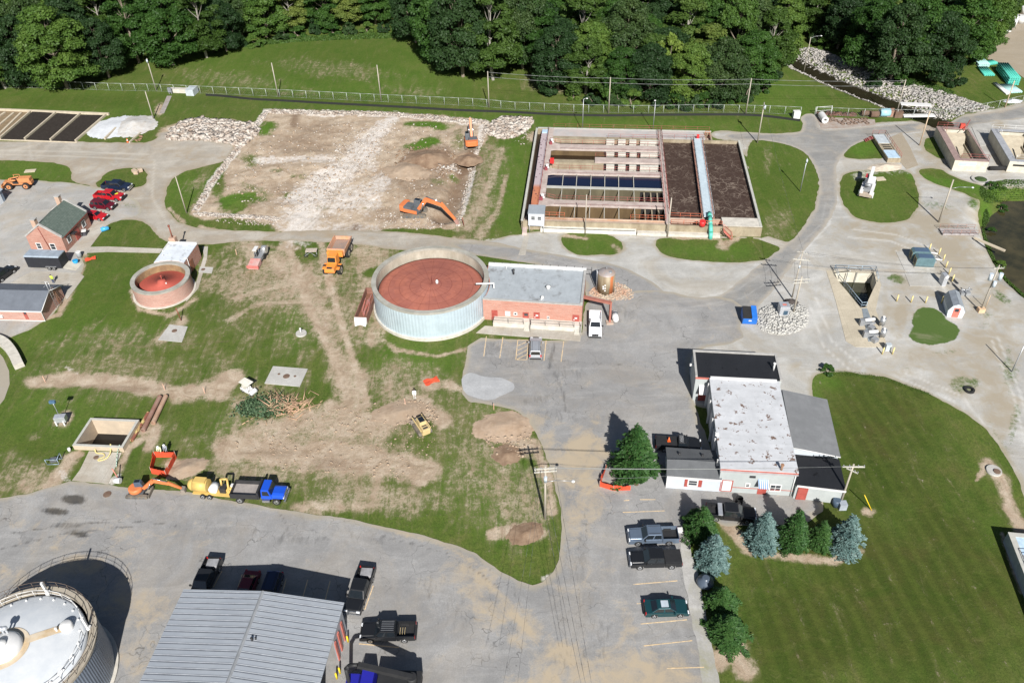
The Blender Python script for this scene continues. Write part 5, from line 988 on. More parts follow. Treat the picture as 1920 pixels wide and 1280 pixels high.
for yy,k in ((ys['w4'][0]+.12,1),(ys['p3'][0],2)): part('blackened_opening',MB().box(CX(1200),xB-.1,yy-.05,yy-.002,-1.,Zr-.4),DKO,cx_)  # thin black facing panels darken the partition behind the baffles
# west launder with scum
b=NB('scum_launder'); p=b.obj(); s=b.n('SeparateXYZ'); b.l(p,s.inputs[0]); v=b.n('TexVoronoi'); v.inputs['Scale'].default_value=1.3; b.l(p,v.inputs['Vector']); g=b.mix(b.ramp(s.outputs[1],[(.0,1),(1,0)]),(.38,.27,.29),(.4,.15,.07))
gy=b.math('MULTIPLY',s.outputs[1],1/14.); g=b.mix(b.ramp(gy,[(.9,1),(1.,0)]),(.40,.33,.34),(.45,.17,.09)); g=b.mix(b.ramp(v.outputs['Distance'],[(.18,1),(.3,0)]),g,(.08,.03,.04)); LND=b.done(g,.8)
part('launder',MB().box(xW-1.7,xW-.31,1.2,yN-1.2,Zr-.6,Zr-.08),LND,cx_)
part('launder_cover',MB().box(xW-1.6,xW-.4,yN-2.8,yN-1.2,Zr-.05,Zr+.1),M('pale_blue_panel',(.42,.55,.66),.5),cx_)
# centre spine and east tank
part('walkway',MB().box(xM,xM+.9,t,yN-t,Zr-.45,Zr+.05),WC,cx_); part('partition',MB().box(xM+.2,xM+.7,t,yN-t,FL,Zr-.46),OC,cx_)
b=NB('brown_sludge'); p=b.obj(); n=b.n('TexNoise'); n.inputs['Scale'].default_value=.45; n.inputs['Detail'].default_value=5; b.l(p,n.inputs['Vector']); sc=b.n('VectorMath',operation='SCALE'); sc.inputs['Scale'].default_value=4.5; b.l(n.outputs['Color'],sc.inputs[0]); ad=b.n('VectorMath',operation='ADD'); b.l(p,ad.inputs[0]); b.l(sc.outputs[0],ad.inputs[1])
v=b.n('TexVoronoi',feature='DISTANCE_TO_EDGE'); v.inputs['Scale'].default_value=.42; b.l(ad.outputs[0],v.inputs['Vector']); fil=b.ramp(v.outputs['Distance'],[(.0,1),(.055,0)])
v2=b.n('TexVoronoi',feature='DISTANCE_TO_EDGE'); v2.inputs['Scale'].default_value=1.; b.l(ad.outputs[0],v2.inputs['Vector']); fil=b.math('MAXIMUM',fil,b.math('MULTIPLY',b.ramp(v2.outputs['Distance'],[(.0,1),(.05,0)]),.5))
fil=b.math('MULTIPLY',fil,b.ramp(b.noise(p,.22,3),[(.40,.22),(.56,.95)])); g=b.ramp(b.noise(p,3.,4,.7),[(.3,(.040,.024,.018)),(.7,(.062,.038,.028))]); g=b.mix(fil,g,(.21,.165,.13)); SLU=b.done(g,.6,0,.3)
part('sludge',MB().box(xM+.9,xR-t,3.2,yE-t,.9,1.15),SLU,cx_); part('water',MB().box(xM+.9,xR-t,t,3.2,.2,.45),wmat('rusty_water',(.10,.035,.018),.2,1.),cx_)
part('partition',MB().box(xM+.9,CX(1357,430),3.0,3.2,.0,Zr-.35),RC2,cx_); part('partition',MB().box(CX(1357,430),xR-t,t,3.3,.0,Zr-.02),M('pale_concrete',(.5,.47,.41)),cx_)
bx0,bx1=CX(1316,340)-.7,CX(1316,340)+.85
BLU=M('pale_blue_grating',(.48,.56,.60),.6,var=.1,c2=(.38,.46,.5),scale=1.2); br_=cx_; xb=CX(1318,330)
tilt=lambda y:0
bd_=thing('tank_bridge','pale blue covered bridge with handrails spanning the brown sludge tank','bridge',CF.world(xb,0,0),CF.rz)
xt=CF.px(1309,266,2.2)[0]-xb; xs_=CF.px(1330,414,2.2)[0]-xb
m=MB(); m.prism([(xs_-.8,3.),(xs_+.8,3.),(xt+.8,yE-.2),(xt-.8,yE-.2)],1.95,2.2); part('deck',m,BLU,bd_)
m=MB(); m.prism([(xs_-1.15,3.),(xs_-.82,3.),(xt-.82,yE-.2),(xt-1.15,yE-.2)],1.6,1.9); m.prism([(xs_+.82,3.),(xs_+1.15,3.),(xt+1.15,yE-.2),(xt+.82,yE-.2)],1.6,1.9); part('girder',m,M('rusty_girder',(.30,.16,.12),.7),bd_)
m=MB(); rail(None,m,[(xs_-.95,3.,2.),(xt-.95,yE-.3,2.)],1.05,.03,2.4); rail(None,m,[(xs_+.95,3.,2.),(xt+.95,yE-.3,2.)],1.05,.03,2.4); part('handrail',m,GALV,bd_)
GP=M('green_pipe_paint',(.10,.45,.36),.5); m=MB(); q=CF.px(1332,446,.2); m.tube([(xs_+.1,3.4,2.6),(xs_+.1,2.,2.7),(xs_+.1,.2,2.2),(q[0]-xb,-.9,1.2),(q[0]-xb,-1.2,0)],.38,10); gp=solo('green_pipe','thick sea green pipe dropping off the south end of the pale blue bridge','pipe',m,GP,CF.world(xb,0,0),CF.rz)
q=CF.px(1317,422,2.2); dr=solo('red_drum','bright red drum on the gallery beside the green pipe','drum',MB().cyl((0,0,0),(0,0,1.),.55,n=18),M('bright_red',(.62,.03,.03),.5),CF.world(q[0],q[1]+.3,1.9),CF.rz)
q=CF.px(1306,241,2.0); q=CF.px(1310,260,2.); solo('life_ring','small red life ring post at the north end of the pale blue bridge','life ring',MB().cbox((0,0,.5),(.5,.3,1.)),M('bright_red',(.6,.03,.03)),CF.world(q[0]-.2,yE+.2,1.9),CF.rz)
q=CF.px(1035,305,2.); solo('red_cabinet','small red cabinet on the west walkway of the basin block','cabinet',MB().cbox((0,0,.5),(.8,.6,1.)),M('bright_red',(.6,.03,.03)),CF.world(q[0],q[1],1.93),CF.rz)
for k,(px_,nm) in enumerate((((1034,268),'northernmost'),((1025,316),'middle'),((1016,372),'southernmost'))):
    q=CF.px(*px_,2.1); g_=thing('gear_drive',f'white and maroon gear motor on the west walkway, {nm} of three','motor',CF.world(q[0],q[1],1.96),CF.rz,'gear motors on the west walkway'); part('motor',MB().cyl((.1,.2,.4),(.1,.2,1.),.28).cyl((-.2,0,.35),(.5,0,.35),.2),FRW,g_); part('gearbox',MB().cbox((-.1,-.3,.3),(.6,.5,.6)),M('maroon_paint',(.22,.05,.06)),g_)
# handrails
m=MB()
for k in ('w4','w3','w1'):
    y0,y1=ys[k]; rail(None,m,[(xa+1.9,y1-.12,Zr),(xB,y1-.12,Zr)],1.0,.035,2.2); rail(None,m,[(xa-.4,y1+.8,Zr),(xa+1.9,y1-.12,Zr)],1.,.035,1.5); rail(None,m,[(xa+1.9,y0+.15,Zr),(xB,y0+.15,Zr)],.25,.02,2.2,rows=1)
y0,y1=ys['w2']; rail(None,m,[(CX(1115),y1+.5,Zr),(xB,y1+.5,Zr)],1.,.035,2.2)
part('handrail',m,RR,cx_)
m=MB(); rail(None,m,[(xM+.08,1.,Zr),(xM+.08,yN-.6,Zr)],1.,.03,2.4); rail(None,m,[(xM+.82,3.4,Zr),(xM+.82,yN-.6,Zr)],1.,.03,2.4); rail(None,m,[(xa,yN-.2,Zr),(37.3,yN-.2,Zr)],1.,.03,2.6); rail(None,m,[(xM+.9,yE+.1,Zr),(37.2,yE+.1,Zr)],1.,.03,2.4); rail(None,m,[(CX(1140,250),ys['n'][0]+.6,Zr),(xB,ys['n'][0]+.6,Zr)],1.,.03,2.4); rail(None,m,[(xW-.2,1.5,Zr),(xW-.2,yN-1.,Zr)],1.,.025,2.6); part('handrail',m,RR,cx_)
OR=M('orange_rust_rail',(.45,.12,.06),.7); m=MB(); rail(None,m,[(xa-.2,ys['f'][1],Zr-.1),(xa+4.,ys['f'][1],Zr-.1)],1.,.04,1.2); rail(None,m,[(CX(1180),ys['f'][1],Zr-.1),(xB,ys['f'][1],Zr-.1)],1.,.04,1.6); rail(None,m,[(xM+.9,3.1,Zr-.3),(xs_+xb-1.4,3.1,Zr-.3)],1.,.045,2.2); rail(None,m,[(xM+.9,.3,Zr),(CX(1355,430),.3,Zr)],.9,.045,2.4); rail(None,m,[(xM+10.,yE+2.2,Zr),(37.2,yE+2.2,Zr)],.9,.04,2.,); part('handrail',m,OR,cx_,label='orange rusty handrail along the south side')
part('trough_floor',MB().box(xM+6.8,37.2,yE+.5,yE+2.6,.8,1.0),RC2,cx_)
m=MB().cyl((xa,.9,Zr+.08),(xB,.9,Zr+.08),.16,n=8); part('pipe',m,M('cream_rust_pipe',(.50,.36,.27),.7,c2=(.4,.2,.1)),cx_)
# front lower ledge
part('ledge',MB().box(3.6,21.,-.75,-.002,0,.85),M('whitewashed_concrete',(.60,.58,.52),.85),cx_)
part('ledge',MB().box(21.2,36.,-.9,-.002,0,.55),M('pale_concrete',(.5,.47,.41)),cx_)
m=MB(); m.cyl((xa,-.95,1.0),(20.8,-.95,.95),.05,n=5); part('conduit',m,DARKM,cx_)
# stairs (red) at east end
q=CF.px(1356,428,1.8); q1=CF.px(1375,443,0); sx,sy=q[0],.0
m=MB()
for k in range(6): m.box(sx+.25*k,sx+.25*k+.28,-1.3,-.3,1.6-.28*k-.05,1.6-.28*k)
for yy in (-1.3,-.3): m.cyl((sx,yy,1.65),(sx+1.7,yy,0.05),.08,n=4); m.cyl((sx,yy,2.6),(sx+1.7,yy,1.0),.04,n=5); m.cyl((sx,yy,1.65),(sx,yy,2.6),.04,n=5); m.cyl((sx+1.7,yy,.05),(sx+1.7,yy,1.),.04,n=5)
solo('steel_stairs','faded red steel steps at the southeast corner of the sludge tank','stairs',m,M('salmon_steel',(.50,.16,.12),.6),CF.world(0,0,0),CF.rz)
# cabin
CBF=Fr((991,436),(1020,437),0); cb=CBF.thing('control_cabin','raised white cabin with two small windows at the corner of the basin block','cabin'); L=CBF.L
part('wall',MB().box(0,L,.0,2.6,1.5,4.0),M('white_siding',(.62,.65,.70),.6,var=.05),cb); part('roof',MB().prism([(-.1,-.12),(L+.1,-.12),(L+.1,2.7),(-.1,2.7)],[4.0]*4,[4.12,4.12,4.3,4.3]),SHING('pale_grey_roof',(.28,.31,.34)),cb)
for a in (.45,1.6): 
    w_=part('window',MB().box(a,a+.8,-.06,-.002,2.7,3.5),FRW,cb); part('pane',MB().box(a+.08,a+.72,-.09,-.06,3.15,3.42).box(a+.08,a+.72,-.09,-.06,2.78,3.05),GLASS,w_)
for x,y in ((.15,.1),(L-.15,.1),(.15,2.5),(L-.15,2.5)): part('leg',MB().cyl((x,y,0),(x,y,1.5),.07,n=6),GREYM,cb)
flat('plank_walk',[(981,405),(988,405),(988,437),(979,437)],M('pinkish_boards',(.48,.38,.34),.8),.5,.5)
# ---- two tall tanks top right
def htank(A,B,NW,z,rm,name,lab,rails):
    fr=Fr(A,B,z); w=fr.L if rails!='white' else 7.2; d=fr.px(*NW,z)[1]; x0=0; t=thing(name,lab,'tank',fr.o,fr.rz); th=.32
    sk=fr.px(*NW,z)[0]*0
    m=MB(); m.box(0,w,0,th,0,z-.1); m.box(0,w,d-th,d,0,z-.1); m.box(0,.9,th,d-th,0,z-.1); m.box(w-th,w,th,d-th,0,z-.1); part('wall',m,M('cream_concrete',(.58,.55,.46),.85,c2=(.46,.42,.33)),t)
    m=MB(); m.box(-.04,1.3,0,d,z-.1,z+.02); m.box(1.3,w+.04,-.04,.9,z-.1,z+.02); m.box(w-th-.03,w+.04,.9,d,z-.1,z+.02); m.box(1.3,w-th-.03,d-.8,d+.04,z-.1,z+.02); part('walkway',m,rm,t)
    m=MB(); m.add([(.9,th,.2),(.9,d-th,.2),(w*.62,d-th,-.0),(w*.62,th,.0),(.9,d*.55,z-.6),(.9,d-th,z-.6)],[(0,1,2,3)]); m.add([(.905,d-.85,z-.9),(w-.4,d-.85,z-.9),(w*.6,d*.45,.3),(.905,d*.3,.3)],[(0,1,2,3)]); part('hopper',m,M('hopper_concrete',(.50,.44,.33),.9,c2=(.40,.34,.25)),t)
    part('floor',MB().box(.9,w-th,th,d-th,.0,.12),OC,t); part('baffle',MB().box(w*.55,w*.55+.15,.9,d*.5,z-.5,z-.05),OC,t)
    m=MB(); RRm=FRW if rails=='white' else RR; rail(None,m,[(1.3,.85,z),(w-.1,.85,z)],1.,.035,2.); rail(None,m,[(w-.1,.85,z),(w-.1,.1,z)],1.,.035,.8); rail(None,m,[(.1,d-.1,z),(w-.3,d-.1,z)],1.,.035,2.); rail(None,m,[(1.2,d-.8,z),(1.2,d-3.,z)],1.,.035,2.); part('handrail',m,RRm,t)
    return fr,t,w,d
zt1=hgt((1787,321),(1791,301)); fr1,t1,w1,d1=htank((1791,300),(1855,303),(1757,237),zt1,M('brown_walkway',(.28,.20,.18),.8),'hopper_tank','tall concrete tank with maroon rails, left of the pair by the river','')
part('painted_panel',MB().box(.9,4.2,-.012,-.002,zt1*.52,zt1*.8),M('pale_blue_panel',(.42,.55,.66)),t1,label='faded pale blue rectangle on the front wall')
part('control_box',MB().cbox((5.,d1-.4,zt1+.5),(.9,.7,1.)),M('bright_red_box',(.5,.07,.05)),t1)
mb=MB(); mb.cyl((4.9,d1-2.,zt1+.1),(6.4,d1+.3,zt1+1.6),.09,n=6); part('lifting_arm',mb,RR,t1)
fr2,t2,w2,d2=htank((1894,302),(1960,306),(1853,241),zt1,M('grey_walkway',(.30,.31,.33),.8),'hopper_tank','tall concrete tank with white rails cut by the right edge above the river','white')
part('blackened_opening',MB().box(.8,5.,-.012,-.002,zt1*.55,zt1*.72),BLACKR,t2)
p=P(1868,319); solo('black_pipe','short fat black pipe lying between the two tall concrete tanks','pipe',MB().cyl((-1.6,0,.45),(1.6,-.1,.45),.42,n=18),BLACKR,p)
flat('concrete_slab',[(1822,238),(1850,240),(1862,270),(1838,274)],PADC,.1)
# ---- low channel box (1667,268)
LB=Fr((1665,297),(1690,297),1.); q=LB.px(1652,252,1.); q2=LB.px(1675,252,1.)
lb=LB.thing('channel_box','long low concrete channel with pale covers and openings beside the grass patch','channel'); w=LB.L; d=q[1]
part('wall',MB().box(0,w,0,d,0,.95),OC,lb); part('cover',MB().box(.1,w-.1,.3,d*.33,.952,1.05),M('pale_blue_panel',(.42,.55,.66)),lb); part('cover',MB().box(.1,w-.1,d*.62,d-.2,.952,1.05),M('pale_grey_panel',(.42,.46,.48)),lb)
for k in range(3): part('blackened_opening',MB().box(.5,w-.5,d*(.37+.08*k),d*(.41+.08*k),.952,.965),BLACKR,lb)
m=MB(); rail(None,m,[(w,0.2,1.),(w,d,1.)],.9,.035,1.6); rail(None,m,[(0,d,1.),(w,d,1.)],.9,.035,1.4); part('handrail',m,RR,lb)
m=MB(); 
for k in range(5): m.box(-.5-.3*k,-.2-.3*k,d-1.8,d-.6,.85-.17*k,.9-.17*k)
part('stairs',m,RR,lb)
# ---- overflow trench structure
tr=thing('screen_channel','deep triangular concrete channel with dark water and galvanised rails in the pale deck','channel',P(1600,540)); o=np.array(tr.location)
tw=[tuple(p-o[:2]) for p in TRN]; m=MB(); n=len(tw)
vs=[(x,y,.05) for x,y in tw]+[(x,y,-3.) for x,y in tw]; m.add(vs,[(i,(i+1)%n,n+(i+1)%n,n+i) for i in range(n)]); ob=mkobj('wall',m,M('cream_concrete',(.58,.55,.46)),tr,fix=False)
part('water',MB().prism(tw,-3.,-2.1),wmat('trench_water',(.008,.010,.005),.05,2.,.05,(.02,.024,.01)),tr)
m=MB(); Tz=lambda x,y,z=.06:tuple(P(x,y,z)-o)
rail(None,m,[Tz(1571,524),Tz(1614,577),Tz(1624,576)],1.05,.045,1.8); rail(None,m,[Tz(1564,507),Tz(1571,524)],1.05,.045,1.8); rail(None,m,[Tz(1564,506),Tz(1640,509)],1.05,.045,2.5); rail(None,m,[Tz(1640,509),Tz(1645,528)],1.05,.045,1.8); part('handrail',m,M('blue_grey_rail',(.33,.42,.50),.5,.4),tr)
m=MB(); m.cyl(Tz(1592,508,.0),Tz(1594,508,3.2),.08,n=6)
for dx in (-1.,.6): m.cbox((Tz(1600,511)[0]+dx,Tz(1600,511)[1]-.1,-.9),(.1,.15,2.),0)
part('sluice_gate',m,GALV,tr)
for xa_,ya_,xb_,yb_,nm in ((1621,600,1640,598,'upper'),(1628,622,1646,621,'lower')):
    p=P(xa_,ya_,1.); q=P(xb_,yb_,1.); o_=np.array([p[0],p[1],0.]); e=thing('drum_screen',f'white horizontal screen drum on the pale deck, {nm} of two','machine',o_,group='screen drums on the pale deck'); d=q-p; m=MB().cyl((0,0,1.),(d[0],d[1],1.),.28,n=14); part('drum',m,FRW,e)
    m=MB(); m.cbox((-.3,0,.6),(.7,.6,1.1)); m.cbox((d[0]*.5,d[1]*.5-.1,.35),(2.,.3,.3)); m.cbox((d[0]*.5,-1.2,.4),(.9,.8,.6),.5); part('motor',m,GREYM,e)
for px_,nm in (((1652,612),'tall silver ventilated canister beside the upper screen drum'),((1653,634),'silver canister beside the lower screen drum')):
    e=thing('exhaust_fan',nm,'machine',P(*px_)); part('housing',MB().cyl((0,0,.5),(0,0,1.7),.42,n=18),M('ribbed_silver',(.5,.51,.52),.35,.7),e); part('leg',MB().cyl((-.3,0,0),(-.3,0,.6),.05).cyl((.3,0,0),(.3,0,.6),.05).cyl((0,.3,0),(0,.3,.6),.05),GALV,e); part('motor',MB().cyl((0,0,1.7),(0,0,2.),.2),FRW,e)
flat('steel_plate',[(1616,578),(1626,578),(1640,615),(1645,640),(1628,640),(1622,610)],M('steel_deck_plate',(.36,.40,.42),.5,.5),.1,.04)
# ================================================================= POLES, FENCES, YARD THINGS
WOOD=M('weathered_pole_wood',(.40,.36,.30),.9,var=.15,c2=(.28,.25,.2),stretch=(3,3,.3)); TANW=M('tan_pole_wood',(.50,.38,.26),.9,stretch=(3,3,.3)); WIRE=M('cable',(.10,.10,.10),.6); PWIRE=M('aluminium_cable',(.30,.31,.30),.5)
ZP=[]
def pole(base,top,label,r=.14,m=WOOD,arms=(),lamp=None,box=(),name='utility_pole',cat='utility pole',group='utility poles',h=None):
    p=P(*base); h=h or hgt(base,top); z0=-.3; t=thing(name,label,cat,p,0,group); part('post',MB().cyl((0,0,z0),(0,0,h),r,r*.68,12),m,t)
    for (az,L,zz,w) in arms:   # cross arms
        a=math.radians(az); mm=MB(); mm.cbox((.0,-.12,h-zz),(L,w,w),a); cr=part('crossarm',mm,M('arm_wood',(.50,.48,.42),.8),t)
        for k in (-.46,-.2,.2,.46): part('insulator',MB().cyl((k*L*math.cos(a),-.12+k*L*math.sin(a),h-zz+w/2),(k*L*math.cos(a),-.12+k*L*math.sin(a),h-zz+w/2+.22),.06,n=6),GREYM,cr)
    if lamp:
        a,L,zz=lamp; a=math.radians(a); e=(math.cos(a)*L,math.sin(a)*L,h-zz+.25); mm=MB().tube([(0,0,h-zz-.2),(e[0]*.4,e[1]*.4,h-zz+.2),e],.045); part('lamp_arm',mm,GALV,t); mm=MB().sph((e[0]+math.cos(a)*.25,e[1]+math.sin(a)*.25,e[2]-.03),.24,10,.5); part('lamp_head',mm,FRW,t)
    for (dx,dy,zz,rr,hh) in box: part('transformer',MB().cyl((dx,dy,h-zz),(dx,dy,h-zz+hh),rr,n=16),M('pale_transformer',(.55,.62,.68),.4,.2),t)
    t['h']=h; del t['h']; return np.array([p[0],p[1],h])
q=[]
pA=pole((293,170),(272,110),'pole with a white lamp canister at the forest edge on the left',box=[(0,-.25,.9,.2,.7)])
pB=pole((288,223),(269,172),'bare leaning pole beside the white gravel heap')
p3=pole((522,182),(510,118),'bare pole with a dark band by the fence, above the rubble rectangle corner'); p4=pole((715,190),(707,122),'bare pole by the fence in the middle of the meadow')
p5=pole((917,202),(914,134),'pole carrying two wires in front of the big trees above the digging site')
p8=pole((1141,213),(1146,145),'fence line pole carrying two wires behind the north side of the basin block'); p9=pole((1398,215),(1407,147),'fence line pole at the right end of the dense wood')
pole((1092,246),(1092,186),'light pole rising from the basin deck near its west end',r=.09,m=GALV,lamp=(0,.5,.1),name='light_pole',cat='light pole',group='light poles'); pole((1224,246),(1227,192),'light pole rising from the basin deck near its middle',r=.09,m=GALV,lamp=(90,.4,.1),name='light_pole',cat='light pole',group='light poles')
p10=pole((1420,268),(1434,193),'pole with a small pale transformer at the northeast corner of the sludge tank',box=[(.2,-.2,1.3,.22,.8)],arms=[(80,1.6,.4,.1)])
pole((1500,359),(1508,297),'lamp post standing in the mown grass beside the curved road',r=.1,m=GALV,box=[(0,-.15,.8,.16,.6)],name='light_pole',cat='light pole',group='light poles')
pole((1508,131),(1515,70),'street lamp by the creek at the wood edge',r=.11,lamp=(8,2.4,.1),name='street_lamp',cat='street lamp',group='street lamps')
p13=pole((1681,212),(1697,150),'pole at the creek carrying two wires, left of the scrap row end'); p14=pole((1724,273),(1745,208),'tan pole beside the light gravel pad, leaning shadow over the road',m=TANW)
p15=pole((1760,417),(1787,337),'grey double pole with a long lamp arm near the riverside footbridge',r=.17,lamp=(-8,3.4,1.6),name='street_lamp',cat='street lamp',group='street lamps'); p16=pole((1884,202),(1903,152),'pole among the turquoise pipe stacks',m=TANW)
pole((350,400),(334,331),'bare pale pole beside the left corner of the rubble rectangle',r=.12); pole((1097,438),(1106,365),'grey pole in front of the basin block, nearer the white cabin',r=.12); pole((1251,444),(1263,371),'grey pole in front of the basin block, left of the red drum',r=.15)
p20=pole((1022,972),(1018,873),'tall pole with a double cross arm and lamp arm beside the asphalt entrance',r=.17,arms=[(4,2.6,.35,.14),(4,2.6,.85,.14)],lamp=(-6,3.0,2.6),box=[(.0,-.3,2.4,.2,.8)]); p21=pole((1575,945),(1590,870),'pole with a double cross arm between the annex and the blue spruce',r=.15,arms=[(-3,2.6,.3,.14),(-40,1.4,1.0,.12)])
p22=pole((1485,558),(1505,470),'taller pole with two stacked cross arms behind the rock circle',r=.12,arms=[(-30,1.8,.3,.1),(-12,2.6,1.6,.12)],box=[(0,-.1,3.2,.12,.5)]); p23=pole((1487,588),(1508,518),'shorter pole with cable conduits at the rock circle beside the transformer cabinet',r=.16,arms=[(5,2.6,.5,.1),(5,2.6,1.1,.1)])
p24=pole((1838,584),(1853,497),'pole with three pale transformers on a tan base near the barn shaped shed',r=.13,arms=[(0,1.6,.5,.1)],box=[(-.75,-.2,2.6,.3,1.2),(.75,-.2,2.6,.3,1.2),(0,-.6,3.6,.26,1.)])
part('base',MB().cbox((0,.0,.35),(1.0,.8,.8)),M('tan_base',(.58,.40,.25)),[o for o in bpy.data.objects if o.name.startswith('utility_pole') and not o.parent][-1])
p25=pole((1897,697),(1926,648),'pole at the right edge beside the gravel loop',r=.11,m=GALV); solo('guy_post','slim pale post right of the transformer pole','post',MB().cyl((0,0,0),(0,0,2.6),.06,n=6),TANW,P(1847,578))
for b0,t0,lab in (((340,601),(329,577),'slanting red post above the small manhole slab'),((870,424),(868,408),'short rusty post by the trench end')): solo('marker_post',lab,'post',MB().cyl((0,0,0),(-.2,0,hgt(b0,t0)),.08,n=6),M('rusty_red_steel',(.22,.07,.045)),P(*b0))
for k,(b0,lab) in enumerate((((85,716),'wooden stake at the left end of the bare earth strip'),((309,731),'wooden stake above the rusty pipes'),((384,737),'wooden stake at the right end of the bare earth strip'),((1884,958),''),((760,758),'wooden stake above the earth heap by the loader'),((926,768),'short stake at the asphalt corner'),((444,478),'leaning white stake near the silver truck'))):
    if lab: solo('survey_stake',lab,'stake',MB().cbox((0,0,.55),(.08,.05,1.3),.3),M('pink_stake',(.62,.38,.28)),P(*b0),group='survey stakes')
solo('guy_marker','thin yellow guy wire cover beside the blue spruce','cable cover',MB().cyl((0,0,0),(-1.2,.6,2.2),.06,n=6),YEL,P(1634,956))
def wire(label,a,b_,r=.022,sag=.5,m=WIRE):
    a=Vector(a);b_=Vector(b_); pts=[]
    for k in range(13): t=k/12; v=a.lerp(b_,t)-a; v.z-=4*sag*t*(1-t); pts.append(v)
    return solo('power_cable',label,'cable',MB().tube(pts,r,4),m,a,group='overhead cables')
def arm(p,k,z=-.2): return (p[0]+k,p[1]-.12,p[2]+z)
for k,lab in zip((-1.2,-.5,.5,1.2),('outermost left','inner left','inner right','outermost right')): wire(f'cable strung across the office roof between the two cross arm poles, {lab} insulator',arm(p20,k),arm(p21,k),.012,.35,PWIRE)
wire('service cable from the entrance pole to the small cottage corner',(p20[0],p20[1],p20[2]-2.),P(1250,892,3.),.012,.3,PWIRE); 
for k,e,lab in ((-1.1,(1100,1330),'left of three'),(-.3,(1108,1330),'middle of three'),(1.1,(1118,1330),'right of three')): wire(f'cable running down to the bottom edge over the asphalt, {lab}',arm(p20,k),tuple(P(*e,9.)),.02,.4)
for e,s in (((965,1330),(1000,1060)),((935,1330),(968,1060))): wire('thin cable crossing the asphalt to the bottom edge, '+('nearer the entrance pole' if e[0]>950 else 'farther from the entrance pole'),(p20[0]-.5,p20[1],p20[2]-.5),tuple(P(*e,9.)),.014,.4)
for dz,lab in ((-.2,'upper'),(-1.3,'lower')):
    for a,b_,l2 in ((p5,p8,'left span'),(p8,p9,'middle span'),(p9,p13,'right span')): wire(f'{lab} wire along the fence, {l2}',(a[0],a[1],a[2]+dz),(b_[0],b_[1],b_[2]+dz),.03,.3,PWIRE)
for k in (-.6,.6): wire('cable from the rock circle pole to the transformer pole, '+('left' if k<0 else 'right')+' insulator',arm(p22,k,-.2),arm(p24,k,-.5),.018,.8,WIRE)
wire('cable from the taller rock circle pole to the light post',(p22[0],p22[1],p22[2]),(p10[0],p10[1],p10[2]),.015,1.,WIRE)
for k in (-1.,0,1.): wire('jumper cable between the two rock circle poles, '+{-1.:'left',0:'middle',1.:'right'}[k],arm(p22,k,-1.6),arm(p23,k,-.4),.02,.3,WIRE)
# fence
FG=M('galvanised_fence',(.42,.45,.42),.5,.4)
def fence(name,label,pts,step=2.9,h=1.9,ends=True,mesh=True,group=None):
    w=[P(*p) for p in pts]; o=w[0].copy(); t=thing(name,label,'fence',o,0,group); seg=[]; d=[0]
    for a,b_ in zip(w[:-1],w[1:]): d.append(d[-1]+np.linalg.norm(b_-a))
    n=int(d[-1]/step)+1; P_=[np.array([np.interp(s,d,[q[i] for q in w]) for i in range(3)])-o for s in np.linspace(0,d[-1],n)]
    for q in P_[:99]: part('post',MB().cyl((q[0],q[1],-.6),(q[0],q[1],h+.05),.05,n=6),FG,t)
    part('top_rail',MB().tube([(q[0],q[1],h) for q in P_],.04,5),FG,t); part('bottom_rail',MB().tube([(q[0],q[1],.12) for q in P_],.015,4),FG,t)
    mm=MB()
    for a,b_ in zip(P_[:-1],P_[1:]):
        L=np.linalg.norm(b_-a); u=(b_-a)/L; k=0
        for s in np.arange(-h,L,.55):
            for sg in (0,1):
                s0,s1=max(s,0),min(s+h,L)
                if s1<=s0: continue
                z0,z1=(s0-s,s1-s) if sg==0 else (h-(s0-s),h-(s1-s)); A=a+u*s0;B=a+u*s1; mm.cyl((A[0],A[1],z0),(B[0],B[1],z1),.0035,n=3,cap=False)
    part('chain_mesh',mm,FG,t); return t
fence('chain_link_fence','long chain link fence running along the meadow from the left edge to the road',[(-60,165),(100,166),(200,170),(300,172),(385,176),(500,181),(700,191),(900,200),(960,206),(1080,211),(1200,213),(1320,211),(1430,213),(1500,216)],3.4)
fence('chain_link_fence','chain link fence behind the scrap row, ending at the right edge',[(1527,216),(1600,219),(1700,221),(1775,220),(1860,206),(1960,184)],3.4)
solo('fence_gate','white framed gate leaf in the gap of the chain link fence','gate',MB().cyl((0,0,0),(0,0,2.),.06).cyl((3.5,.3,0),(3.5,.3,2.),.06).cyl((0,0,1.9),(3.5,.3,1.9),.05).cyl((0,0,1.),(3.5,.3,1.),.04).cyl((0,0,.2),(3.5,.3,.2),.05),FRW,P(1529,216))
m=MB(); pts=[(386,180),(420,182),(470,188),(520,190),(600,195),(700,200),(780,204),(860,209),(960,212),(1040,217),(1140,219),(1200,218),(1300,217),(1400,217),(1440,220),(1500,228)]; w=[P(*q) for q in chaikin(pts,2,False)]; o=w[0]
for a,b_ in zip(w[:-1],w[1:]):
    a=a-o;b_=b_-o; m.add([(a[0],a[1],0),(b_[0],b_[1],0),(b_[0],b_[1]+.1,.5),(a[0],a[1]+.1,.5),(a[0],a[1]+.04,0),(b_[0],b_[1]+.04,0),(b_[0],b_[1]+.14,.5),(a[0],a[1]+.14,.5)],[(0,1,2,3),(7,6,5,4),(3,2,6,7)])
solo('silt_fence','black silt fence fabric strip along the foot of the meadow','silt fence',m,M('black_fabric',(.012,.013,.012),.8),o)
OF_=M('orange_mesh',(.60,.075,.03),.8)
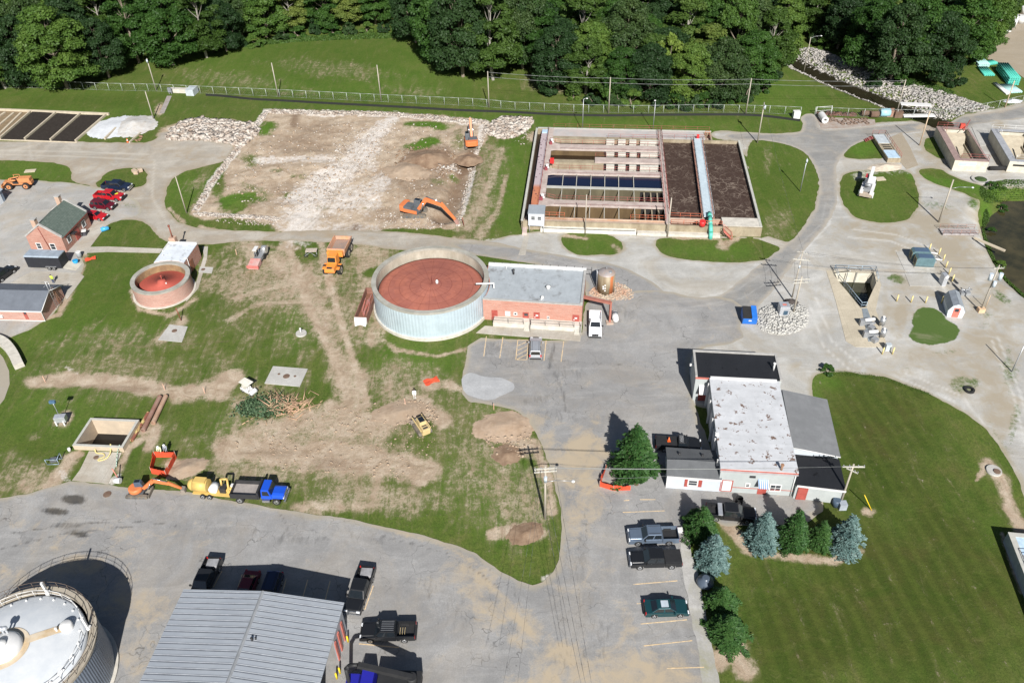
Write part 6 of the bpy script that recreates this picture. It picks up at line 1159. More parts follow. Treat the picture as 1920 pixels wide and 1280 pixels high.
def omesh(label,pts,h=.9,name='safety_fence',flatz=False):
    w=[P(*p) for p in pts]; o=w[0]; t=thing(name,label,'safety fence',o); m=MB(); pp=MB()
    for a,b_ in zip(w[:-1],w[1:]):
        a=a-o;b_=b_-o; n=np.array([-(b_-a)[1],(b_-a)[0],0]); n=n/np.linalg.norm(n)*.05; K=4
        for k in range(K):
            c=a+(b_-a)*k/K; d=a+(b_-a)*(k+1)/K; z0=h+random.uniform(-.12,.05); z1=h+random.uniform(-.12,.05); g=n*random.uniform(-1,1)*2
            m.add([c,d,d+g+[0,0,z1],c+g+[0,0,z0],c+n,d+n,d+n+g+[0,0,z1],c+n+g+[0,0,z0]],[(0,1,2,3),(7,6,5,4),(3,2,6,7)])
        pp.cyl(a,a+np.array([0,0,h+.2]),.03,n=5)
    part('netting',m,OF_,t); part('stake',pp,WOOD,t); return t
omesh('red orange safety fence square round a dug hole by the two workers',[(292,857),(331,857),(313,893),(285,887),(292,857)],1.1); omesh('red orange safety fence at the foot of the big green spruce',[(1135,880),(1124,912),(1150,920),(1182,919)],.9)
for px_,sz,lab in (((809,716),(2.2,1.2),'crumpled orange netting on the grass below the round tank'),((170,487),(1.8,1.1),'red orange tarp on the grass beside the enclosed trailer')):
    m=MB(); n=8; vs=[(sz[0]*(i/n-.5),sz[1]*(j/n-.5)*(1+.3*math.sin(i)),.15+.15*random.random()) for j in range(n+1) for i in range(n+1)]; m.add(vs,[(j*(n+1)+i,j*(n+1)+i+1,(j+1)*(n+1)+i+1,(j+1)*(n+1)+i) for j in range(n) for i in range(n)]); solo('orange_tarp',lab,'tarp',m,OF_,P(*px_),.4)
# heaps
def heap(name,label,px,rx,ry,h,m,rz=0,seed=1,cat='heap',ex=1.3,kind=None):
    n=44; rg=np.random.default_rng(seed); mb=MB(); vs=[];
    X,Y=np.meshgrid(np.linspace(-1.15,1.15,n),np.linspace(-1.15,1.15,n)); nz=fnoise(X*3+seed*7,Y*3,1.,seed,4); r=np.hypot(X,Y)+nz*.22; Z=h*np.clip(1-r,0,None)**ex*(1+.35*nz)+h*.06*fnoise(X*14,Y*14,1.,seed+3,2)*(r<1)-.05*(r>=.98)
    vs=[(x*rx,y*ry,z) for x,y,z in zip(X.ravel(),Y.ravel(),Z.ravel())]; rr=r.ravel(); fs=[]
    for j in range(n-1):
        for i in range(n-1):
            q=(j*n+i,j*n+i+1,(j+1)*n+i+1,(j+1)*n+i)
            if min(rr[k] for k in q)<1.: fs.append(q)
    mb.add(vs,fs,True); o=mkobj(name,mb,m,None,0,tuple(P(*px)),rz,fix=False); return tag(o,label,cat)
DIRTD=M('dark_earth',(.17,.105,.065),.95,c2=(.30,.215,.145),scale=.9,bump=.6); DIRTM=M('tan_earth',(.38,.295,.215),.95,c2=(.28,.20,.135),scale=.9,bump=.6); WGR=M('white_limestone',(.58,.60,.62),.9,var=.1,c2=(.46,.47,.48),scale=.8,bump=.4)
heap('earth_heap','dark brown earth heap in the digging site left of the upper excavator',(800,300),6.5,5.,1.5,DIRTD,.3,2); heap('earth_heap','tan earth bank left of the dark heap in the digging site',(765,320),5.,5.,1.1,DIRTM,.5,3)
heap('earth_heap','dark earth mound at the upper right trench corner of the digging site',(878,300),3.,2.8,.9,DIRTD,0,4); heap('earth_heap','flat tan earth heap beside the skid loader',(755,772),4.6,2.4,.35,DIRTM,.2,5); heap('earth_heap','reddish earth heap beside the asphalt corner',(945,800),4.6,3.2,.5,M('red_earth',(.41,.31,.225),.95,c2=(.30,.21,.14),bump=.5),.1,6)
heap('earth_heap','small dark soil heap below the reddish heap',(950,852),2.,2.,.3,DIRTD,.1,7); heap('earth_heap','long spoil heap beside the orange fence square',(350,878),2.8,1.8,.5,DIRTM,.5,8); heap('earth_heap','small brown heap in the grass near the bottom tip of the meadow',(985,1000),2.6,1.8,.3,DIRTD,.4,9)
heap('gravel_heap','white limestone heap beside the drying beds',(215,238),6.5,6.,.5,WGR,.3,10); heap('gravel_heap','grey white gravel heap below the bare pole',(252,236),5.,6.,1.3,M('grey_limestone',(.50,.50,.49),.9,c2=(.42,.38,.33),bump=.4),.2,11); 0 and heap('sand_heap','pale crushed stone spread on the parking lot corner',(920,727),3.,1.9,.14,M('pale_crushed_stone',(.46,.48,.50),.9,var=.08),.0,12,ex=.8)
heap('gravel_heap','tan sand heap between the two grass patches by the channel box',(1660,314),4.,1.8,.7,M('tan_sand',(.50,.43,.34),.9),.1,13); heap('gravel_heap','small white stone pile in front of the turquoise pipes',(1900,190),2.4,1.2,.6,WGR,.1,14)
# rubble (nobody could count it)
def inpoly(poly,n,rg):
    poly=np.asarray(poly); lo,hi=poly.min(0),poly.max(0); out=np.zeros((0,2))
    while len(out)<n:
        q=rg.random((n*3,2))*(hi-lo)+lo; out=np.vstack([out,q[sdf(q[:,0],q[:,1],poly)>0]])
    return out[:n]
def gzat(x,y):
    i=np.clip(np.searchsorted(GX,x)-1,0,NXg-2); j=np.clip(np.searchsorted(GY,y)-1,0,NYg-2); return GZ[j,i]
def rocks(name,pxpoly,n,s0,s1,m,seed=0,zup=0.,pile=0.,kind='stuff',worldpoly=None,flatn=.7):
    rg=np.random.default_rng(seed); poly=wpoly(pxpoly,1); q=inpoly(poly,n,rg); z=gzat(q[:,0],q[:,1]); d=np.clip(sdf(q[:,0],q[:,1],poly),0,3)
    base=np.array([(-1,-1,-1),(1,-1,-1),(1,1,-1),(-1,1,-1),(-1,-1,1),(1,-1,1),(1,1,1),(-1,1,1)],float)*.5; F=np.array([(3,2,1,0),(4,5,6,7),(0,1,5,4),(1,2,6,5),(2,3,7,6),(3,0,4,7)])
    s=s0+(s1-s0)*rg.random(n)**3.2; V=base[None]*s[:,None,None]*np.stack([.7+.6*rg.random(n),.5+.6*rg.random(n),.3+.6*rg.random(n)*flatn],1)[:,None,:]; V=V*(1+.5*(rg.random((n,8,3))-.5))
    a=rg.random(n)*6.28; t=(rg.random(n)-.5)*1.1; ca,sa,ct,st=np.cos(a),np.sin(a),np.cos(t),np.sin(t); x,y,zz=V[...,0],V[...,1],V[...,2]
    x,zz=x*ct[:,None]+zz*st[:,None],-x*st[:,None]+zz*ct[:,None]; x,y=x*ca[:,None]-y*sa[:,None],x*sa[:,None]+y*ca[:,None]
    V=np.stack([x+q[:,0:1],y+q[:,1:2],zz+(z+s*.15+zup+pile*rg.random(n)*np.minimum(d,1.5)/1.5)[:,None]],-1).reshape(-1,3); FF=(F[None]+8*np.arange(n)[:,None,None]).reshape(-1,4)
    me=bpy.data.meshes.new(name); me.vertices.add(len(V)); me.vertices.foreach_set('co',V.astype(np.float32).ravel()); me.loops.add(FF.size); me.loops.foreach_set('vertex_index',FF.astype(np.int32).ravel()); me.polygons.add(len(FF)); me.polygons.foreach_set('loop_start',(np.arange(len(FF))*4).astype(np.int32)); me.polygons.foreach_set('loop_total',np.full(len(FF),4,np.int32)); me.update(calc_edges=True)
    me.materials.append(m); o=bpy.data.objects.new(name,me); COL.objects.link(o); return tag(o,kind=kind)
RUB=M('broken_concrete',(.50,.46,.41),.9,var=.15,c2=(.27,.21,.165),scale=1.1,spec=.2,thr=(.40,.62)); RUBG=M('grey_riprap',(.34,.34,.33),.9,var=.2,c2=(.22,.21,.2),scale=.6)
def band(pts,w):
    a=np.array(pts,float); n=[]; 
    L=[];R=[]
    for i in range(len(a)):
        d=a[min(i+1,len(a)-1)]-a[max(i-1,0)]; d/=np.linalg.norm(d); nn=np.array([-d[1],d[0]]); L.append(a[i]+nn*w);R.append(a[i]-nn*w)
    return L+R[::-1]
rocks('rubble',[(306,262),(320,246),(345,226),(370,222),(400,224),(440,228),(478,232),(490,242),(474,262),(455,276),(420,268),(370,262),(330,264)],2700,.12,1.1,RUB,1,0,.3)
rocks('rubble',band([(500,210),(560,211),(640,213),(720,214),(800,221),(860,226),(912,230)],4),2300,.12,.62,RUB,2,0,.25); rocks('rubble',band([(498,211),(470,248),(430,298),(398,342),(375,380),(362,400)],4),1500,.12,.55,RUB,3,0,.2); rocks('rubble',band([(362,402),(420,405),(480,407),(530,412)],3),800,.1,.45,RUB,4,0,.12)
rocks('rubble',band([(914,228),(908,250),(895,280),(885,310),(875,350),(862,400),(858,425)],5),1100,.1,.45,RUB,5,0,.1); rocks('rubble',[(905,246),(930,222),(965,219),(1000,222),(1000,232),(985,248),(955,262),(925,258)],2200,.2,.9,RUB,6,0,.5)
rocks('rubble',[(640,250),(740,224),(745,260),(700,310),(650,350),(620,390),(540,400),(500,390),(560,350),(610,310)],1000,.1,.45,RUB,7,0,.05); rocks('rubble',[(370,395),(850,430),(920,240),(500,206)],1500,.08,.4,RUB,8,0,.0)
rocks('rubble',[(800,300),(850,300),(870,320),(840,330),(800,318)],160,.15,.6,RUB,9,0,.1); rocks('rubble',[(700,395),(770,400),(850,425),(800,432),(700,425)],260,.1,.4,RUB,10)
rocks('riprap',[(1470,85),(1540,92),(1600,120),(1700,155),(1790,178),(1850,200),(1870,203),(1780,218),(1745,216),(1700,190),(1640,168),(1560,140),(1500,115),(1460,92)],9000,.14,.62,M('pale_riprap',(.42,.39,.35),.9,c2=(.27,.26,.25),scale=.5),11,0,.3)
rocks('riprap',band([(1475,118),(1520,132),(1580,160),(1640,185),(1680,203)],7),1200,.12,.45,M('pale_riprap',(.42,.39,.35)),12)
rocks('rock_circle',[(1418,590),(1430,575),(1470,568),(1510,575),(1518,595),(1510,615),(1470,630),(1430,622),(1420,606)],3600,.10,.42,M('white_rocks',(.46,.45,.41),.9,c2=(.4,.39,.37),scale=.5),13,0,.3); rocks('pebbles',[(1104,545),(1130,530),(1165,530),(1190,548),(1188,560),(1165,563),(1130,560),(1105,555)],2200,.08,.26,M('orange_pebbles',(.46,.40,.31),.9,c2=(.5,.25,.15),scale=.7),14,0,.1)
rocks('pebbles',[(480,405),(530,414),(540,420),(480,425),(380,412)],150,.1,.4,RUB,15); rocks('pebbles',[(960,226),(1002,224),(1000,240),(985,275),(960,270)],60,.1,.4,RUB,16)
rocks('clods',[(420,830),(560,790),(640,760),(760,750),(830,760),(800,900),(600,890),(440,870)],900,.06,.3,DIRTM,41); rocks('clods',[(900,780),(990,790),(1000,850),(940,870),(900,810)],450,.06,.35,DIRTM,42); rocks('clods',[(735,755),(800,748),(830,790),(790,800),(735,790)],350,.06,.35,DIRTM,43); rocks('clods',[(740,270),(860,280),(860,330),(740,345)],700,.08,.5,DIRTD,44); rocks('clods',[(510,230),(700,230),(860,400),(400,395)],900,.08,.45,DIRTM,45)
# drying beds
BC=M('cream_kerb',(.52,.45,.34),.85,c2=(.42,.36,.27)); TF=Fr((-2,262),(210,268),.0)
b=NB('dark_sludge_bed'); p=b.obj(); n=b.noise(p,2.5,5,.8); DS=b.done(b.ramp(n,[(.3,(.022,.018,.015)),(.7,(.05,.042,.036))]),.95,0,.1); b.bump(n,.6,.1)
K=[((0,261),(60,209)),((47,262),(106,212)),((95,264),(151,215)),((142,266),(200,216))]
for k in range(3):
    a,b_=K[k]; c,d=K[k+1]; flat('sludge_bed',[(a[0]+1,a[1]),(c[0]-2,c[1]),(d[0]-2,d[1]),(b_[0]+1,b_[1])],DS,.22,.2); bpy.data.objects[-1] if 0 else None
def kerb(a,b_,w=.35,h=.45): 
    p=P(*a);q=P(*b_); d=q-p; return MB().cbox((0,0,h/2),(np.hypot(*d[:2]),w,h),math.atan2(d[1],d[0])),(p+q)/2
for k,(a,b_) in enumerate(K):
    m_,c=kerb(a,b_); solo('bed_kerb',['kerb left of the first dark drying bed','kerb between the first and second dark drying beds','kerb between the second and third dark drying beds','kerb right of the third dark drying bed'][k],'kerb',m_,BC,c,group='kerbs of the drying beds')
for a,b_,lab in (((-40,206),(205,216),'long pale kerb along the far ends of the drying beds'),((-10,262),(145,267),'low kerb along the near ends of the drying beds')): m_,c=kerb(a,b_,.5,.5 if a[1]<230 else .2); solo('bed_kerb',lab,'kerb',m_,BC,c)
for k,(a,b_) in enumerate((((-14,247),(26,213)),((-2,254),(40,213)),((-30,240),(10,212)))): m_,c=kerb(a,b_,.5,.3); solo('bed_kerb',['pale beam in the brown bed at the left edge, middle one','pale beam in the brown bed at the left edge, right one','pale beam in the brown bed at the left edge, left one'][k],'kerb',m_,BC,c,group='beams in the brown bed')
flat('brown_bed',[(-60,262),(0,261),(58,209),(-20,206),(-60,206)],M('brown_bed_soil',(.24,.17,.10),.95,c2=(.16,.12,.07)),.06,.1)
m_,c=kerb((197,262),(218,242)); solo('bed_kerb','short kerb emerging from the white limestone heap','kerb',m_,BC,c)
# junction box by fence
JB=Fr((313,176),(368,178),0); jb=JB.thing('junction_chamber','concrete chamber with a grey box and a control panel at the fence','chamber'); w=JB.L
part('wall',MB().box(0.3,w-.4,.6,1.9,0,.9),M('pale_concrete',(.5,.47,.41)),jb); part('housing',MB().box(w-2.2,w-.2,-.8,2.,0,1.5),M('pale_grey_panel',(.42,.46,.48)),jb); part('control_panel',MB().box(.6,1.5,-.3,.1,.5,1.6),M('louvre_grey',(.2,.21,.23),.5),jb); part('leg',MB().box(.7,.8,-.2,0,0,.5),GALV,jb); part('leg',MB().box(1.3,1.4,-.2,0,0,.5),GALV,jb)
flat('stepping_path',[(313,180),(322,180),(308,212),(298,214)],M('paver_grey',(.33,.31,.30),.9,c2=(.25,.2,.17),scale=1.5),.03)
# bollards on the right
CY_=M('cream_yellow',(.66,.54,.24),.6); 
bl=[((1742,469),'topmost bollard behind the twin generator cabinets'),((1760,477),'second bollard from the top in the slanting row'),((1768,489),'third bollard from the top in the slanting row'),((1773,502),'fourth bollard from the top in the slanting row'),((1779,514),'fifth bollard from the top in the slanting row'),((1785,527),'lowest bollard of the slanting row'),((1681,565),'left of three bollards above the weedy patch'),((1708,567),'middle of three bollards above the weedy patch'),((1735,568),'right of three bollards above the weedy patch'),((1765,568),'bollard beside the dark side of the barn shaped shed'),((1654,664),'left bollard of the pair below the screen deck'),((1673,664),'right bollard of the pair below the screen deck')]
bb=None
for px_,lab in bl:
    lab='cream '+lab
    if bb is None: bb=solo('bollard',lab,'bollard',MB().cyl((0,0,0),(0,0,1.25),.11,n=12).sph((0,0,1.25),.11,8),CY_,P(*px_),group='cream bollards around the generators')
    else: copy_thing(bb,P(*px_),0,lab)
p=P(1663,656); solo('utility_box','small pale cabinet between the two bollards below the deck','cabinet',MB().cbox((0,0,.6),(.8,.6,1.2)),M('pale_grey_panel',(.42,.46,.48)),p)
# generators
def genset(px,rz,lab):
    t=thing('generator',lab,'generator',P(*px),rz,'twin generator cabinets'); part('housing',MB().profy([(-1.5,.2),(1.5,.2),(1.5,1.75),(1.2,1.95),(-1.2,1.95),(-1.5,1.7)],-.75,.75),M('teal_cabinet',(.12,.20,.22),.45,.2),t,.03); part('roof_panel',MB().box(-1.15,1.15,-.6,.6,1.952,1.99),M('navy_panel',(.07,.11,.17),.4),t); part('louvre',MB().box(-1.53,-1.502,-.5,.5,.5,1.5),DARKM,t); part('end_panel',MB().box(-1.515,-1.503,-.72,.72,.25,1.68),M('olive_panel',(.34,.32,.18),.6),t); part('skid',MB().box(-1.6,1.7,-.8,.8,0,.2),PADC,t); part('exhaust_pipe',MB().cyl((1.4,.3,1.3),(2.9,.2,1.2),.11),FRW,t)
g0=P(1714,478); genset((1722,486),math.radians(-8),'teal generator cabinet, farther one of the pair beside the slanting bollards'); genset((1730,498),math.radians(-8),'teal generator cabinet, nearer one of the pair beside the slanting bollards')
t=thing('switch_cabinet','tall tilted grey cabinet with a white disc at the end of the bollard row','cabinet',P(1766,536)); part('cabinet',MB().cbox((.2,.5,1.),(.7,1.3,2.)),M('steel_grey',(.55,.57,.6)),t); part('disc',MB().cyl((.2,-.2,1.9),(.2,-.25,1.9),.3),FRW,t)
for px_,lab in (((1808,552),'steel pump frame behind the barn shaped shed'),((1745,492),'valve manifold between the generators and bollards')):
    t=thing('pump_skid',lab,'pump',P(*px_)); part('frame',MB().cbox((0,0,.3),(1.6,.8,.5)).cyl((-.6,0,.5),(-.6,0,1.2),.08).cyl((.5,.2,.5),(.5,.2,1.3),.1),GREYM,t); part('pipe',MB().cyl((-.9,0,.9),(1.,.1,.9),.12),GALV,t)
# barn shed
BS=Fr((1775,594),(1803,597),0); bs=BS.thing('garden_shed','small barn shaped grey shed with a salmon door','shed'); w=BS.L; G=[(0,0),(w,0),(w+.15,1.3),(w*.85,2.2),(w*.5,2.6),(w*.15,2.2),(-.15,1.3)]
part('wall',MB().profy(G,0,3.9),M('white_siding',(.62,.65,.70)),bs)
m=MB()
for a,b_ in ((2,3),(3,4),(4,5),(5,6)):
    p_,q_=G[a],G[b_]; nx,nz=(p_[1]-q_[1]),(q_[0]-p_[0]); L=-math.hypot(nx,nz); nx,nz=nx/L*.06,nz/L*.06; m.profy([p_,q_,(q_[0]+nx,q_[1]+nz),(p_[0]+nx,p_[1]+nz)],-.08,3.98)
part('roof',m,M('galv_roof_sheet',(.34,.37,.40),.5,.3),bs); d_=part('door',MB().box(w*.28,w*.72,-.06,-.002,.1,1.9),M('salmon_paint',(.55,.16,.12),.6),bs); part('pane',MB().box(w*.36,w*.62,-.075,-.06,1.2,1.75),GLASS,d_)
# dumpster, transformer cabinet
DP=Fr((1391,608),(1418,609),0); dp=DP.thing('dumpster','blue dumpster with black lids beside the rock circle','dumpster'); w=DP.L; BLUE=M('dumpster_blue',(.02,.14,.50),.5); part('body',MB().profx([(0,0.1),(2.,.1),(2.15,1.9),(-.2,1.3)],0,w),BLUE,dp,.03); part('lid',MB().profx([(-.2,1.32),(2.15,1.92),(2.15,1.99),(-.2,1.39)],.02,w*.6),BLACKR,dp); part('lid',MB().profx([(-.1,1.36),(2.15,1.94),(2.3,2.05),(-.1,1.46)],w*.62,w-.02),BLUE,dp); part('plate',MB().box(w*.4,w*.6,-.2,-.12,.8,1.),FRW,dp)
TC=Fr((1460,594),(1478,594),0); tc=TC.thing('transformer_cabinet','grey pad mounted transformer cabinet on the rock circle','cabinet'); w=TC.L; part('cabinet',MB().box(0,w,0,1.5,.1,1.9),M('steel_grey',(.55,.57,.6)),tc,.03); part('door',MB().box(w*.4,w*.85,-.03,-.002,.4,1.2),M('dark_blue_glass',(.05,.09,.13),.2),tc); part('label_plate',MB().box(w*.3,w*.7,.5,.9,1.902,1.92),M('salmon_paint',(.55,.16,.12)),tc); part('plinth',MB().box(-.2,w+.2,-.2,1.7,0,.1),WOOD,tc)
p=P(1482,566); heap('cable_coil_mound','dark mound of coiled cable at the foot of the taller pole',(1482,567),1.3,1.1,.7,M('dark_brush',(.06,.05,.045),.95),0,15)
m_=MB(); [m_.cbox((.9*k*.35,-1.2+abs(k)*.1,.12),(.3,2.4,.06),.3+.05*k) for k in range(-4,5)]; solo('timber_mat','dark curved timber mat on the rock circle beside the transformer cabinet','timber mat',m_,M('dark_timber',(.10,.075,.06),.9),P(1450,586))
# river bridge, plates
t=thing('footbridge','low grey footbridge deck with brown side rails near the river','footbridge',P(1767,442)); q=P(1833,443)-P(1767,442); L=np.hypot(*q[:2]); t.rotation_euler.z=math.atan2(q[1],q[0]); part('deck',MB().box(0,L,0,2.,.1,.35),M('grey_brown_boards',(.34,.31,.30),.8,stretch=(3,1,1)),t); m=MB(); rail(None,m,[(0,0,.3),(L,0,.3)],.9,.04,1.6); rail(None,m,[(0,2.,.3),(L,2.,.3)],.9,.04,1.6); part('handrail',m,M('bridge_rail_brown',(.30,.17,.13),.7),t)
solo('river_slab','long pale slab edge sloping to the river','slab',MB().cbox((0,0,.1),(5.5,.4,.3)),BC,P(1855,459),math.radians(-52)); p=P(1838,338); t=thing('round_well','round planted concrete well below the tall tanks','well',p); part('ring',MB().ring(1.15,1.7,0,.3,28),PADC,t); part('planting',MB().sph((0,0,.1),1.2,14,.35),M('dark_leaf_mass',(.03,.055,.015),.9,c2=(.05,.09,.02),scale=3),t)
t=thing('old_tyre','black tyre lying in the weedy gravel','tyre',P(1817,732)); m=MB().ring(.42,.72,.0,.28,24); part('tread',m,BLACKR,t)
for px_,sz,lab in (((1650,336),(1.9,1.3),'pale slab in the grass beside the crane truck'),((57,321),(2.2,1.2),'pale flat stone in the grass above the orange loader'),((28,640),(1.,1.),'')): 
    if lab: solo('stone_slab',lab,'slab',MB().cbox((0,0,.06),(*sz,.16),.1),BC,P(*px_))
# culvert wall left edge
pts=[(-30,632),(0,640),(15,650),(28,668),(38,690)]; w=[P(*q) for q in chaikin(pts,2,False)]; o=w[0]; m=MB()
for a,b_ in zip(w[:-1],w[1:]):
    a=a-o;b_=b_-o; d=b_-a; n=np.array([-d[1],d[0],0]); n=n/np.linalg.norm(n)*.7; m.prism([tuple((a-n)[:2]),tuple((b_-n)[:2]),tuple((b_+n)[:2]),tuple((a+n)[:2])],0,.9)
solo('retaining_wall','curved pale retaining wall at the left edge below the garage','wall',m,M('pale_concrete',(.5,.47,.41)),o); flat('side_road',[(-80,640),(-10,652),(6,670),(17,695),(18,720),(8,748),(-10,770),(-80,800)],ASPH,.03,.1)
# right edge building
RB=Fr((1905,1100),(1960,1104),0); rb=thing('concrete_tank','low concrete tank with a pale blue grey top at the right edge of the lawn','tank',P(1890,998,1.7)*np.array([1,1,0]),math.radians(-9)); part('wall',MB().box(0,6,-16,0,0,1.7),M('blue_grey_wall',(.30,.33,.37),.7),rb); part('coping',MB().box(-.05,.6,-16,0,1.702,1.82).box(.6,6,-.6,.0,1.702,1.82),MATS['pale_coping'],rb); part('cover',MB().box(.6,6,-3.,-.6,1.702,1.76),M('pale_blue_panel',(.42,.55,.66)),rb); m=MB(); rail(None,m,[(.7,-3.3,1.76),(6,-3.3,1.76)],.9,.04,1.5); rail(None,m,[(.7,-3.3,1.76),(.7,-16,1.76)],.9,.04,1.5); part('handrail',m,FRW,rb)
# pipes stacks, tubs top right
TQ=M('turquoise_pipe',(.08,.42,.34),.5); TQ2=M('pale_turquoise_pipe',(.36,.56,.54),.5); WPI=M('white_pipe',(.65,.67,.64),.5)
def pstack(label,a,b_,nx,nz,r,m,cols=None):
    p=P(*a);q=P(*b_); d=q-p; L=np.hypot(*d[:2]); t=thing('pipe_stack',label,'pipe stack',p,math.atan2(d[1],d[0]),'stacks of plastic pipe')
    for k in range(nz):
        for i in range(nx): part('pipe',MB().cyl((0,(i-nx/2)*2.05*r,r+2*r*k),(L,(i-nx/2)*2.05*r,r+2*r*k),r,n=10),m,t)
pstack('tall block of turquoise pipes at the edge of the gravel',(1897,160),(1874,132),5,4,.25,TQ); pstack('flat row of bright turquoise pipes left of the tall block',(1853,143),(1838,128),5,1,.25,TQ); pstack('pale turquoise pipe bundle nearest the wood',(1843,126),(1828,112),6,2,.22,TQ2); pstack('low pale turquoise pipe row in front of the tall block',(1903,175),(1882,160),7,1,.22,TQ2); pstack('white pipes lying left of the low turquoise row',(1888,178),(1862,158),2,1,.25,WPI); pstack('short turquoise pipes on pallets beyond the bright row',(1862,122),(1850,116),5,1,.25,TQ)
for k,(px_,lab) in enumerate((((1879,44),'white tub farthest left beside the wood'),((1887,41),'white tub just right of the leftmost one'),((1901,42),'white tub behind the single front one'),((1896,51),'single white tub in front'),((1912,43),'white tub near the right edge'),((1920,26),'white tub highest up at the right edge'))):
    t=thing('storage_tub',lab,'tub',P(*px_),0,'white tubs on the far gravel'); part('tub',MB().lathe([(1.,0),(1.15,1.9),(1.,1.95)],20),FRW,t)
t=thing('white_trailer','small white tank trailer with a drawbar beside the wood','trailer',P(1883,62)); part('tank',MB().cbox((0,0,1.1),(2.6,1.6,1.3)),FRW,t,.1); part('drawbar',MB().cyl((-1.2,-.3,.5),(-3.4,.2,.4),.1),GREYM,t); part('wheel',MB().cyl((.2,-.95,.4),(.2,-.75,.4),.4),BLACKR,t)
flat('gravel_lot',[(1850,110),(1862,85),(1866,55),(1885,35),(1960,10),(2200,0),(2200,150),(1960,185),(1925,150),(1890,125)],GTAN,.03,.1)
# scrap row by fence
def ringt(px,r,m=IRON,lab='',h=.2,ri=.75,nm='manhole_ring'): return solo(nm,lab,'ring',MB().ring(r*ri,r,0,h,20),m,P(*px),group='cast iron rings on the scrap pad')
flat('scrap_pad',[(1530,219),(1600,222),(1640,224),(1642,234),(1590,240),(1540,242)],M('scrap_concrete',(.34,.31,.28),.9,c2=(.28,.2,.15)),.04,.1)
rgx=[(1554,223),(1561,222),(1557,227),(1567,227),(1583,228),(1586,224),(1594,225),(1599,230),(1591,233),(1606,226),(1604,232),(1613,230),(1617,224),(1623,224),(1622,229),(1626,232),(1575,230),(1580,233)]
r0=None
for px_ in rgx:
    if r0 is None: r0=ringt(px_,.5,lab='rusty dark ring lying on the scrap pad among many')
    else: copy_thing(r0,P(*px_),0)
t=thing('white_pipe_section','fat white pipe section lying on the scrap pad','pipe',P(1546,232)); part('shell',MB().ring(.35,.75,0,3.,24).xf(Matrix.Rotation(math.radians(-90),4,'X')@Matrix.Rotation(0,4,'Z')).xf(Matrix.Translation((0,0,.8))),FRW,t)
rocks('scrap_metal',band([(1530,214),(1570,215),(1605,216)],2),260,.3,.9,M('rusty_scrap',(.16,.07,.045),.85,.2,c2=(.1,.08,.07)),21,0,.5)
for px_,r_,m_,lab in (((1620,217),.75,IRON,'rusty drum left of the pair behind the rings'),((1628,217),.7,IRON,'rusty drum right of the pair behind the rings'),((1638,220),.9,IRON,'dark rusty barrel heap beside the blue tank'),((1657,218),1.1,M('sky_blue_tank',(.32,.56,.66),.4),'sky blue barrel tank in the scrap row'),((1668,217),.9,M('brown_crate',(.30,.17,.12),.8),'square brown crate right of the blue tank'),((1682,219),.9,IRON,'dark coil of cable right of the brown crate')):
    mb=MB().cbox((0,0,r_*.8),(r_*2,r_*1.6,r_*1.6)) if 'crate' in lab else (MB().cyl((-r_,0,r_*.8),(r_,0,r_*.8),r_*.8,n=16)); solo('scrap_barrel' if 'crate' not in lab else 'crate',lab,'barrel' if 'crate' not in lab else 'crate',mb,m_,P(*px_))
t=thing('canopy','long narrow white canopy on posts over scrap beside the fence','canopy',P(1685,213)); q=P(1742,216)-P(1685,213); t.rotation_euler.z=math.atan2(q[1],q[0]); L=np.hypot(*q[:2]); part('roof',MB().box(0,L,-.1,1.5,2.0,2.12),FRW,t)
for x in (.3,L/2,L-.3): part('post',MB().cyl((x,0,0),(x,0,2.),.05,n=5),GALV,t)
solo('flatbed','low white flat frame lying under the canopy end','frame',MB().cbox((0,0,.4),(7.,1.2,.25)),FRW,P(1722,220),math.radians(-2)); solo('fence_cabinet','pale cabinet standing beside the gate gap','cabinet',MB().cbox((0,0,.8),(1.5,1.2,1.6)),FRW,P(1492,221))
# ================================================================= VEHICLES
def paint(name,c,metal=.0,rough=.35): 
    return MATS.get(name) or M(name,c,rough,metal,var=.06,scale=.8,coat=.35,spec=.4)
TYRE=M('tyre_rubber',(.020,.020,.020),.85,var=.2); RIM=M('alloy_rim',(.50,.51,.52),.35,.8,var=.1); VGL=M('car_glass',(.012,.016,.020),.06,spec=1.,var=.2); CHR=M('chrome',(.60,.61,.62),.2,.9,var=.05); LAMPW=M('headlight_lens',(.70,.72,.74),.15,spec=.9,var=.05); LAMPR=M('tail_lens',(.45,.02,.02),.2,var=.1); BLKP=M('black_plastic',(.022,.022,.023),.6,var=.2)
def wheel(par,x,y,r,w=.26,s=1,name='wheel',rim=None):
    t=part(name,MB().cyl((x,y-w/2,r),(x,y+w/2,r),r,n=24),TYRE,par); mb=MB().cyl((x,y+s*w*.3,r),(x,y+s*(w/2+.012),r),r*.62,n=20); part('rim',mb,rim or RIM,t); part('hub',MB().cyl((x,y+s*(w/2),r),(x,y+s*(w/2+.03),r),r*.2,n=10),BLKP,t)
def arcpts2(cx,r,z0,n=9,zc=None):
    zc=zc if zc is not None else .38; a0=math.asin(min(1,max(-1,(z0-zc)/r))); return [(cx+r*math.cos(t),zc+r*math.sin(t)) for t in np.linspace(a0,math.pi-a0,n)]
def carbody(par,prof_top,wx,W,zb,mat,r=.45,zc=.38,name='body',inset=.0):
    """prof_top: points rear->front along the top; wheel arches cut at wx"""
    xs=prof_top[0][0]; xe=prof_top[-1][0]; pts=[(xe,zb)]
    for cx in sorted(wx,reverse=True): pts+=arcpts2(cx,r,zb,9,zc)
    pts+=[(xs,zb)]; pts+=[tuple(p) for p in prof_top]
    mb=MB().profy(pts,-W/2,W/2); return part(name,mb,mat,par,.05)
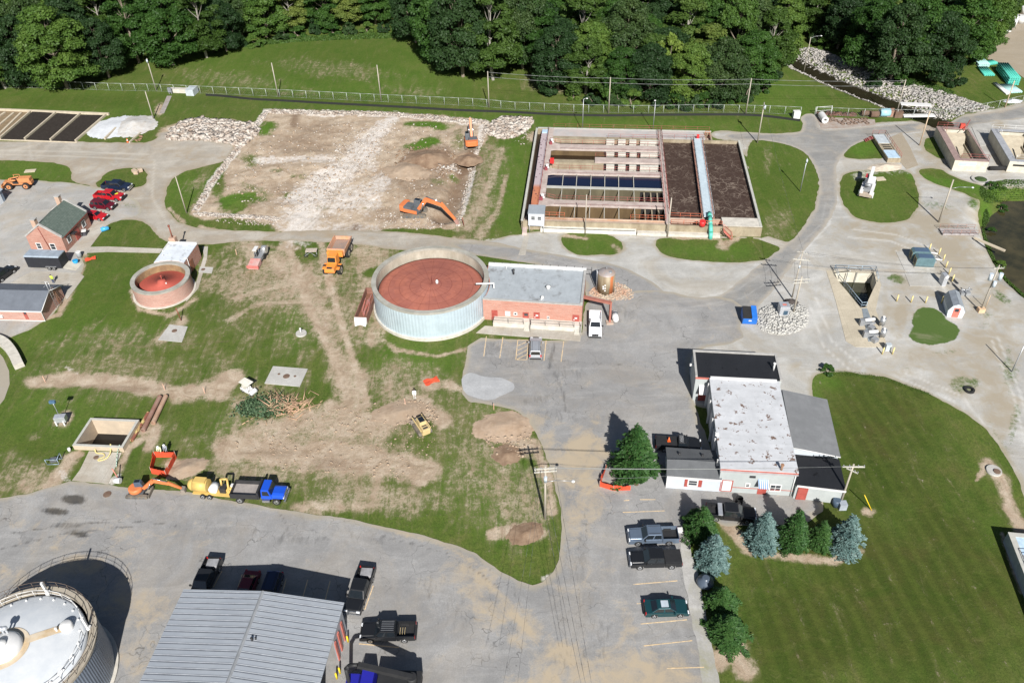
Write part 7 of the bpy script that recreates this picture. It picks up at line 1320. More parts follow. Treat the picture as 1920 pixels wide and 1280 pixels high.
def frustum(x0,x1,xt0,xt1,w0,w1,z0,z1):
    mb=MB(); return mb.add([(x0,-w0/2,z0),(x1,-w0/2,z0),(x1,w0/2,z0),(x0,w0/2,z0),(xt0,-w1/2,z1),(xt1,-w1/2,z1),(xt1,w1/2,z1),(xt0,w1/2,z1)],[(3,2,1,0),(4,5,6,7),(0,1,5,4),(1,2,6,5),(2,3,7,6),(3,0,4,7)])
def cabin(par,x0,x1,xt0,xt1,w0,w1,z0,z1,mat,splits=(.5,),roofmat=None,rails=0):
    """body coloured greenhouse with glass set just proud of each face"""
    part('cabin',frustum(x0,x1,xt0,xt1,w0,w1,z0,z1),mat,par,.04)
    L=lambda a,b,t:a+(b-a)*t
    def pane(nm,a,b,c,d,off):  # quad a b c d pushed outward
        a,b,c,d=map(Vector,(a,b,c,d)); n=(b-a).cross(d-a).normalized(); ctr=(a+b+c+d)/4; 
        if n.dot(Vector((ctr.x-(x0+x1)/2,ctr.y,0)))<0: n=-n
        q=[v+n*off for v in (a,b,c,d)]; q2=[v-n*.02 for v in (a,b,c,d)]; part(nm,MB().add(q+q2,[(0,1,2,3),(7,6,5,4),(0,4,5,1),(1,5,6,2),(2,6,7,3),(3,7,4,0)]),VGL,par)
    za,zb_=L(z0,z1,.10),L(z0,z1,.86); ft=lambda t:L(x1,xt1,t); rt=lambda t:L(x0,xt0,t); wt=lambda t:L(w0,w1,t)/2
    pane('windshield',(ft(.08),-wt(.08)*.88,L(z0,z1,.08)),(ft(.08),wt(.08)*.88,L(z0,z1,.08)),(ft(.88),wt(.88)*.88,L(z0,z1,.88)),(ft(.88),-wt(.88)*.88,L(z0,z1,.88)),.012)
    pane('rear_window',(rt(.12),-wt(.12)*.84,L(z0,z1,.12)),(rt(.12),wt(.12)*.84,L(z0,z1,.12)),(rt(.85),wt(.85)*.84,L(z0,z1,.85)),(rt(.85),-wt(.85)*.84,L(z0,z1,.85)),.012)
    sp=[0.]+list(splits)+[1.]
    for s in (-1,1):
        for a,b in zip(sp[:-1],sp[1:]):
            a_,b_=a+.035,b-.035; pane('side_window',(L(rt(.12),ft(.12),a_),s*wt(.12),za),(L(rt(.12),ft(.12),b_),s*wt(.12),za),(L(rt(.84),ft(.84),b_),s*wt(.84),zb_),(L(rt(.84),ft(.84),a_),s*wt(.84),zb_),.012)
    if rails: 
        for k in range(rails): y=-w1*.36+w1*.72*k/(rails-1); part('roof_rail',MB().box(xt0+.1,xt1-.1,y-.02,y+.02,z1,z1+.03),BLKP if rails<5 else MATS['alloy_rim'],par)
def lights(par,xf,xr,W,zf,zr,grill=True,gm=None,zg=.7):
    for s in (-1,1):
        y=s*(W/2-.28); part('headlight',MB().box(xf-.12,xf+.03,y-.2,y+.2,zf-.1,zf+.1),LAMPW,par,.02); y=s*(W/2-.12); part('tail_light',MB().box(xr-.02,xr+.08,y-.1,y+.11,zr-.18,zr+.18),LAMPR,par)
    part('front_bumper',MB().box(xf-.1,xf+.10,-W/2+.06,W/2-.06,.36,.62),gm or BLKP,par,.03); part('rear_bumper',MB().box(xr-.14,xr+.05,-W/2+.1,W/2-.1,.42,.62),gm or BLKP,par,.03)
    if grill: part('grille',MB().box(xf-.05,xf+.025,-W/2+.5,W/2-.5,zg-.02,zf+.12),gm or BLKP,par)
def mirrors(par,x,W,z,m):
    for s in (-1,1): part('mirror',MB().cbox((x,s*(W/2+.14),z),(.16,.24,.2)),m,par)
def pickup(label,loc,rz,col,crew=True,bed='open',chrome=None,rails=0,L=5.9,load=None,cat='pickup truck',lower=None,group=None,toolbox=False):
    t=thing('pickup_truck',label,cat,loc,rz,group); W=1.98; r=.40; wx=(-1.78,1.88); xf,xr=2.95,-2.95; cb=-.95 if crew else -.15
    carbody(t,[(cb,1.18),(1.18,1.16),(1.45,1.14),(2.75,1.05),(2.93,.92)],(1.88,),W,.42,col,.47,.42); 
    part('hood',MB().profx([(-.80,1.05),(-.72,1.16),(.72,1.16),(.80,1.05)],1.4,2.8),col,t,.04)
    cabin(t,cb,1.42,cb+.12,.72,1.86,1.52,1.16,1.86,col,(.48,) if crew else (),rails=rails)
    # bed: outer sides with arches
    zt=1.24; mb=MB()
    pts=[(cb-.03,.45)]+arcpts2(-1.78,.47,.45,9,.42)+[(xr,.5),(xr,zt),(cb-.03,zt)]
    for y0 in (-W/2,W/2-.12): part('bed_side',MB().profy(pts,y0,y0+.12),col,t,.02)
    part('tailgate',MB().box(xr-.005,xr+.07,-W/2+.12,W/2-.12,.6,zt),col,t,.02); part('bed_front',MB().box(cb-.10,cb-.03,-W/2+.12,W/2-.12,.6,zt),col,t)
    part('bed_floor',MB().box(xr+.07,cb-.1,-W/2+.12,W/2-.12,.62,.70),BLKP if bed!='white' else col,t); part('chassis',MB().box(-2.6,2.5,-.5,.5,.3,.5),BLKP,t)
    for y in (-.86,.70): part('wheel_well',MB().box(-2.2,-1.36,y,y+.16,.7,.92),BLKP if bed!='white' else col,t)
    if bed=='cover': part('bed_cover',MB().box(xr+.02,cb-.04,-W/2+.06,W/2-.06,zt,zt+.05),BLKP,t,.02)
    if toolbox: part('toolbox',MB().box(cb-.65,cb-.12,-W/2+.05,W/2-.05,.9,zt+.12),M('aluminium_box',(.55,.57,.6),.35,.6),t,.02)
    if load=='rack':
        mb=MB(); 
        for dx in (.0,.25,.5): mb.box(cb-.9+dx,cb-.86+dx,-.3,.5,1.0,1.05)
        part('ladder_rack',mb,M('tan_plastic',(.45,.36,.2)),t)
    if load=='grey': part('load',MB().cbox((-2.2,.1,.95),(1.1,1.3,.45),.1),M('grey_load',(.3,.3,.31),.8,c2=(.15,.15,.15)),t,.05)
    for x in wx:
        for s in (-1,1): wheel(t,x,s*(W/2-.15),r,.27,s)
    lights(t,xf,xr,W,.92,1.0,True,chrome); mirrors(t,1.12,W,1.28,BLKP); return t
def car(label,loc,rz,col,kind='sedan',cat='car',sun=None,group=None):
    t=thing('parked_car',label,cat,loc,rz,group); W=1.82
    if kind=='sedan': carbody(t,[(-2.38,.80),(-2.3,.96),(-1.55,.99),(1.0,.97),(2.1,.80),(2.36,.62)],(-1.42,1.42),W,.26,col,.40,.34); cabin(t,-1.75,1.05,-.98,.30,1.64,1.22,.97,1.42,col,(.5,)); xf,xr,zf,zr=2.36,-2.38,.62,.78; r=.33
    elif kind=='suv': carbody(t,[(-2.3,.95),(-2.28,1.08),(.9,1.06),(2.05,.98),(2.3,.78)],(-1.35,1.42),1.88,.34,col,.45,.38); cabin(t,-2.25,1.15,-2.0,.42,1.78,1.42,1.06,1.74,col,(.3,.62),rails=2); xf,xr,zf,zr=2.3,-2.3,.80,1.0; r=.37; W=1.88
    else: carbody(t,[(-2.5,.95),(-2.48,1.02),(1.2,1.0),(2.2,.85),(2.5,.65)],(-1.5,1.55),1.98,.3,col,.43,.36); cabin(t,-2.45,1.7,-2.2,.75,1.86,1.5,1.0,1.74,col,(.3,.62)); xf,xr,zf,zr=2.5,-2.5,.68,1.0; r=.35; W=1.98
    wxs={'sedan':(-1.42,1.42),'suv':(-1.35,1.42),'van':(-1.5,1.55)}[kind]
    for x in wxs:
        for s in (-1,1): wheel(t,x,s*(W/2-.12),r,.22,s)
    if sun: part('sunroof',MB().box(-.65,.15,-.42,.42,1.422,1.435),sun,t)
    lights(t,xf,xr,W,zf,zr,True,zg=zf-.12); mirrors(t,.75,W,zf+.38,col); return t
def at(front,rear,z=.0):
    """centre and heading from the pixels of the nose and the tail at ground level"""
    a=P(*front,z);b=P(*rear,z); d=a-b; c=(a+b)/2; c[2]=0; return c,math.atan2(d[1],d[0])
BLK=paint('black_paint',(.012,.013,.015)); NVY=paint('navy_paint',(.015,.025,.055),.3); RED=paint('red_paint_gloss',(.42,.012,.018)); DRED=paint('maroon_paint_gloss',(.13,.008,.018),.2); SLB=paint('steel_blue_paint',(.17,.22,.29),.5); WHT=paint('white_paint_gloss',(.72,.73,.74)); SIL=paint('silver_paint',(.50,.52,.54),.5); TEAL=paint('dark_teal_paint',(.012,.055,.065),.3); DBLU=paint('dark_blue_paint',(.02,.03,.07),.3)
c,r=at((1178,1006),(1271,1004),.6); pickup('steel blue crew cab pickup at the top of the right parking row',c,r,SLB,rails=2,chrome=CHR)
c,r=at((1183,1050),(1274,1048),.6); pickup('black crew cab pickup with a covered bed, second in the right parking row',c,r,BLK,bed='cover',chrome=CHR)
c,r=at((1287,1139),(1211,1141),.5); car('dark teal sedan with a pale sunroof, last in the right parking row',c,r,TEAL,'sedan',sun=M('pale_sunroof',(.40,.45,.50),.2))
c,r=at((678,1185),(779,1184),.6); pickup('black pickup with roof ribs parked nose to the metal shed corner',c,r,BLK,rails=6,load='rack')
c,r=at((660,1150),(690,1066),.6); pickup('black pickup with a grey loaded bed beside the shed northeast corner',c,r,BLK,load='grey',chrome=CHR)
c,r=at((366,1130),(403,1050),.6); pickup('black pickup half in the shade at the shed northwest corner',c,r,BLK,load='grey')
c,r=at((448,1140),(476,1072),.5); car('dark red car in the shade of the metal shed',c,r,DRED,'sedan'); c,r=at((496,1142),(518,1078),.5); car('dark blue hatchback in the shade, right of the dark red one',c,r,DBLU,'suv',sun=VGL)
c,r=at((1116,630),(1116,588),.6); pickup('white pickup facing down beside the brick control house',c,r,WHT,crew=False,bed='white')
c,r=at((1005,636),(1004,672),.5); car('silver white hatchback in the marked parking bay below the ramp',c,r,SIL,'suv',sun=VGL)
c,r=at((1400,965),(1340,960),.6); pickup('black and silver pickup with a toolbox hidden between the spruces',c,r,BLK,toolbox=True,chrome=CHR)
c,r=at((1305,836),(1238,832),.6); t=pickup('dark flatbed pickup carrying an orange cone behind the small cottage',c,r,BLK,rails=6,crew=False,bed='cover')
cone=thing('traffic_cone','orange and white cone standing on the flatbed behind the cottage','traffic cone',P(1254,826,1.32)); part('cone',MB().cyl((0,0,0),(0,0,.65),.2,.04,14),M('cone_orange',(.85,.14,.02),.5),cone); part('collar',MB().cyl((0,0,.32),(0,0,.5),.122,.075,14),FRW,cone); part('base',MB().cbox((0,0,.02),(.42,.42,.04)),MATS['cone_orange'],cone)
c,r=at((246,352),(194,349),.5); pickup('dark blue pickup with silver lower sides at the top of the red car row',c,r,NVY,crew=True,chrome=CHR)
c,r=at((234,371),(178,367),.5); t=pickup('bright red crew cab pickup with a yellow streak on the hood',c,r,RED); 
part('hood_item',MB().cbox((1.5,.2,1.22),(.7,.2,.08),.8),M('hi_vis_yellow',(.62,.75,.05)),t)
c,r=at((217,388),(171,384),.5); car('maroon suv between the two bright red vehicles',c,r,DRED,'suv','suv'); c,r=at((201,408),(156,402),.5); car('bright red car half hidden behind the brick house',c,r,RED,'sedan')
c,r=at((27,500),(-14,530),.5); car('black suv at the left edge beyond the garage',c,r,BLK,'suv','suv')
# ---- enclosed trailer
TFr=Fr((55,505),(119,507),0); tl=TFr.thing('enclosed_trailer','long black enclosed trailer with a silver roof and its ramp down beside the brick house','trailer'); w=TFr.L; part('body',MB().box(0,w-.03,0,2.4,.45,2.6),M('black_trailer_side',(.022,.024,.03),.4),tl,.03); part('roof',MB().profx([(-.03,2.6),(2.43,2.6),(2.2,2.78),(.2,2.78)],-.05,w),M('silver_trailer_roof',(.36,.42,.48),.45,.3),tl)
part('blackened_opening',MB().box(w-.028,w,.12,2.28,.55,2.45),BLKP,tl); part('ramp_door',MB().add([(w,.1,.5),(w+2.3,.1,.05),(w+2.3,2.3,.05),(w,2.3,.5),(w,.1,.44),(w+2.3,.1,0),(w+2.3,2.3,0),(w,2.3,.44)],[(0,1,2,3),(7,6,5,4),(0,4,5,1),(1,5,6,2),(2,6,7,3),(3,7,4,0)]),M('tan_ramp',(.46,.43,.36),.8),tl)
for x in (w*.62,w*.75):
    for y,s in ((-.02,-1),(2.42,1)): wheel(tl,x,y,.36,.22,s)
part('fender',MB().box(w*.53,w*.84,-.16,0,.72,.80),GALV,tl); part('cargo',MB().cbox((w-.4,1.3,1.3),(.5,1.4,1.1)).cbox((w-.35,.8,1.),(.5,.5,.9),.4),M('yellow_straps',(.45,.36,.10),.7,c2=(.3,.28,.25),scale=3.),tl)
for px_,c_,lab in (((141,490),(.62,.64,.66),'white topped drum stack beside the trailer ramp'),((142,492),(.05,.25,.45),''),((141,493),(0,0,0),'')):
    if lab: 
        t=thing('cooler_stack',lab,'barrel',P(150,482)); part('drum',MB().cyl((0,0,0),(0,0,1.),.42,n=16),M('grey_drum',(.25,.27,.28),.5),t); part('lid',MB().cyl((0,0,1.),(0,0,1.15),.45,n=16),FRW,t)
solo('blue_tub','bright blue tub on the ground beside the trailer ramp','tub',MB().lathe([(.35,0),(.5,.7),(.4,.72)],16),M('bright_blue',(.02,.28,.55),.5),P(143,494)); 
for k,(px_,lab) in enumerate((((160,441),'white and black bins stacked by the brick house door'),((148,478),''))):
    if lab: t=thing('waste_bin',lab,'bin',P(*px_)); part('bin',MB().cbox((0,0,.5),(.7,.7,1.)),M('dark_bin',(.06,.06,.07)),t,.04); part('lid',MB().cbox((.1,-.1,1.08),(.8,.8,.16),.3),FRW,t); part('bag',MB().sph((-.7,-.2,.35),.42,10),M('pale_bag',(.5,.48,.45)),t)
solo('blue_boat_cover','bright blue plastic tank lying on the grass edge by the path','tank',MB().cyl((-.7,0,.45),(.7,0,.45),.42,.36,16).cyl((-.2,0,.8),(-.2,0,.95),.15),M('sky_blue_plastic',(.06,.34,.60),.35),P(198,433),.5)
t=thing('stone_pallet','pallet of tan stones on the grass island','pallet',P(258,324)); 
for dx,dy in ((-.6,.1),(.55,.3),(.0,-.6)): part('stone_bundle',MB().cbox((dx,dy,.4),(.95,.8,.7),dx),M('tan_stone',(.48,.40,.30),.9,c2=(.35,.22,.15),scale=3.),t,.08)
t=thing('traffic_cone','orange cone beside the short board near the gravel heaps','traffic cone',P(240,267)); part('cone',MB().cyl((0,0,0),(0,0,.9),.3,.05,12),MATS['cone_orange'],t); part('collar',MB().cyl((0,0,.4),(0,0,.65),.2,.13,12),FRW,t)
m_,c=kerb((243,268),(264,250),.25,.3); solo('board','short pale beam between the gravel heap and the road','board',m_,BC,c); rocks('stones',[(250,262),(268,255),(268,263),(255,267)],5,.5,.9,M('brown_stone',(.25,.15,.09),.9),31)
# ---- excavators
EXO=M('excavator_orange',(.58,.19,.07),.45,var=.12,c2=(.6,.16,.05),scale=1.); EXG=M('excavator_grey',(.10,.11,.12),.6,var=.2); TRK=M('track_steel',(.10,.09,.08),.8,var=.25,c2=(.2,.17,.13),scale=2.)
def limb(mb,a,b,w,h0,h1):
    a,b=Vector(a),Vector(b); d=b-a; u=d.normalized(); s=u.cross(Vector((0,0,1))).normalized()*w/2; n=s.cross(u).normalized(); vs=[]
    for p,h in ((a,h0),(b,h1)): vs+=[p-s-n*h/2,p+s-n*h/2,p+s+n*h/2,p-s+n*h/2]
    mb.add(vs,[(3,2,1,0),(4,5,6,7),(0,1,5,4),(1,2,6,5),(2,3,7,6),(3,0,4,7)])
def excavator(label,loc,rz,track_rz,S,boom,col=EXO,cabm=EXG,name='excavator',hammer=False,rounded=False,blade=False):
    """boom: list of local (x,z) joints: foot, elbow, stick joint, tip"""
    t=thing(name,label,'excavator',loc,rz); q=Matrix.Rotation(track_rz-rz,4,'Z')
    for s in (-1,1):
        y=s*1.18*S; mb=MB(); pr=[]
        for cx,a0 in ((1.75*S,-90),(-1.75*S,90)): pr+=[(cx+.42*S*math.cos(math.radians(a0+a)),.45*S+.42*S*math.sin(math.radians(a0+a))) for a in range(0,181,30)]
        mb.profy(pr,y-.28*S,y+.28*S); mb.xf(q); tk=part('track',mb,TRK,t,.0); mb=MB()
        for k in range(5): mb.cyl(((-1.4+.7*k)*S,y-.29*S,.38*S),((-1.4+.7*k)*S,y+.29*S,.38*S),.18*S,n=8)
        mb.xf(q); part('roller',mb,EXG,tk)
    mb=MB().box(-1.1*S,1.1*S,-.9*S,.9*S,.4*S,.8*S).xf(q); part('undercarriage',mb,EXG,t)
    if blade: mb=MB().box(2.3*S,2.45*S,-1.3*S,1.3*S,.1*S,.8*S).xf(q); part('blade',mb,TRK,t)
    part('turntable',MB().cyl((0,0,.75*S),(0,0,1.05*S),.75*S,n=20),EXG,t)
    if rounded: part('body',MB().lathe([(1.25*S,1.05*S),(1.35*S,1.3*S),(1.3*S,1.9*S),(1.1*S,2.05*S)],24).xf(Matrix.Translation((-.35*S,0,0))),col,t,.0)
    else:
        part('body',MB().prism([(-2.4*S,-1.25*S),(1.2*S,-1.3*S),(1.3*S,-.1*S),(1.3*S,1.3*S),(-2.4*S,1.25*S),(-2.65*S,.8*S),(-2.65*S,-.8*S)],1.05*S,1.5*S),EXG,t,.04); part('counterweight',MB().prism([(-2.75*S,-.9*S),(-2.5*S,-1.32*S),(-1.7*S,-1.36*S),(-1.7*S,1.36*S),(-2.5*S,1.32*S),(-2.75*S,.9*S)],1.05*S,2.15*S),col,t,.08); part('engine_hood',MB().box(-1.7*S,-.2*S,-1.25*S,.6*S,1.5*S,2.15*S),cabm,t,.05); part('side_panel',MB().box(-1.7*S,1.1*S,-1.36*S,-1.26*S,1.05*S,1.7*S).box(-1.7*S,1.1*S,1.3*S,1.38*S,1.05*S,1.6*S),col,t)
    cy=.78*S; cb=part('cab',frustum(-.35*S,1.3*S,-.3*S,.95*S,1.0*S,.9*S,1.5*S if not rounded else 1.9*S,2.95*S if not rounded else 3.2*S).xf(Matrix.Translation((0,cy if not rounded else .35*S,0))),cabm,t,.05)
    yo=cy if not rounded else .35*S; part('roof_window',MB().box(-.2*S,.8*S,yo-.32*S,yo+.32*S,(2.952 if not rounded else 3.202)*S,(2.98 if not rounded else 3.22)*S),VGL,cb); part('windshield',MB().add([(1.3*S+.01,yo-.4*S,2.0*S),(1.3*S+.01,yo+.4*S,2.0*S),(1.0*S+.02,yo+.38*S,2.85*S),(1.0*S+.02,yo-.38*S,2.85*S)],[(0,1,2,3)]),VGL,cb)
    (x0,z0),(x1,z1),(x2,z2),(x3,z3)=[(a*S,b*S) for a,b in boom]; yb=-.15*S
    mb=MB(); limb(mb,(x0,yb,z0),(x1,yb,z1),.5*S,.6*S,.85*S); limb(mb,(x1,yb,z1),(x2,yb,z2),.45*S,.85*S,.5*S); part('boom',mb,col,t,.04); mb=MB(); limb(mb,(x2-.3*S,yb,z2+.35*S),(x3,yb,z3),.38*S,.7*S,.35*S); part('stick',mb,col,t,.03)
    mb=MB(); 
    for s in (-1,1): mb.cyl((x0+.6*S,yb+s*.42*S,z0-.3*S),((x1*.75+x0*.25),yb+s*.42*S,(z1*.75+z0*.25)),.11*S,n=8)
    mb.cyl((x1,yb,z1+.6*S),(x2-.25*S,yb,z2+.5*S),.1*S,n=8); mb.cyl((x2+.2*S,yb,z2-.1*S),((x2+x3)/2,yb,(z2+z3)/2+.3*S),.09*S,n=8); part('hydraulic_ram',mb,CHR,t)
    if hammer: mb=MB(); limb(mb,(x3,yb,z3),(x3+.75*S,yb,z3-1.3*S),.5*S,.55*S,.35*S); mb.cyl((x3+.75*S,yb,z3-1.3*S),(x3+1.0*S,yb,z3-1.8*S),.1*S,n=8); part('breaker',mb,M('dusty_pink_steel',(.38,.22,.18),.7),t)
    else: mb=MB().profy([(x3-.1*S,z3+.1*S),(x3+.55*S,z3-.1*S),(x3+.7*S,z3-.75*S),(x3+.1*S,z3-1.15*S),(x3-.55*S,z3-.9*S),(x3-.25*S,z3-.6*S)],yb-.6*S,yb+.6*S); part('bucket',mb,M('worn_steel',(.30,.26,.22),.6,.3),t,.03)
    return t
a=P(778,392);b_=P(835,408); rzE=math.atan2((b_-a)[1],(b_-a)[0]); excavator('orange excavator with a breaker reaching into the trench, lower in the digging site',P(779,403),math.radians(-24),math.radians(-3),1.02,[(.9,1.5),(2.7,3.9),(5.9,3.4),(8.4,.9)],hammer=True)
excavator('orange excavator with its boom folded up, upper one by the white rubble corner',P(884,273),math.radians(95),math.radians(92),1.0,[(.6,1.7),(2.9,4.6),(4.6,3.4),(5.0,1.5)])
excavator('small orange excavator with a blue grey cab at the asphalt edge',P(262,925),math.radians(3),math.radians(-3),.66,[(1.2,1.6),(3.6,3.6),(6.3,2.4),(8.3,.9)],cabm=M('blue_grey_cab',(.06,.09,.13),.35),rounded=True,blade=True)
# ---- articulated dump truck
DTo=M('dump_truck_orange',(.78,.27,.03),.45,var=.1,c2=(.62,.24,.08)); a=P(623,518);b_=P(645,470); rz=math.atan2((a-b_)[1],(a-b_)[0]); c=(a+b_)/2; t=thing('dump_truck','orange articulated dump truck with an empty steel bed on the rutted grass','dump truck',c,rz)
rb=M('worn_bed_steel',(.26,.22,.20),.7,.2,c2=(.38,.25,.18),scale=1.2); X=.8
part('bed_floor',MB().box(-4.6,-.2,-1.3,1.3,1.75,1.9),rb,t); mb=MB(); 
for s in (-1,1): mb.add([(-4.7,s*1.3,1.8),(.2,s*1.3,1.8),(.2,s*1.5,3.0),(-4.9,s*1.5,2.7),(-4.7,s*1.42,1.75),(.2,s*1.42,1.75),(.2,s*1.62,3.0),(-4.9,s*1.62,2.7)],[(0,1,2,3),(7,6,5,4),(3,2,6,7),(0,4,5,1),(1,5,6,2),(0,3,7,4)])
mb.box(.1,.25,-1.5,1.5,1.8,3.1); mb.box(-4.85,-4.7,-1.35,1.35,1.9,2.6); part('bed_side',mb,M('dusty_orange',(.60,.28,.14),.7,c2=(.42,.30,.24)),t); part('headboard',MB().box(.25,1.0,-1.4,1.4,2.0,2.9),DTo,t,.05)
part('frame',MB().box(-4.3,4.,-.5,.5,.9,1.4),EXG,t); part('cab',frustum(1.3,3.2,1.4,2.9,1.7,1.5,1.4,3.2),DTo,t,.05); part('windshield',MB().add([(3.17,-.68,2.3),(3.17,.68,2.3),(2.95,.66,3.1),(2.95,-.66,3.1)],[(0,1,2,3)]),VGL,t); part('side_window',MB().box(1.7,2.7,-.80,-.79,2.3,3.),VGL,t)
part('hood',MB().profx([(-.95,1.3),(-.8,2.15),(.8,2.15),(.95,1.3)],3.15,5.0),DTo,t,.12); part('grille',MB().cbox((4.7,0,2.17),(.5,.9,.04)),DARKM,t); part('mudguard',MB().box(2.4,4.2,-1.5,-.95,1.5,1.65).box(2.4,4.2,.95,1.5,1.5,1.65),DTo,t,.04); part('name_plate',MB().box(.4,.9,-1.42,-1.405,2.3,2.6),FRW,t)
for x in (-3.9,-2.1,3.2):
    for s in (-1,1): wheel(t,x,s*1.25,.85,.6,s,rim=M('dusty_rim',(.45,.40,.33)))
# ---- waste container trailer
q=Fr((664,595),(687,596),1.4); u=q.px(666,539,1.4); t=q.thing('scrap_container','rusty open container with a white sloped front full of red scrap beside the round tank','container'); w=q.L; d=u[1]; mb=MB().box(0,.12,0,d,.2,1.5).box(w-.12,w,0,d,.2,1.5).box(.12,w-.12,d-.12,d,.2,1.5).box(.12,w-.12,0,.12,.2,1.5); part('wall',mb,M('dark_rust_wall',(.17,.075,.055),.85,c2=(.26,.14,.1)),t); part('floor',MB().box(.12,w-.12,.12,d-.12,.2,.35),M('rust_floor',(.2,.09,.06)),t); part('front_panel',MB().add([(0,-.01,1.45),(w,-.01,1.45),(w-.15,-.75,.2),(w*.55,-.6,.45),(w*.45,-.6,.45),(.15,-.75,.2),(0,-.01,.3),(w,-.01,.3)],[(0,5,4,3,2,1),(0,6,5),(1,2,7)]),FRW,t)
for k in range(9): part('scrap_piece',MB().cbox((.4+(w-.8)*random.random(),d*(.25+.4*random.random()),.6+.35*random.random()),(.14,random.uniform(2.,4.5),.14),random.uniform(-.12,.12)),M('red_scrap',(.48,.13,.09),.7,c2=(.3,.2,.19),scale=3.),t)
# ---- silver/red truck tractor by the leaning stake
q=Fr((465,506),(489,507),0); t=q.thing('paver_machine','grey machine with a pale canopy and faded red front box on the grass','roller'); w=q.L*.82; part('front_box',MB().profx([(0,.1),(1.9,.2),(1.9,1.2),(0,.9)],.1,w),M('dusty_pink_box',(.50,.36,.33),.7,c2=(.5,.16,.14)),t,.04); part('bumper',MB().box(-.05,w+.15,-.15,0,.4,.9),M('faded_red_front',(.55,.15,.13)),t); part('frame',MB().box(.5,w-.1,1.9,5.,.5,1.1),GREYM,t); part('cab_post',MB().cyl((.7,2.4,1.),(.7,2.4,2.5),.05).cyl((w-.9,2.4,1.),(w-.9,2.4,2.5),.05).cyl((.7,3.6,1.),(.7,3.6,2.5),.05).cyl((w-.9,3.6,1.),(w-.9,3.6,2.5),.05),GREYM,t); part('cab_roof',MB().box(.5,w-.7,2.2,3.7,2.5,2.6),FRW,t,.03); part('seat',MB().cbox((w*.4,3.,1.3),(.6,.6,.6)),BLKP,t); part('engine',MB().cyl((w-.6,4.6,1.4),(w+.2,4.6,1.4),.7,n=18),M('silver_drum',(.55,.56,.57),.35,.6),t)
for x,y in ((w-.05,3.6),(.35,3.6),(w-.05,4.9),(.35,4.9)): part('wheel',MB().cyl((x-.15,y,.5),(x+.15,y,.5),.5,n=18),TYRE,t)
t=thing('air_tank_cart','small cart with a speckled cover and spindly wheels on the grass','cart',P(583,481)); part('cover',MB().cbox((.1,.7,.9),(2.,1.1,.12)),M('speckled_tan',(.5,.44,.36),.8,c2=(.3,.24,.2),scale=5.),t); part('frame',MB().tube([(-.9,0,.1),(-.8,.6,.9),(1.,.6,.9),(1.1,0,.1)],.05).tube([(-.9,-.6,.5),(0,0,.9),(1.,-.6,.5)],.04),GREYM,t)
for x in (-.8,.9): part('wheel',MB().ring(.28,.36,-.04,.04,16).xf(Matrix.Rotation(math.pi/2,4,'X')).xf(Matrix.Translation((x,-.3,.38))),TYRE,t)
# ---- blue dump truck
a=P(531,944);b_=P(440,940); rz=math.atan2((a-b_)[1],(a-b_)[0]); t=thing('blue_dump_truck','bright blue cab dump truck with a grey bed parked on the grass verge','dump truck',(a+b_)/2+np.array([0,.9,0]),rz); BP=paint('bright_blue_paint',(.012,.075,.50)); 
part('frame',MB().box(-3.1,3.1,-.45,.45,.55,.85),BLKP,t); bedm=M('black_bed_side',(.03,.03,.032),.5); mb=MB().box(-3.3,.35,-1.2,-1.08,.95,1.75).box(-3.3,.35,1.08,1.2,.95,1.75).box(-3.3,-3.2,-1.08,1.08,.95,1.7).box(.2,.45,-1.2,1.2,.95,2.2); part('bed_side',mb,bedm,t,.02); part('bed_floor',MB().box(-3.2,.2,-1.08,1.08,.95,1.15),M('grey_bed_floor',(.32,.29,.27),.7,c2=(.22,.2,.19)),t); part('cab',frustum(.6,2.05,.75,1.7,2.1,1.8,.9,2.4),BP,t,.06); 
part('windshield',MB().add([(2.03,-.85,1.55),(2.03,.85,1.55),(1.76,.8,2.3),(1.76,-.8,2.3)],[(0,1,2,3)]),VGL,t); part('side_window',MB().add([(.85,-1.012,1.5),(1.8,-1.012,1.5),(1.6,-.93,2.2),(.9,-.93,2.2)],[(0,1,2,3)]),VGL,t); part('hood',MB().profx([(-1.0,.9),(-.9,1.4),(-.5,1.55),(.5,1.55),(.9,1.4),(1.0,.9)],1.9,3.5),BP,t,.12); part('grille',MB().box(3.48,3.55,-.5,.5,.8,1.4),CHR,t); part('front_bumper',MB().box(3.45,3.7,-1.1,1.1,.45,.75),CHR,t,.03)
for s in (-1,1): part('headlight',MB().box(3.3,3.52,s*.8-.14,s*.8+.14,.95,1.2),LAMPW,t); part('step_tank',MB().box(.7,1.7,s*1.05-.15,s*1.05+.15,.4,.8),CHR,t,.03)
for x in (-2.2,2.5):
    for s in (-1,1): wheel(t,x,s*(1.0),.5,.34,s)
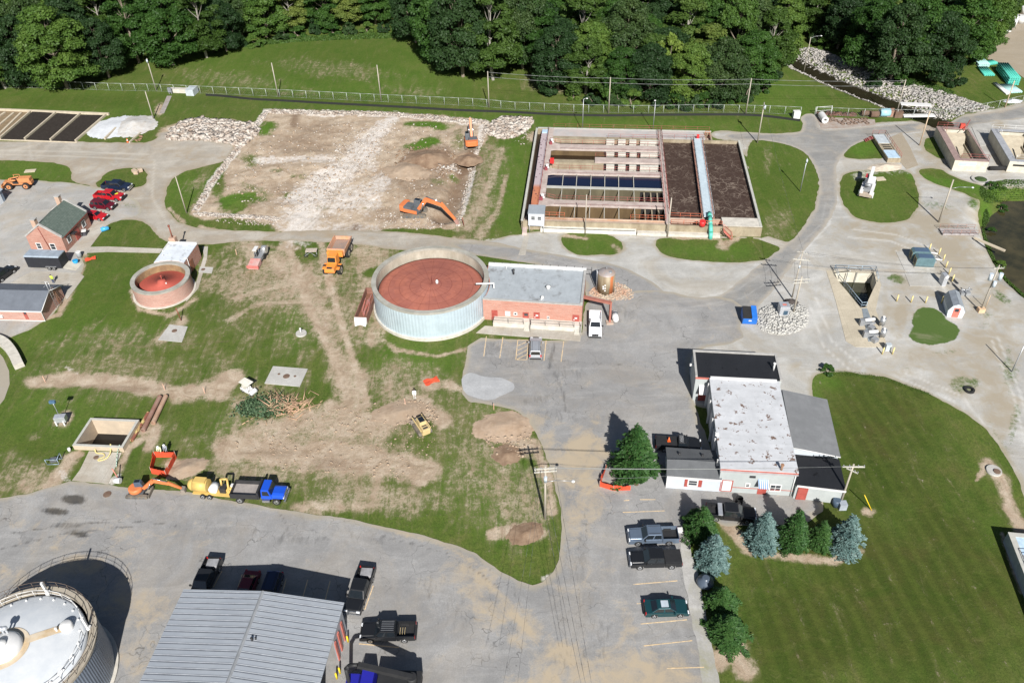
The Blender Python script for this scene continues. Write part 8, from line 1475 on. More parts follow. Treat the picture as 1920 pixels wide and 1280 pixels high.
# ---- vacuum trailer (yellow)
a=P(436,938);b_=P(366,932); rz=math.atan2((a-b_)[1],(a-b_)[0]); t=thing('vacuum_trailer','yellow vacuum trailer with a white drum between the small digger and blue truck','trailer',(a+b_)/2+np.array([0,.9,0]),rz); YV=M('machine_yellow',(.56,.39,.12),.5,var=.12,c2=(.55,.38,.12)); part('chassis',MB().box(-2.6,2.6,-.8,.8,.5,.65).box(2.4,3.4,-.08,.08,.5,.62),YV,t)
part('debris_tank',MB().cyl((-2.5,0,1.45),(-.6,0,1.45),.85,n=22).sph((-2.5,0,1.45),.84,14).cbox((-1.5,0,2.35),(1.5,.9,.25)),YV,t); part('water_tank',MB().cyl((.05,-.5,1.1),(.05,.6,1.1),.55,n=20),M('white_plastic',(.66,.67,.66),.4),t); part('engine',MB().cbox((1.3,.1,1.),(.8,1.,.8)),DARKM,t,.04); part('hose_boom',MB().tube([(1.0,.3,1.2),(1.0,.5,2.3),(1.9,.5,2.4),(2.2,-.4,1.2)],.14,8),YV,t); part('reel',MB().cyl((2.2,-.3,1.),(2.2,.3,1.),.45,n=16),YV,t); part('control_box',MB().cbox((2.5,.3,1.5),(.4,.4,.3)),FRW,t)
for x in (-1.2,-.3): 
    for s in (-1,1): wheel(t,x,s*.95,.36,.24,s)
# ---- compressor / welding frame carts
t=thing('tool_cart','tangle of blue grey frame and hoses on the bare earth left of the concrete pit','cart',P(103,866)); mb=MB()
for a,b_ in (((-.8,-.5,.1),(.8,-.5,.1)),((-.8,.5,.1),(.8,.5,.1)),((-.8,-.5,.1),(-.8,-.5,1.)),((.8,-.5,.1),(.8,-.5,1.)),((.8,.5,.1),(.8,.5,1.2)),((-.8,-.5,1.),(.8,-.5,1.)),((.8,-.5,1.),(.8,.5,1.2)),((-.8,.5,.1),(-.8,-.5,1.))): mb.cyl(a,b_,.045,n=5)
part('frame',mb,MATS['blue_grey_rail'],t); part('motor',MB().cbox((0,0,.45),(.8,.6,.5),.2),EXG,t,.04)
t=thing('pump_stand','grey junction cabinet with white legs and a blue antenna mast on a bare patch','cabinet',P(118,793)); part('cabinet',MB().cbox((0,0,.95),(1.5,.9,.9),.1),MATS['steel_grey'],t,.03); part('leg',MB().cbox((-.6,-.5,.4),(.2,.12,.8)),FRW,t); part('leg',MB().cbox((.5,-.5,.4),(.2,.12,.8)),FRW,t); part('mast',MB().cyl((-.3,.4,1.2),(-.3,.4,3.6),.05,n=6),GALV,t); part('panel',MB().cbox((-.3,.4,3.7),(.8,.35,.4)),M('blue_panel',(.08,.15,.24),.3),t)
t=thing('valve_post','red and white pipe post with a white barrel in gravel beside the small digger','valve',P(222,902)); part('barrel',MB().cyl((-.3,-.2,.4),(.5,-.3,.45),.38,n=16),FRW,t); part('post',MB().cyl((0,.3,0),(-.4,.5,1.9),.08,n=8),M('faded_red_pipe',(.5,.2,.15)),t)
solo('white_marker','short white pipe stub at the lower left corner of the concrete pit','pipe stub',MB().cyl((0,0,0),(0,0,.5),.2,n=12),FRW,P(131,845))
# ---- skid loader
t=thing('skid_loader','tan yellow tracked skid loader tilted toward the earth heap','loader',P(792,806),math.radians(118)); TY=M('loader_tan',(.52,.40,.20),.5,var=.1); 
for s in (-1,1): part('track',MB().profy([(1.1,.1),(1.3,.35),(1.1,.6),(-1.,.65),(-1.3,.35),(-1.1,.1)],s*.78-.2,s*.78+.2),TRK,t)
part('body',MB().profy([(-1.5,.4),(1.1,.4),(1.2,.9),(-1.5,1.45)],-.58,.58),TY,t,.05); part('engine_cover',MB().box(-1.75,-.7,-.55,.55,.9,1.6),TY,t,.06); part('grille',MB().box(-1.5,-1.2,-.35,.35,1.602,1.62).box(-1.0,-.8,-.35,.35,1.602,1.62),DARKM,t); part('cab',frustum(-.75,.75,-.6,.6,1.1,1.0,.9,2.05),TY,t,.05); part('roof_window',MB().box(-.5,.5,-.38,.38,2.052,2.07),VGL,t); part('lift_arm',MB().box(-1.4,1.6,-.78,-.62,1.2,1.42).box(-1.4,1.6,.62,.78,1.2,1.42),TY,t,.02); part('bucket',MB().profy([(1.5,.1),(2.4,.05),(1.7,.25),(1.6,.95),(1.5,.95)],-1.,1.),M('worn_steel',(.3,.26,.22)),t)
# ---- golf cart
t=thing('golf_cart','white golf cart with a cream canopy beside the brush pile','golf cart',P(468,735),math.radians(-35)); part('body',MB().profy([(-1.2,.3),(1.2,.3),(1.25,.6),(.7,.8),(.3,.45),(-.1,.45),(-.2,.75),(-1.2,.8)],-.58,.58),FRW,t,.05); part('seat',MB().box(-.75,-.15,-.5,.5,.8,.95).box(-.85,-.7,-.5,.5,.9,1.3),M('cream_seat',(.5,.48,.42)),t,.03); part('canopy',MB().box(-1.1,.7,-.62,.62,1.85,1.93),M('cream_canopy',(.66,.63,.55),.6),t,.03)
for x,y in ((-1.,-.5),(-1.,.5),(.6,-.5),(.6,.5)): part('canopy_post',MB().cyl((x,y,.7),(x*.95,y,1.86),.03,n=5),BLKP,t)
for x in (-.8,.8):
    for s in (-1,1): wheel(t,x,s*.5,.24,.18,s)
# ---- orange lift truck on the left
a=P(12,352);b_=P(66,350); rz=math.atan2((b_-a)[1],(b_-a)[0]); t=thing('wheel_loader','faded orange old loader with big tyres beside the metal shed','loader',(a+b_)/2,rz); FO=M('faded_orange',(.58,.24,.09),.7,var=.2,c2=(.38,.17,.08)); part('frame',MB().box(-2.8,2.8,-.6,.6,.8,1.5),FO,t,.05); part('engine_hood',MB().box(.3,2.7,-.7,.7,1.3,2.2),FO,t,.08); part('seat_deck',MB().box(-.8,.3,-.8,.8,1.2,1.5),DARKM,t); part('seat',MB().box(-.5,0,-.3,.3,1.5,2.1),BLKP,t); part('lift_arm',MB().tube([(0,-.75,2.),(-2.,-.75,1.6),(-3.2,-.75,.6)],.14,6).tube([(0,.75,2.),(-2.,.75,1.6),(-3.2,.75,.6)],.14,6),FO,t); part('bucket',MB().profy([(-3.,.2),(-3.9,.1),(-3.3,.4),(-3.1,1.2),(-3.,1.2)],-1.1,1.1),FO,t); part('frame_bar',MB().tube([(-.9,-.7,1.5),(-.9,-.7,2.5),(.3,-.7,2.5),(.3,-.7,1.5)],.06).tube([(-.9,.7,1.5),(-.9,.7,2.5),(.3,.7,2.5),(.3,.7,1.5)],.06),FO,t)
for x in (-1.7,1.7):
    for s in (-1,1): wheel(t,x,s*1.,.7,.45,s,rim=FO)
# ---- bucket / crane truck
a=P(1619,378);b_=P(1632,340); rz=math.atan2((b_-a)[1],(b_-a)[0]); t=thing('crane_truck','white crane truck with its boom laid over the cab on the mown patch','crane truck',(a+b_)/2,rz); part('frame',MB().box(-3.,3.,-.5,.5,.6,1.),BLKP,t); part('service_body',MB().box(-3.1,.6,-1.2,-.6,.7,1.6).box(-3.1,.6,.6,1.2,.7,1.6),FRW,t,.03); part('deck',MB().box(-3.1,.6,-.6,.6,1.,1.1),M('tan_deck',(.42,.35,.28),.8,c2=(.3,.25,.2)),t); part('rear_bumper',MB().box(-3.4,-3.1,-1.1,1.1,.5,1.),M('tan_deck',(.42,.35,.28)),t); part('cab',frustum(.8,2.5,.95,2.1,2.1,1.8,.7,2.3),WHT,t,.06); part('windshield',MB().add([(2.5,-.85,1.4),(2.5,.85,1.4),(2.14,.8,2.2),(2.14,-.8,2.2)],[(0,1,2,3)]),VGL,t); part('hood',MB().box(2.4,3.7,-.9,.9,.6,1.45),M('red_hood',(.42,.04,.05),.4),t,.08); part('crane_turret',MB().cyl((-1.4,0,1.1),(-1.4,0,2.3),.5,n=16),GREYM,t)
mb=MB(); limb(mb,(-1.6,0,2.4),(4.3,.1,3.1),.6,.6,.4); part('boom',mb,FRW,t,.03); part('winch',MB().cyl((-1.9,-.5,2.3),(-1.9,.5,2.3),.35,n=14).cbox((-2.4,0,1.5),(.5,1.2,.6)),GREYM,t); part('side_box',MB().box(1.,2.4,.5,1.0,2.31,2.5),M('red_hood',(.42,.04,.05)),t); part('outrigger',MB().box(-2.6,-2.3,-1.4,-1.2,.1,1.2).box(-2.6,-2.3,1.2,1.4,.1,1.2),FRW,t)
for x in (-2.,2.7):
    for s in (-1,1): wheel(t,x,s*1.,.48,.34,s)
# ---- blue backhoe cut by the bottom edge
t=thing('blue_bucket_truck','dark blue boom truck cut off by the bottom edge below the black pickup','truck',P(730,1296),math.radians(176)); part('frame',MB().box(-3.4,3.4,-.5,.5,.6,1.),BLKP,t); part('cab',frustum(1.2,3.,1.35,2.6,2.2,1.9,.9,2.6),paint('deep_blue_paint',(.02,.02,.28)),t,.06); part('hood',MB().box(2.9,4.3,-.95,.95,.8,1.7),MATS['deep_blue_paint'],t,.1); part('service_body',MB().box(-3.4,1.,-1.2,1.2,.9,2.2),BLKP,t,.04); mb=MB(); limb(mb,(-2.6,0,3.),(2.6,0,5.0),.5,.6,.45); mb.tube([(2.6,0,5.),(3.5,0,4.8),(3.9,0,4.2),(4.,0,.4)],.2,8); part('boom',mb,BLKP,t); part('crane_turret',MB().cyl((-2.6,0,2.1),(-2.6,0,3.2),.5,n=14),BLKP,t); part('windshield',MB().add([(3.,-.9,1.7),(3.,.9,1.7),(2.65,.85,2.5),(2.65,-.85,2.5)],[(0,1,2,3)]),VGL,t)
for x in (-2.,3.):
    for s in (-1,1): wheel(t,x,s*1.,.5,.34,s)
# ---- planters, barrels by office
solo('water_pot','dark glazed round tank under the blue spruce at the kerb','tank',MB().lathe([(.2,0),(.85,.1),(1.0,.5),(.85,.9),(.45,1.2),(.4,1.35),(.3,1.35)],28),M('slate_glaze',(.07,.09,.12),.3,var=.1),P(1321,1095)); t=thing('fire_barrel','black open barrel in front of the white wall','barrel',P(1385,942)); part('shell',MB().ring(.38,.46,0,.9,18),BLACKR,t); part('base',MB().cyl((0,0,0),(0,0,.08),.38),DARKM,t)
solo('utility_bin','dark round bin at the foot of the pole beside the annex','bin',MB().cyl((0,0,0),(0,0,1.1),.45,n=16),M('navy_bin',(.06,.09,.13),.5),P(1566,947)); solo('utility_bin','blue grey box at the foot of the pole beside the blue spruce','bin',MB().cbox((0,0,.5),(.9,.8,1.)),M('blue_grey_wall',(.30,.33,.37)),P(1578,952))
solo('kerb_block','white block at the head of the parking kerb','block',MB().cbox((0,0,.25),(.8,.5,.5)),FRW,P(1273,996))
# ================================================================= PEOPLE
SKN=M('skin',(.45,.27,.19),.6,var=.05)
def person(label,loc,rz,shirt,pants,helmet=None,bend=0.,arm=(.3,-.2)):
    root=thing('person',label,'person',loc,rz); b_=bend
    hip=(0,0,.95); ch=(math.sin(b_)*.45,0,.95+math.cos(b_)*.45); nk=(math.sin(b_)*.58,0,.95+math.cos(b_)*.58); hd=(math.sin(b_)*.72+.02,0,.95+math.cos(b_)*.74)
    V=[hip,ch,nk,hd]; E=[(0,1),(1,2),(2,3)]; R=[.15,.17,.065,.105]
    def ch_(pts,rs,root_):
        p=root_
        for q,r in zip(pts,rs): V.append(q);R.append(r);E.append((p,len(V)-1));p=len(V)-1
    for s in (-1,1):
        ch_([(0,s*.1,.88),(.04,s*.11,.5),(-.02,s*.12,.08),(.14,s*.13,.04)],[.105,.075,.055,.045],0); a=arm[0] if s>0 else arm[1]; sx,sz=ch[0],ch[2]+.04; ch_([(sx,s*.21,sz),(sx+.08+a*.3,s*.27,sz-.28),(sx+.25+a*.5,s*.22,sz-.45+a*.2),(sx+.32+a*.55,s*.2,sz-.5+a*.25)],[.065,.05,.038,.04],1)
    me=bpy.data.meshes.new('body'); me.from_pydata(V,E,[]); o=bpy.data.objects.new('body',me); COL.objects.link(o); sm=o.modifiers.new('skin','SKIN'); me.skin_vertices.new() if not me.skin_vertices else None
    for i,r in enumerate(R): me.skin_vertices[0].data[i].radius=(r,r*(1.3 if i in(0,1) else 1))
    me.skin_vertices[0].data[0].use_root=True; ss=o.modifiers.new('sub','SUBSURF'); ss.levels=ss.render_levels=2; o.parent=root
    nb=NB('clothes_%d'%len(bpy.data.materials)); s=nb.n('SeparateXYZ'); nb.l(nb.obj(),s.inputs[0]); g=nb.ramp(s.outputs[2],[(.0,(.05,.04,.03)),(.10,pants)]); g=nb.mix(nb.ramp(s.outputs[2],[(.90,0),(.94,1)]),g,shirt); top=nb.math('GREATER_THAN',s.outputs[2],hd[2]-.14); g=nb.mix(top,g,(.45,.27,.19)); me.materials.append(nb.done(g,.8))
    if helmet: part('hard_hat',MB().sph((hd[0],0,hd[2]+.06),.145,14,.85).cyl((hd[0]+.02,0,hd[2]+.035),(hd[0]+.02,0,hd[2]+.055),.175,n=16),M('helmet_'+('white' if helmet[0]>.5 else 'dark'),helmet,.4),root)
    else: part('hair',MB().sph((hd[0]-.02,0,hd[2]+.03),.12,12,.9),M('hair_brown',(.06,.04,.03),.9),root)
    part('nose',MB().sph((hd[0]+.115,0,hd[2]),.02,6),SKN,root)
    for s_ in (-1,1):
        hnd=MB(); hx=ch[0]+.34+(arm[0] if s_>0 else arm[1])*.56; hz=ch[2]-.48+(arm[0] if s_>0 else arm[1])*.26; 
        for f in range(4): hnd.cyl((hx,s_*.2+(f-1.5)*.02,hz),(hx+.075-.008*abs(f-1.5),s_*.2+(f-1.5)*.024,hz-.035),.011,.008,5)
        hnd.cyl((hx-.02,s_*.17,hz),(hx+.03,s_*.14,hz-.03),.013,.009,5); hnd.sph((hx-.01,s_*.2,hz),.042,8,.6); part('hand',hnd,SKN,root)
    vm=MB(); vm.lathe([(.17,ch[2]-.35),(.205,ch[2]-.1),(.21,ch[2]+.05),(.1,ch[2]+.13)],14,c=(ch[0]*.8,0)); part('vest',vm,M('shirt_%d'%len(bpy.data.materials),shirt,.8),root); return root
HV=(.62,.78,.10)
person('person in a yellow green vest and jeans standing behind the trailer on the concrete apron',P(101,531),math.radians(80),HV,(.05,.07,.13)); person('person in pale yellow workwear and white helmet at the orange fence corner',P(302,852),math.radians(-70),(.70,.74,.45),(.66,.68,.45),(.75,.75,.73),.25)
person('person in grey clothes with a white helmet behind the orange fence',P(314,850),math.radians(-90),(.30,.32,.36),(.16,.17,.2),(.75,.75,.73),.1); person('person in a white shirt standing above the skid loader',P(778,747),math.radians(-90),(.74,.74,.72),(.55,.55,.53),None,.0)
# ================================================================= TREES
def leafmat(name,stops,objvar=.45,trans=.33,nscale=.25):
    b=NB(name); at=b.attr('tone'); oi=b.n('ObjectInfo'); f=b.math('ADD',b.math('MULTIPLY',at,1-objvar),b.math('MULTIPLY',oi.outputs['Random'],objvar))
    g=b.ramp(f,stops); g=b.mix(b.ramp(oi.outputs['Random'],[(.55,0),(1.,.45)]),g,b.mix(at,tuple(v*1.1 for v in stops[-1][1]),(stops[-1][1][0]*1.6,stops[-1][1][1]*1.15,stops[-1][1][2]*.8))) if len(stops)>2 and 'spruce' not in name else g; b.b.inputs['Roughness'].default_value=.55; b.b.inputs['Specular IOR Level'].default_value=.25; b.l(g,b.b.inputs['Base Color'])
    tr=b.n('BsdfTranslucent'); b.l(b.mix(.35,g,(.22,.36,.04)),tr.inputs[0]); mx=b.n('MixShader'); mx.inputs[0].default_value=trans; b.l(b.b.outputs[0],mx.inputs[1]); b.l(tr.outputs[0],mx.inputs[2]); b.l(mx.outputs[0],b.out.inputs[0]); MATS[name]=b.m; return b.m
def quadmesh(name,C,U,V,tone,mat):
    """leaf cards: centres C, half axes U and V"""
    n=len(C); bend=np.cross(U,V); bend/=np.linalg.norm(bend,axis=1)[:,None]+1e-9; bend*=np.linalg.norm(U,axis=1)[:,None]*.25
    co=np.stack([C-U-V*.6+0*bend,C+U*.2-V-bend,C+U+V*.5,C-U*.3+V+bend],1).reshape(-1,3).astype(np.float32)
    me=bpy.data.meshes.new(name); me.vertices.add(4*n); me.vertices.foreach_set('co',co.ravel()); me.loops.add(4*n); me.loops.foreach_set('vertex_index',np.arange(4*n,dtype=np.int32)); me.polygons.add(n); me.polygons.foreach_set('loop_start',(np.arange(n)*4).astype(np.int32)); me.polygons.foreach_set('loop_total',np.full(n,4,np.int32)); me.update(calc_edges=True)
    at=me.attributes.new('tone','FLOAT','POINT'); at.data.foreach_set('value',np.repeat(tone,4).astype(np.float32)); me.materials.append(mat); return me
def unit(v): return v/(np.linalg.norm(v,axis=-1,keepdims=True)+1e-9)
BARK=M('bark',(.20,.165,.125),.95,var=.25,stretch=(2,2,.4)); BARKP=M('pale_bark',(.27,.25,.215),.9,var=.25,stretch=(2,2,.4))
LEAFD=leafmat('leaf_green',[(.0,(.018,.048,.009)),(.35,(.036,.088,.016)),(.65,(.062,.130,.024)),(1.,(.112,.190,.040))]); LEAFK=leafmat('leaf_dark_green',[(.0,(.012,.032,.010)),(.5,(.026,.058,.018)),(1.,(.055,.098,.032))]); LEAFM=leafmat('leaf_mid_green',[(.0,(.028,.058,.010)),(.4,(.052,.098,.018)),(.7,(.085,.140,.030)),(1.,(.140,.195,.050))]); LEAFL=leafmat('leaf_light_green',[(.0,(.05,.10,.015)),(.5,(.10,.17,.03)),(1.,(.17,.25,.05))])
def crown(rg,h,R,zb,nl,per,size,squash=.8):
    cs=[];rs=[]
    for k in range(nl):
        u=rg.random(); a=k*2.39996+rg.normal()*.3; z=zb+(h-zb)*(.06+.9*u); t=(z-zb)/(h-zb); prof=math.sin(math.pi*min(1,(t*.86+.16)))**.6
        rad=R*prof*math.sqrt(rg.uniform(.3,1.))*.8; cs.append((rad*math.cos(a),rad*math.sin(a),z)); rs.append(R*rg.uniform(.15,.30)*(1-.3*t))
    cs=np.array(cs);rs=np.array(rs); C=[];N=[];T=[]
    for c,r in zip(cs,rs):
        m=int(per*(r/np.mean(rs))**2); d=unit(rg.normal(size=(m,3))); d[:,2]=np.where(d[:,2]<-.25,-d[:,2],d[:,2]); rr=r*(1+.14*rg.normal(size=(m,1)))*(1+.22*np.sin(d[:,:1]*5+c[0])*np.cos(d[:,1:2]*6+c[1])); p=c+d*rr*np.array([1,1,squash]); C.append(p); N.append(unit(d+.55*rg.normal(size=(m,3))+[0,0,.35])); T.append(np.clip(.28+.22*rg.normal()*.6+.35*rg.random(m)+.12*d[:,2],0,1))
    C=np.vstack(C);N=np.vstack(N);T=np.concatenate(T); a=unit(np.cross(N,rg.normal(size=N.shape))); b=np.cross(N,a); s=size*(.6+.8*rg.random((len(C),1))); return C,a*s,b*s*.75,T,cs
def make_tree(idx,h,R,zb,nl,per,size,mat,bark,name='tree',squash=.8):
    rg=np.random.default_rng(100+idx); C,U,V,T,cs=crown(rg,h,R,zb,nl,per,size,squash); me=quadmesh('crown',C,U,V,T,mat)
    root=thing(name,None,None); o=bpy.data.objects.new('crown',me); COL.objects.link(o); o.parent=root
    mb=MB(); r0=R*.06; pts=[(0,0,-.5)]; 
    for k in range(1,7): pts.append((pts[-1][0]+rg.normal()*.15,pts[-1][1]+rg.normal()*.15,k/6*h*.82))
    for k in range(6): mb.cyl(pts[k],pts[k+1],r0*(1-.14*k),r0*(1-.14*(k+1)),7,False)
    for c in cs[::2]:
        k=min(5,max(1,int((c[2]-R*.5)/(h*.82)*6))); a=Vector(pts[k]); e=Vector(c); m_=a.lerp(e,.5)+Vector((0,0,-.3)); mb.cyl(a,m_,r0*.26,r0*.14,5,False); mb.cyl(m_,e,r0*.14,r0*.05,5,False)
    part('trunk',mb,bark,root); return root
TV=[make_tree(0,17,7.0,.8,86,400,.195,LEAFD,BARK),make_tree(1,19,6.0,1.6,78,400,.19,LEAFM,BARKP),make_tree(2,16,7.4,.6,90,380,.195,LEAFK,BARK),make_tree(3,21,6.4,2.,80,410,.20,LEAFD,BARK),make_tree(4,15,5.4,.6,70,410,.18,LEAFM,BARKP)]
TL=make_tree(5,11,3.4,1.,26,200,.30,LEAFL,BARK,squash=1.2)
BUSH=[make_tree(6,3.4,2.3,.1,14,220,.26,LEAFD,BARK,'bush'),make_tree(7,2.6,2.1,.1,12,220,.26,LEAFK,BARK,'bush')]
usedT=set()
def put_tree(v,px,h,R,label,cat='tree',group=None,rz=None,w=None):
    base=TV+[TL]+BUSH; src=base[v]; H0=[17,19,16,21,15,11,3.4,2.6][v]; R0=[7,6,7.4,6.4,5.4,3.4,2.3,2.1][v]; loc=P(*px) if w is None else np.array([w[0],w[1],0]); sc=(R/R0,R/R0,h/H0); rz=random.uniform(0,6.28) if rz is None else rz
    loc[2]=float(gzat(loc[0],loc[1]))
    if v not in usedT:
        usedT.add(v); src.location=tuple(map(float,loc)); src.rotation_euler.z=rz; src.scale=sc; tag(src,label,cat,group); return src
    c=copy_thing(src,loc,rz,label,None,cat,sc)
    if 'group' in c and not group: del c['group']
    if group: c['group']=group
    return c
front=[(0,(128,166),20,9.2,'broad bright crowned tree hanging over the fence at the upper left'),(2,(60,160),17,7.5,'dark tree just left of the broad overhanging one'),(4,(10,166),13,6.5,'dark low tree at the left edge behind the fence'),(2,(205,146),15,6.0,'shaded tree to the right of the broad overhanging one'),
(0,(325,122),18,8.5,'spreading tree whose shade reaches the grass path'),(3,(262,118),20,7.,'tall tree left of the spreading one'),(1,(388,108),19,7.2,'pale trunked tree above the left end of the meadow'),(2,(425,96),14,6.,'round dark tree at the left tip of the meadow'),
(0,(500,70),15,7.,'rounded tree at the top left bay of the meadow'),(2,(455,72),16,6.5,'dark tree behind the rounded one at the meadow bay'),(4,(548,56),12,6.,'tree over the shrub edge at the meadow top'),(0,(610,50),13,6.6,'round topped tree at the middle of the meadow top'),(1,(660,50),14,5.6,'pale trunked tree at the meadow top'),(3,(705,46),14,6.,'tree over the hedge at the right part of the meadow top'),
(2,(780,80),20,7.,'tree at the bend where the wood comes forward'),(0,(825,118),22,8.,'big tree over the meadow corner, left of the trio'),(2,(868,144),23,8.6,'big tree over the meadow corner, middle of the trio'),(1,(925,150),24,7.6,'tall trunked tree right of the trio behind the wire pole'),(2,(980,128),22,7.4,'tree filling the gap right of the tall trunked one'),
(2,(1045,168),15,7.,'dark tree at the lower left corner of the dense wood'),(4,(1098,176),13,6.2,'tree of the wood edge behind the fence, left of the pale pole'),(0,(1165,184),12,5.6,'tree of the wood edge right of the pale pole'),(2,(1215,187),13,6.4,'tree of the wood edge right of the yellow green tree'),(0,(1290,188),13,6.6,'bushy tree on the wood edge behind the sludge tank'),(2,(1350,186),14,6.8,'dark tree near the right end of the wood edge'),(0,(1405,170),14,6.4,'tree at the right end of the wood edge by the pole'),(1,(1440,140),16,6.2,'tree above the right end of the fence line pole'),(0,(1462,104),16,6.,'tree where the wood meets the creek'),
(5,(1142,166),8.5,3.,'small yellow green tree at the wood edge behind the wires'),(5,(1250,176),15,4.2,'taller yellow green tree standing out of the dark wood'),
(0,(1625,128),17,7.8,'broad tree at the left of the creek side grove'),(2,(1668,150),18,8.,'dark tree at the front left of the creek side grove'),(0,(1700,138),20,8.6,'big tree in the middle of the creek side grove'),(2,(1745,150),16,7.6,'dark tree at the front right of the creek side grove'),(3,(1790,128),19,7.6,'tall tree at the right of the creek side grove'),(0,(1822,100),18,7.4,'rounded tree at the right end of the creek side grove'),(4,(1850,80),15,5.6,'rightmost tree of the creek side grove by the gravel'),(2,(1570,92),15,5.6,'tree hanging over the riprap beyond the street lamp'),(4,(1520,66),14,5.,'tree above the street lamp')]
for v,px,h,R,lab in front: put_tree(v,px,h,R,lab)
# the wood behind
WOODPX=[(-160,150),(20,140),(200,120),(280,95),(420,62),(560,28),(760,26),(800,80),(900,110),(1010,140),(1080,160),(1180,168),(1300,172),(1400,150),(1450,90),(1470,30),(1490,-40),(1490,-95),(-260,-95)]; W2=[(1540,40),(1600,100),(1700,120),(1800,100),(1850,60),(1870,20),(1850,-60),(1540,-60)]
rg=np.random.default_rng(5)
for kk,(poly,lab) in enumerate(((WOODPX,'tree within the dense wood across the top of the view'),(W2,'tree within the grove beyond the creek'))):
    wpx=np.array([P(x,y)[:2] for x,y in poly]); lo,hi=wpx.min(0),wpx.max(0); sp=9.3 if kk==0 else 9.; pts=[]
    ny=int((hi[1]-lo[1])/(sp*.87))+1
    for j in range(ny):
        for i in range(int((hi[0]-lo[0])/sp)+1):
            x=lo[0]+(i+.5*(j%2))*sp+rg.normal()*1.9; y=lo[1]+j*sp*.87+rg.normal()*1.9; pts.append((x,y))
    pts=np.array(pts); s=sdf(pts[:,0],pts[:,1],wpx); pts=pts[s>0]; q=proj(pts[:,0],pts[:,1],12.); keepm=(q[0]>-190)&(q[0]<2110)&(q[1]>-170); pts=pts[keepm]; pts=pts[np.argsort(pts[:,1])]
    print('wood',kk,len(pts))
    for x,y in pts[:245 if kk==0 else 40]: put_tree(int(rg.choice([0,1,2,2,3,4])),None,rg.uniform(12,20),rg.uniform(5.6,8.4),lab,'tree','trees of the dense wood' if kk==0 else 'trees of the creek side grove',rg.uniform(0,6.28),(x,y))
bp=[(30,160),(70,164),(112,160),(452,86),(480,88),(530,74),(560,68),(590,64),(625,64),(655,64),(690,62),(720,62),(745,64),(1030,178),(1075,186),(1110,196),(1135,194),(1160,196),(1185,199),(1240,198),(1265,200),(1290,203),(1320,200),(1345,200),(1375,192),(1400,186),(1430,172),(1452,150),(1475,92),(1530,84),(1545,92),(1790,162),(1690,160),(1640,158),(1828,120),(1845,104)]
for k,px in enumerate(bp): put_tree(6+k%2,px,random.uniform(2.4,4.2),random.uniform(2.,3.2),'bush in the leafy fringe along the wood edge','bush','bushes along the wood edge')
LB_=[(1551,697,'small bush at the top corner of the big lawn'),(1790,560,''),(1885,380,'river bank bush nearest the pale sand spit'),(1858,350,'bush on the bank below the tall tanks'),(1874,350,'second bush on the bank below the tall tanks'),(1863,420,'bush on the bank beside the sand spit'),(1880,485,'bush lower on the river bank')]
for x,y,lab in LB_:
    if lab: put_tree(6,(x,y),1.1,1.2,lab,'bush')
# ---- spruces
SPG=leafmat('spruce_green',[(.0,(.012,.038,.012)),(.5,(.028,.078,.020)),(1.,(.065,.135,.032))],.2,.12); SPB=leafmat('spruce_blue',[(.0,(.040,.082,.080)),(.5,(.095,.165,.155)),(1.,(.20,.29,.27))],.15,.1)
def make_spruce(idx,h,R,mat,nlev=26,full=1.,name='spruce_tree'):
    rg=np.random.default_rng(300+idx); C=[];U=[];V=[];T=[]; mb=MB().cyl((0,0,-.3),(0,0,h*.97),R*.06,.02,8)
    for L in range(nlev):
        t=L/nlev; z=h*(.04+.94*t); r=R*(1-t)**.9*(1.+.16*rg.normal())*(1+.12*math.sin(L*1.9))+.10; nb=max(5,int((15-8*t)*full))
        for b_ in range(nb):
            a=2*math.pi*(b_+rg.random()*.8)/nb+L*1.1; rr=r*rg.uniform(.55,1.2); d=np.array([math.cos(a),math.sin(a),0]); sd=np.array([-d[1],d[0],0]); tilt=.35*(t-.3); dro=.26+.12*rg.random(); m=max(10,int(rr*30)); s=np.sqrt(rg.random(m))*.96+.06
            zz=z+rr*(tilt*s-dro*s*s); p=d*(rr*s)[:,None]+np.array([0,0,1])*zz[:,None]; side=rg.normal(size=m)*.42*(.30+.32*rr*(1-s)*1.0+.12); p=p+sd*side[:,None]+rg.normal(size=(m,3))*.05
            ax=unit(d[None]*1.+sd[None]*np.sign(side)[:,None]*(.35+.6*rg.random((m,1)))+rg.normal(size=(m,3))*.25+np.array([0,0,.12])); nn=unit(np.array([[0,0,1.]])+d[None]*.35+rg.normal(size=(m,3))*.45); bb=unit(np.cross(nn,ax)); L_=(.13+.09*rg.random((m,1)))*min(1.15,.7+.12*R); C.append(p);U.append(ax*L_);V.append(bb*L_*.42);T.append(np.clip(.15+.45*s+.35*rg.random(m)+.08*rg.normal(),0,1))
            if rr>.8: mb.cyl((0,0,z),tuple(d*rr*.8+[0,0,z+rr*.8*(tilt-dro*.8)]),.035,.01,4,False)
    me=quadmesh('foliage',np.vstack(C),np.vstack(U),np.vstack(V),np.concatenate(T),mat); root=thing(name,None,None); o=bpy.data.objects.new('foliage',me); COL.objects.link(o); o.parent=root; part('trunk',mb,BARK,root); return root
SV={}
def put_spruce(key,px,h,R,label,cat='spruce',group=None):
    mk={'g':(0,9.,3.2,SPG),'b':(1,7.5,2.9,SPB),'g2':(2,7.,2.6,SPG),'b2':(3,8.,2.9,SPB)}[key]; first=key not in SV
    if first: SV[key]=make_spruce(mk[0],mk[1],mk[2],mk[3],22,1.2)
    sc=(R/mk[2],R/mk[2],h/mk[1]); loc=P(*px)
    if first: s=SV[key]; s.location=tuple(map(float,loc)); s.scale=sc; tag(s,label,cat,group); s.rotation_euler.z=random.random()*6; return s
    c=copy_thing(SV[key],loc,random.random()*6,label,None,cat,sc); return c
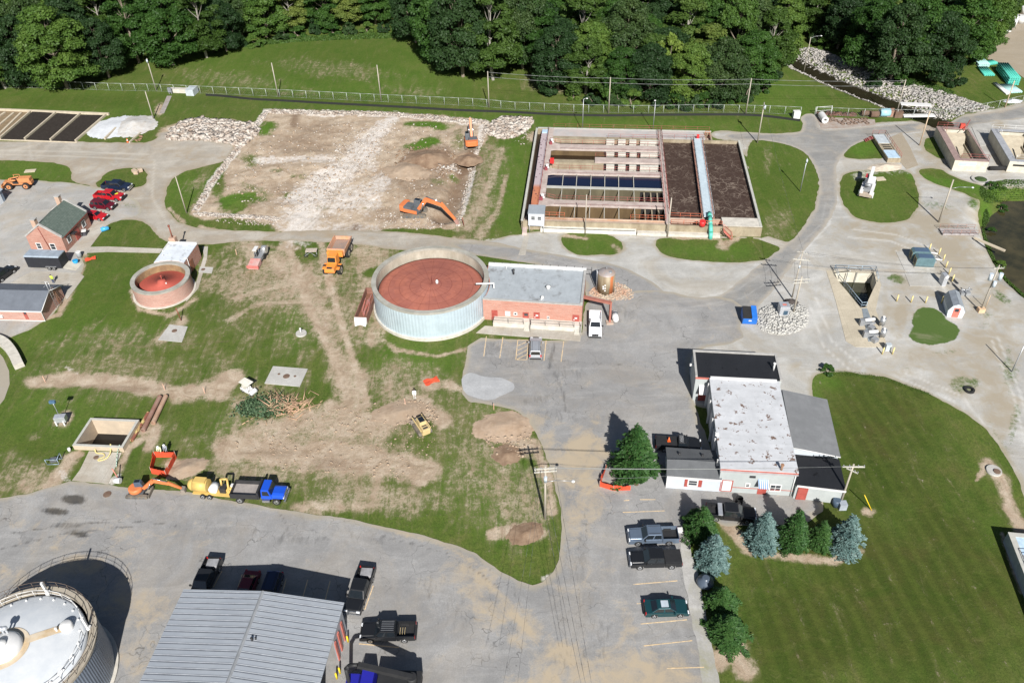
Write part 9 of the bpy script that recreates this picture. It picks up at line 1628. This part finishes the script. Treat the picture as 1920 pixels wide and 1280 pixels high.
put_spruce('g',(1187,884),8.6,3.35,'big green spruce standing alone beside the entrance asphalt')
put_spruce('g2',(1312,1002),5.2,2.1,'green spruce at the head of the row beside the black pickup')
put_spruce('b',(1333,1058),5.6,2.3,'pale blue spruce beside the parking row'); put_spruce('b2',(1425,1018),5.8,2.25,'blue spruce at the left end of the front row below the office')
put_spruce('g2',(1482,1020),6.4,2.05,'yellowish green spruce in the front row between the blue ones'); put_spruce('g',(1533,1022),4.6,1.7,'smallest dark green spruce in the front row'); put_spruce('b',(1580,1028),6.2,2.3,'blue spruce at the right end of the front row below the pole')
put_spruce('g2',(1350,1138),3.7,2.0,'rounded green evergreen above the last one of the parking row'); put_spruce('g',(1362,1195),3.9,2.4,'broad green evergreen at the bottom of the parking row'); put_spruce('g2',(1300,985),3.2,1.6,'low dark evergreen tucked beside the parking kerb')
# ---- brush pile
t=thing('brush_pile','pile of cut branches and splintered trunks beside the golf cart','brush pile',P(520,765)); rg=np.random.default_rng(9); mb=MB(); o=P(520,765)
for k in range(170):
    x,y=rg.normal()*1.9+.8,rg.normal()*1.1; L=rg.uniform(.6,2.6); a=rg.uniform(0,3.14); z=max(.1,.8-.12*(x*x*.25+y*y))*rg.random(); e=Vector((x+L*math.cos(a),y+L*math.sin(a),z+rg.uniform(-.1,.5))); mb.cyl((x,y,z),e,rg.uniform(.03,.10),.02,5)
part('branch',mb,M('split_wood',(.50,.34,.22),.85,c2=(.36,.22,.14),scale=2.),t); n=2600; C=np.stack([rg.normal(size=n)*1.5-1.9,rg.normal(size=n)*.95,rg.random(n)*.7],1); Nn=unit(rg.normal(size=(n,3))+[0,0,.8]); a=unit(np.cross(Nn,rg.normal(size=(n,3)))); bq=np.cross(Nn,a); me=quadmesh('foliage',C,a*.17,bq*.12,rg.random(n),leafmat('wilted_leaf',[(0,(.03,.06,.03)),(1,(.10,.16,.08))],.1,.1)); oo=bpy.data.objects.new('foliage',me); COL.objects.link(oo); oo.parent=t
# weeds and tall grass tufts (uncountable)
def tufts(pxpoly,n,s,m,seed,zs=1.):
    rg=np.random.default_rng(seed); q=inpoly(wpoly(pxpoly,1),n,rg); z=gzat(q[:,0],q[:,1]); C=np.stack([q[:,0],q[:,1],z+s*.6],1); ax=unit(rg.normal(size=(n,3))*.5+[0,0,1.]); bq=unit(np.cross(ax,rg.normal(size=(n,3)))); me=quadmesh('weeds',C,ax*s*(.6+.8*rg.random((n,1))),bq*s*.5,rg.random(n),m); oo=bpy.data.objects.new('weeds',me); COL.objects.link(oo); tag(oo,kind='stuff')
WEED=leafmat('weed_leaf',[(0,(.03,.065,.012)),(1,(.085,.15,.03))],.1,.2)
tufts([(1850,380),(1862,395),(1858,430),(1868,465),(1885,500),(1915,530),(1945,560),(1925,560),(1895,525),(1872,490),(1852,450),(1846,410)],5000,.15,WEED,1); tufts([(1840,345),(1900,335),(1960,345),(1960,362),(1890,362),(1850,380),(1835,365)],4500,.13,WEED,2); pass
tufts([(1672,140),(1730,152),(1790,172),(1785,178),(1740,175),(1690,158)],2200,.25,WEED,4); tufts([(445,82),(520,72),(760,60),(760,72),(620,76),(520,82),(445,92)],3500,.28,WEED,5); tufts([(1860,-10),(1960,-30),(1960,8),(1880,24)],1500,.3,WEED,6); tufts([(1525,690),(1560,694),(1640,700),(1750,738),(1745,744),(1640,708),(1540,702)],900,.07,WEED,7)
print('objects',len(bpy.data.objects))
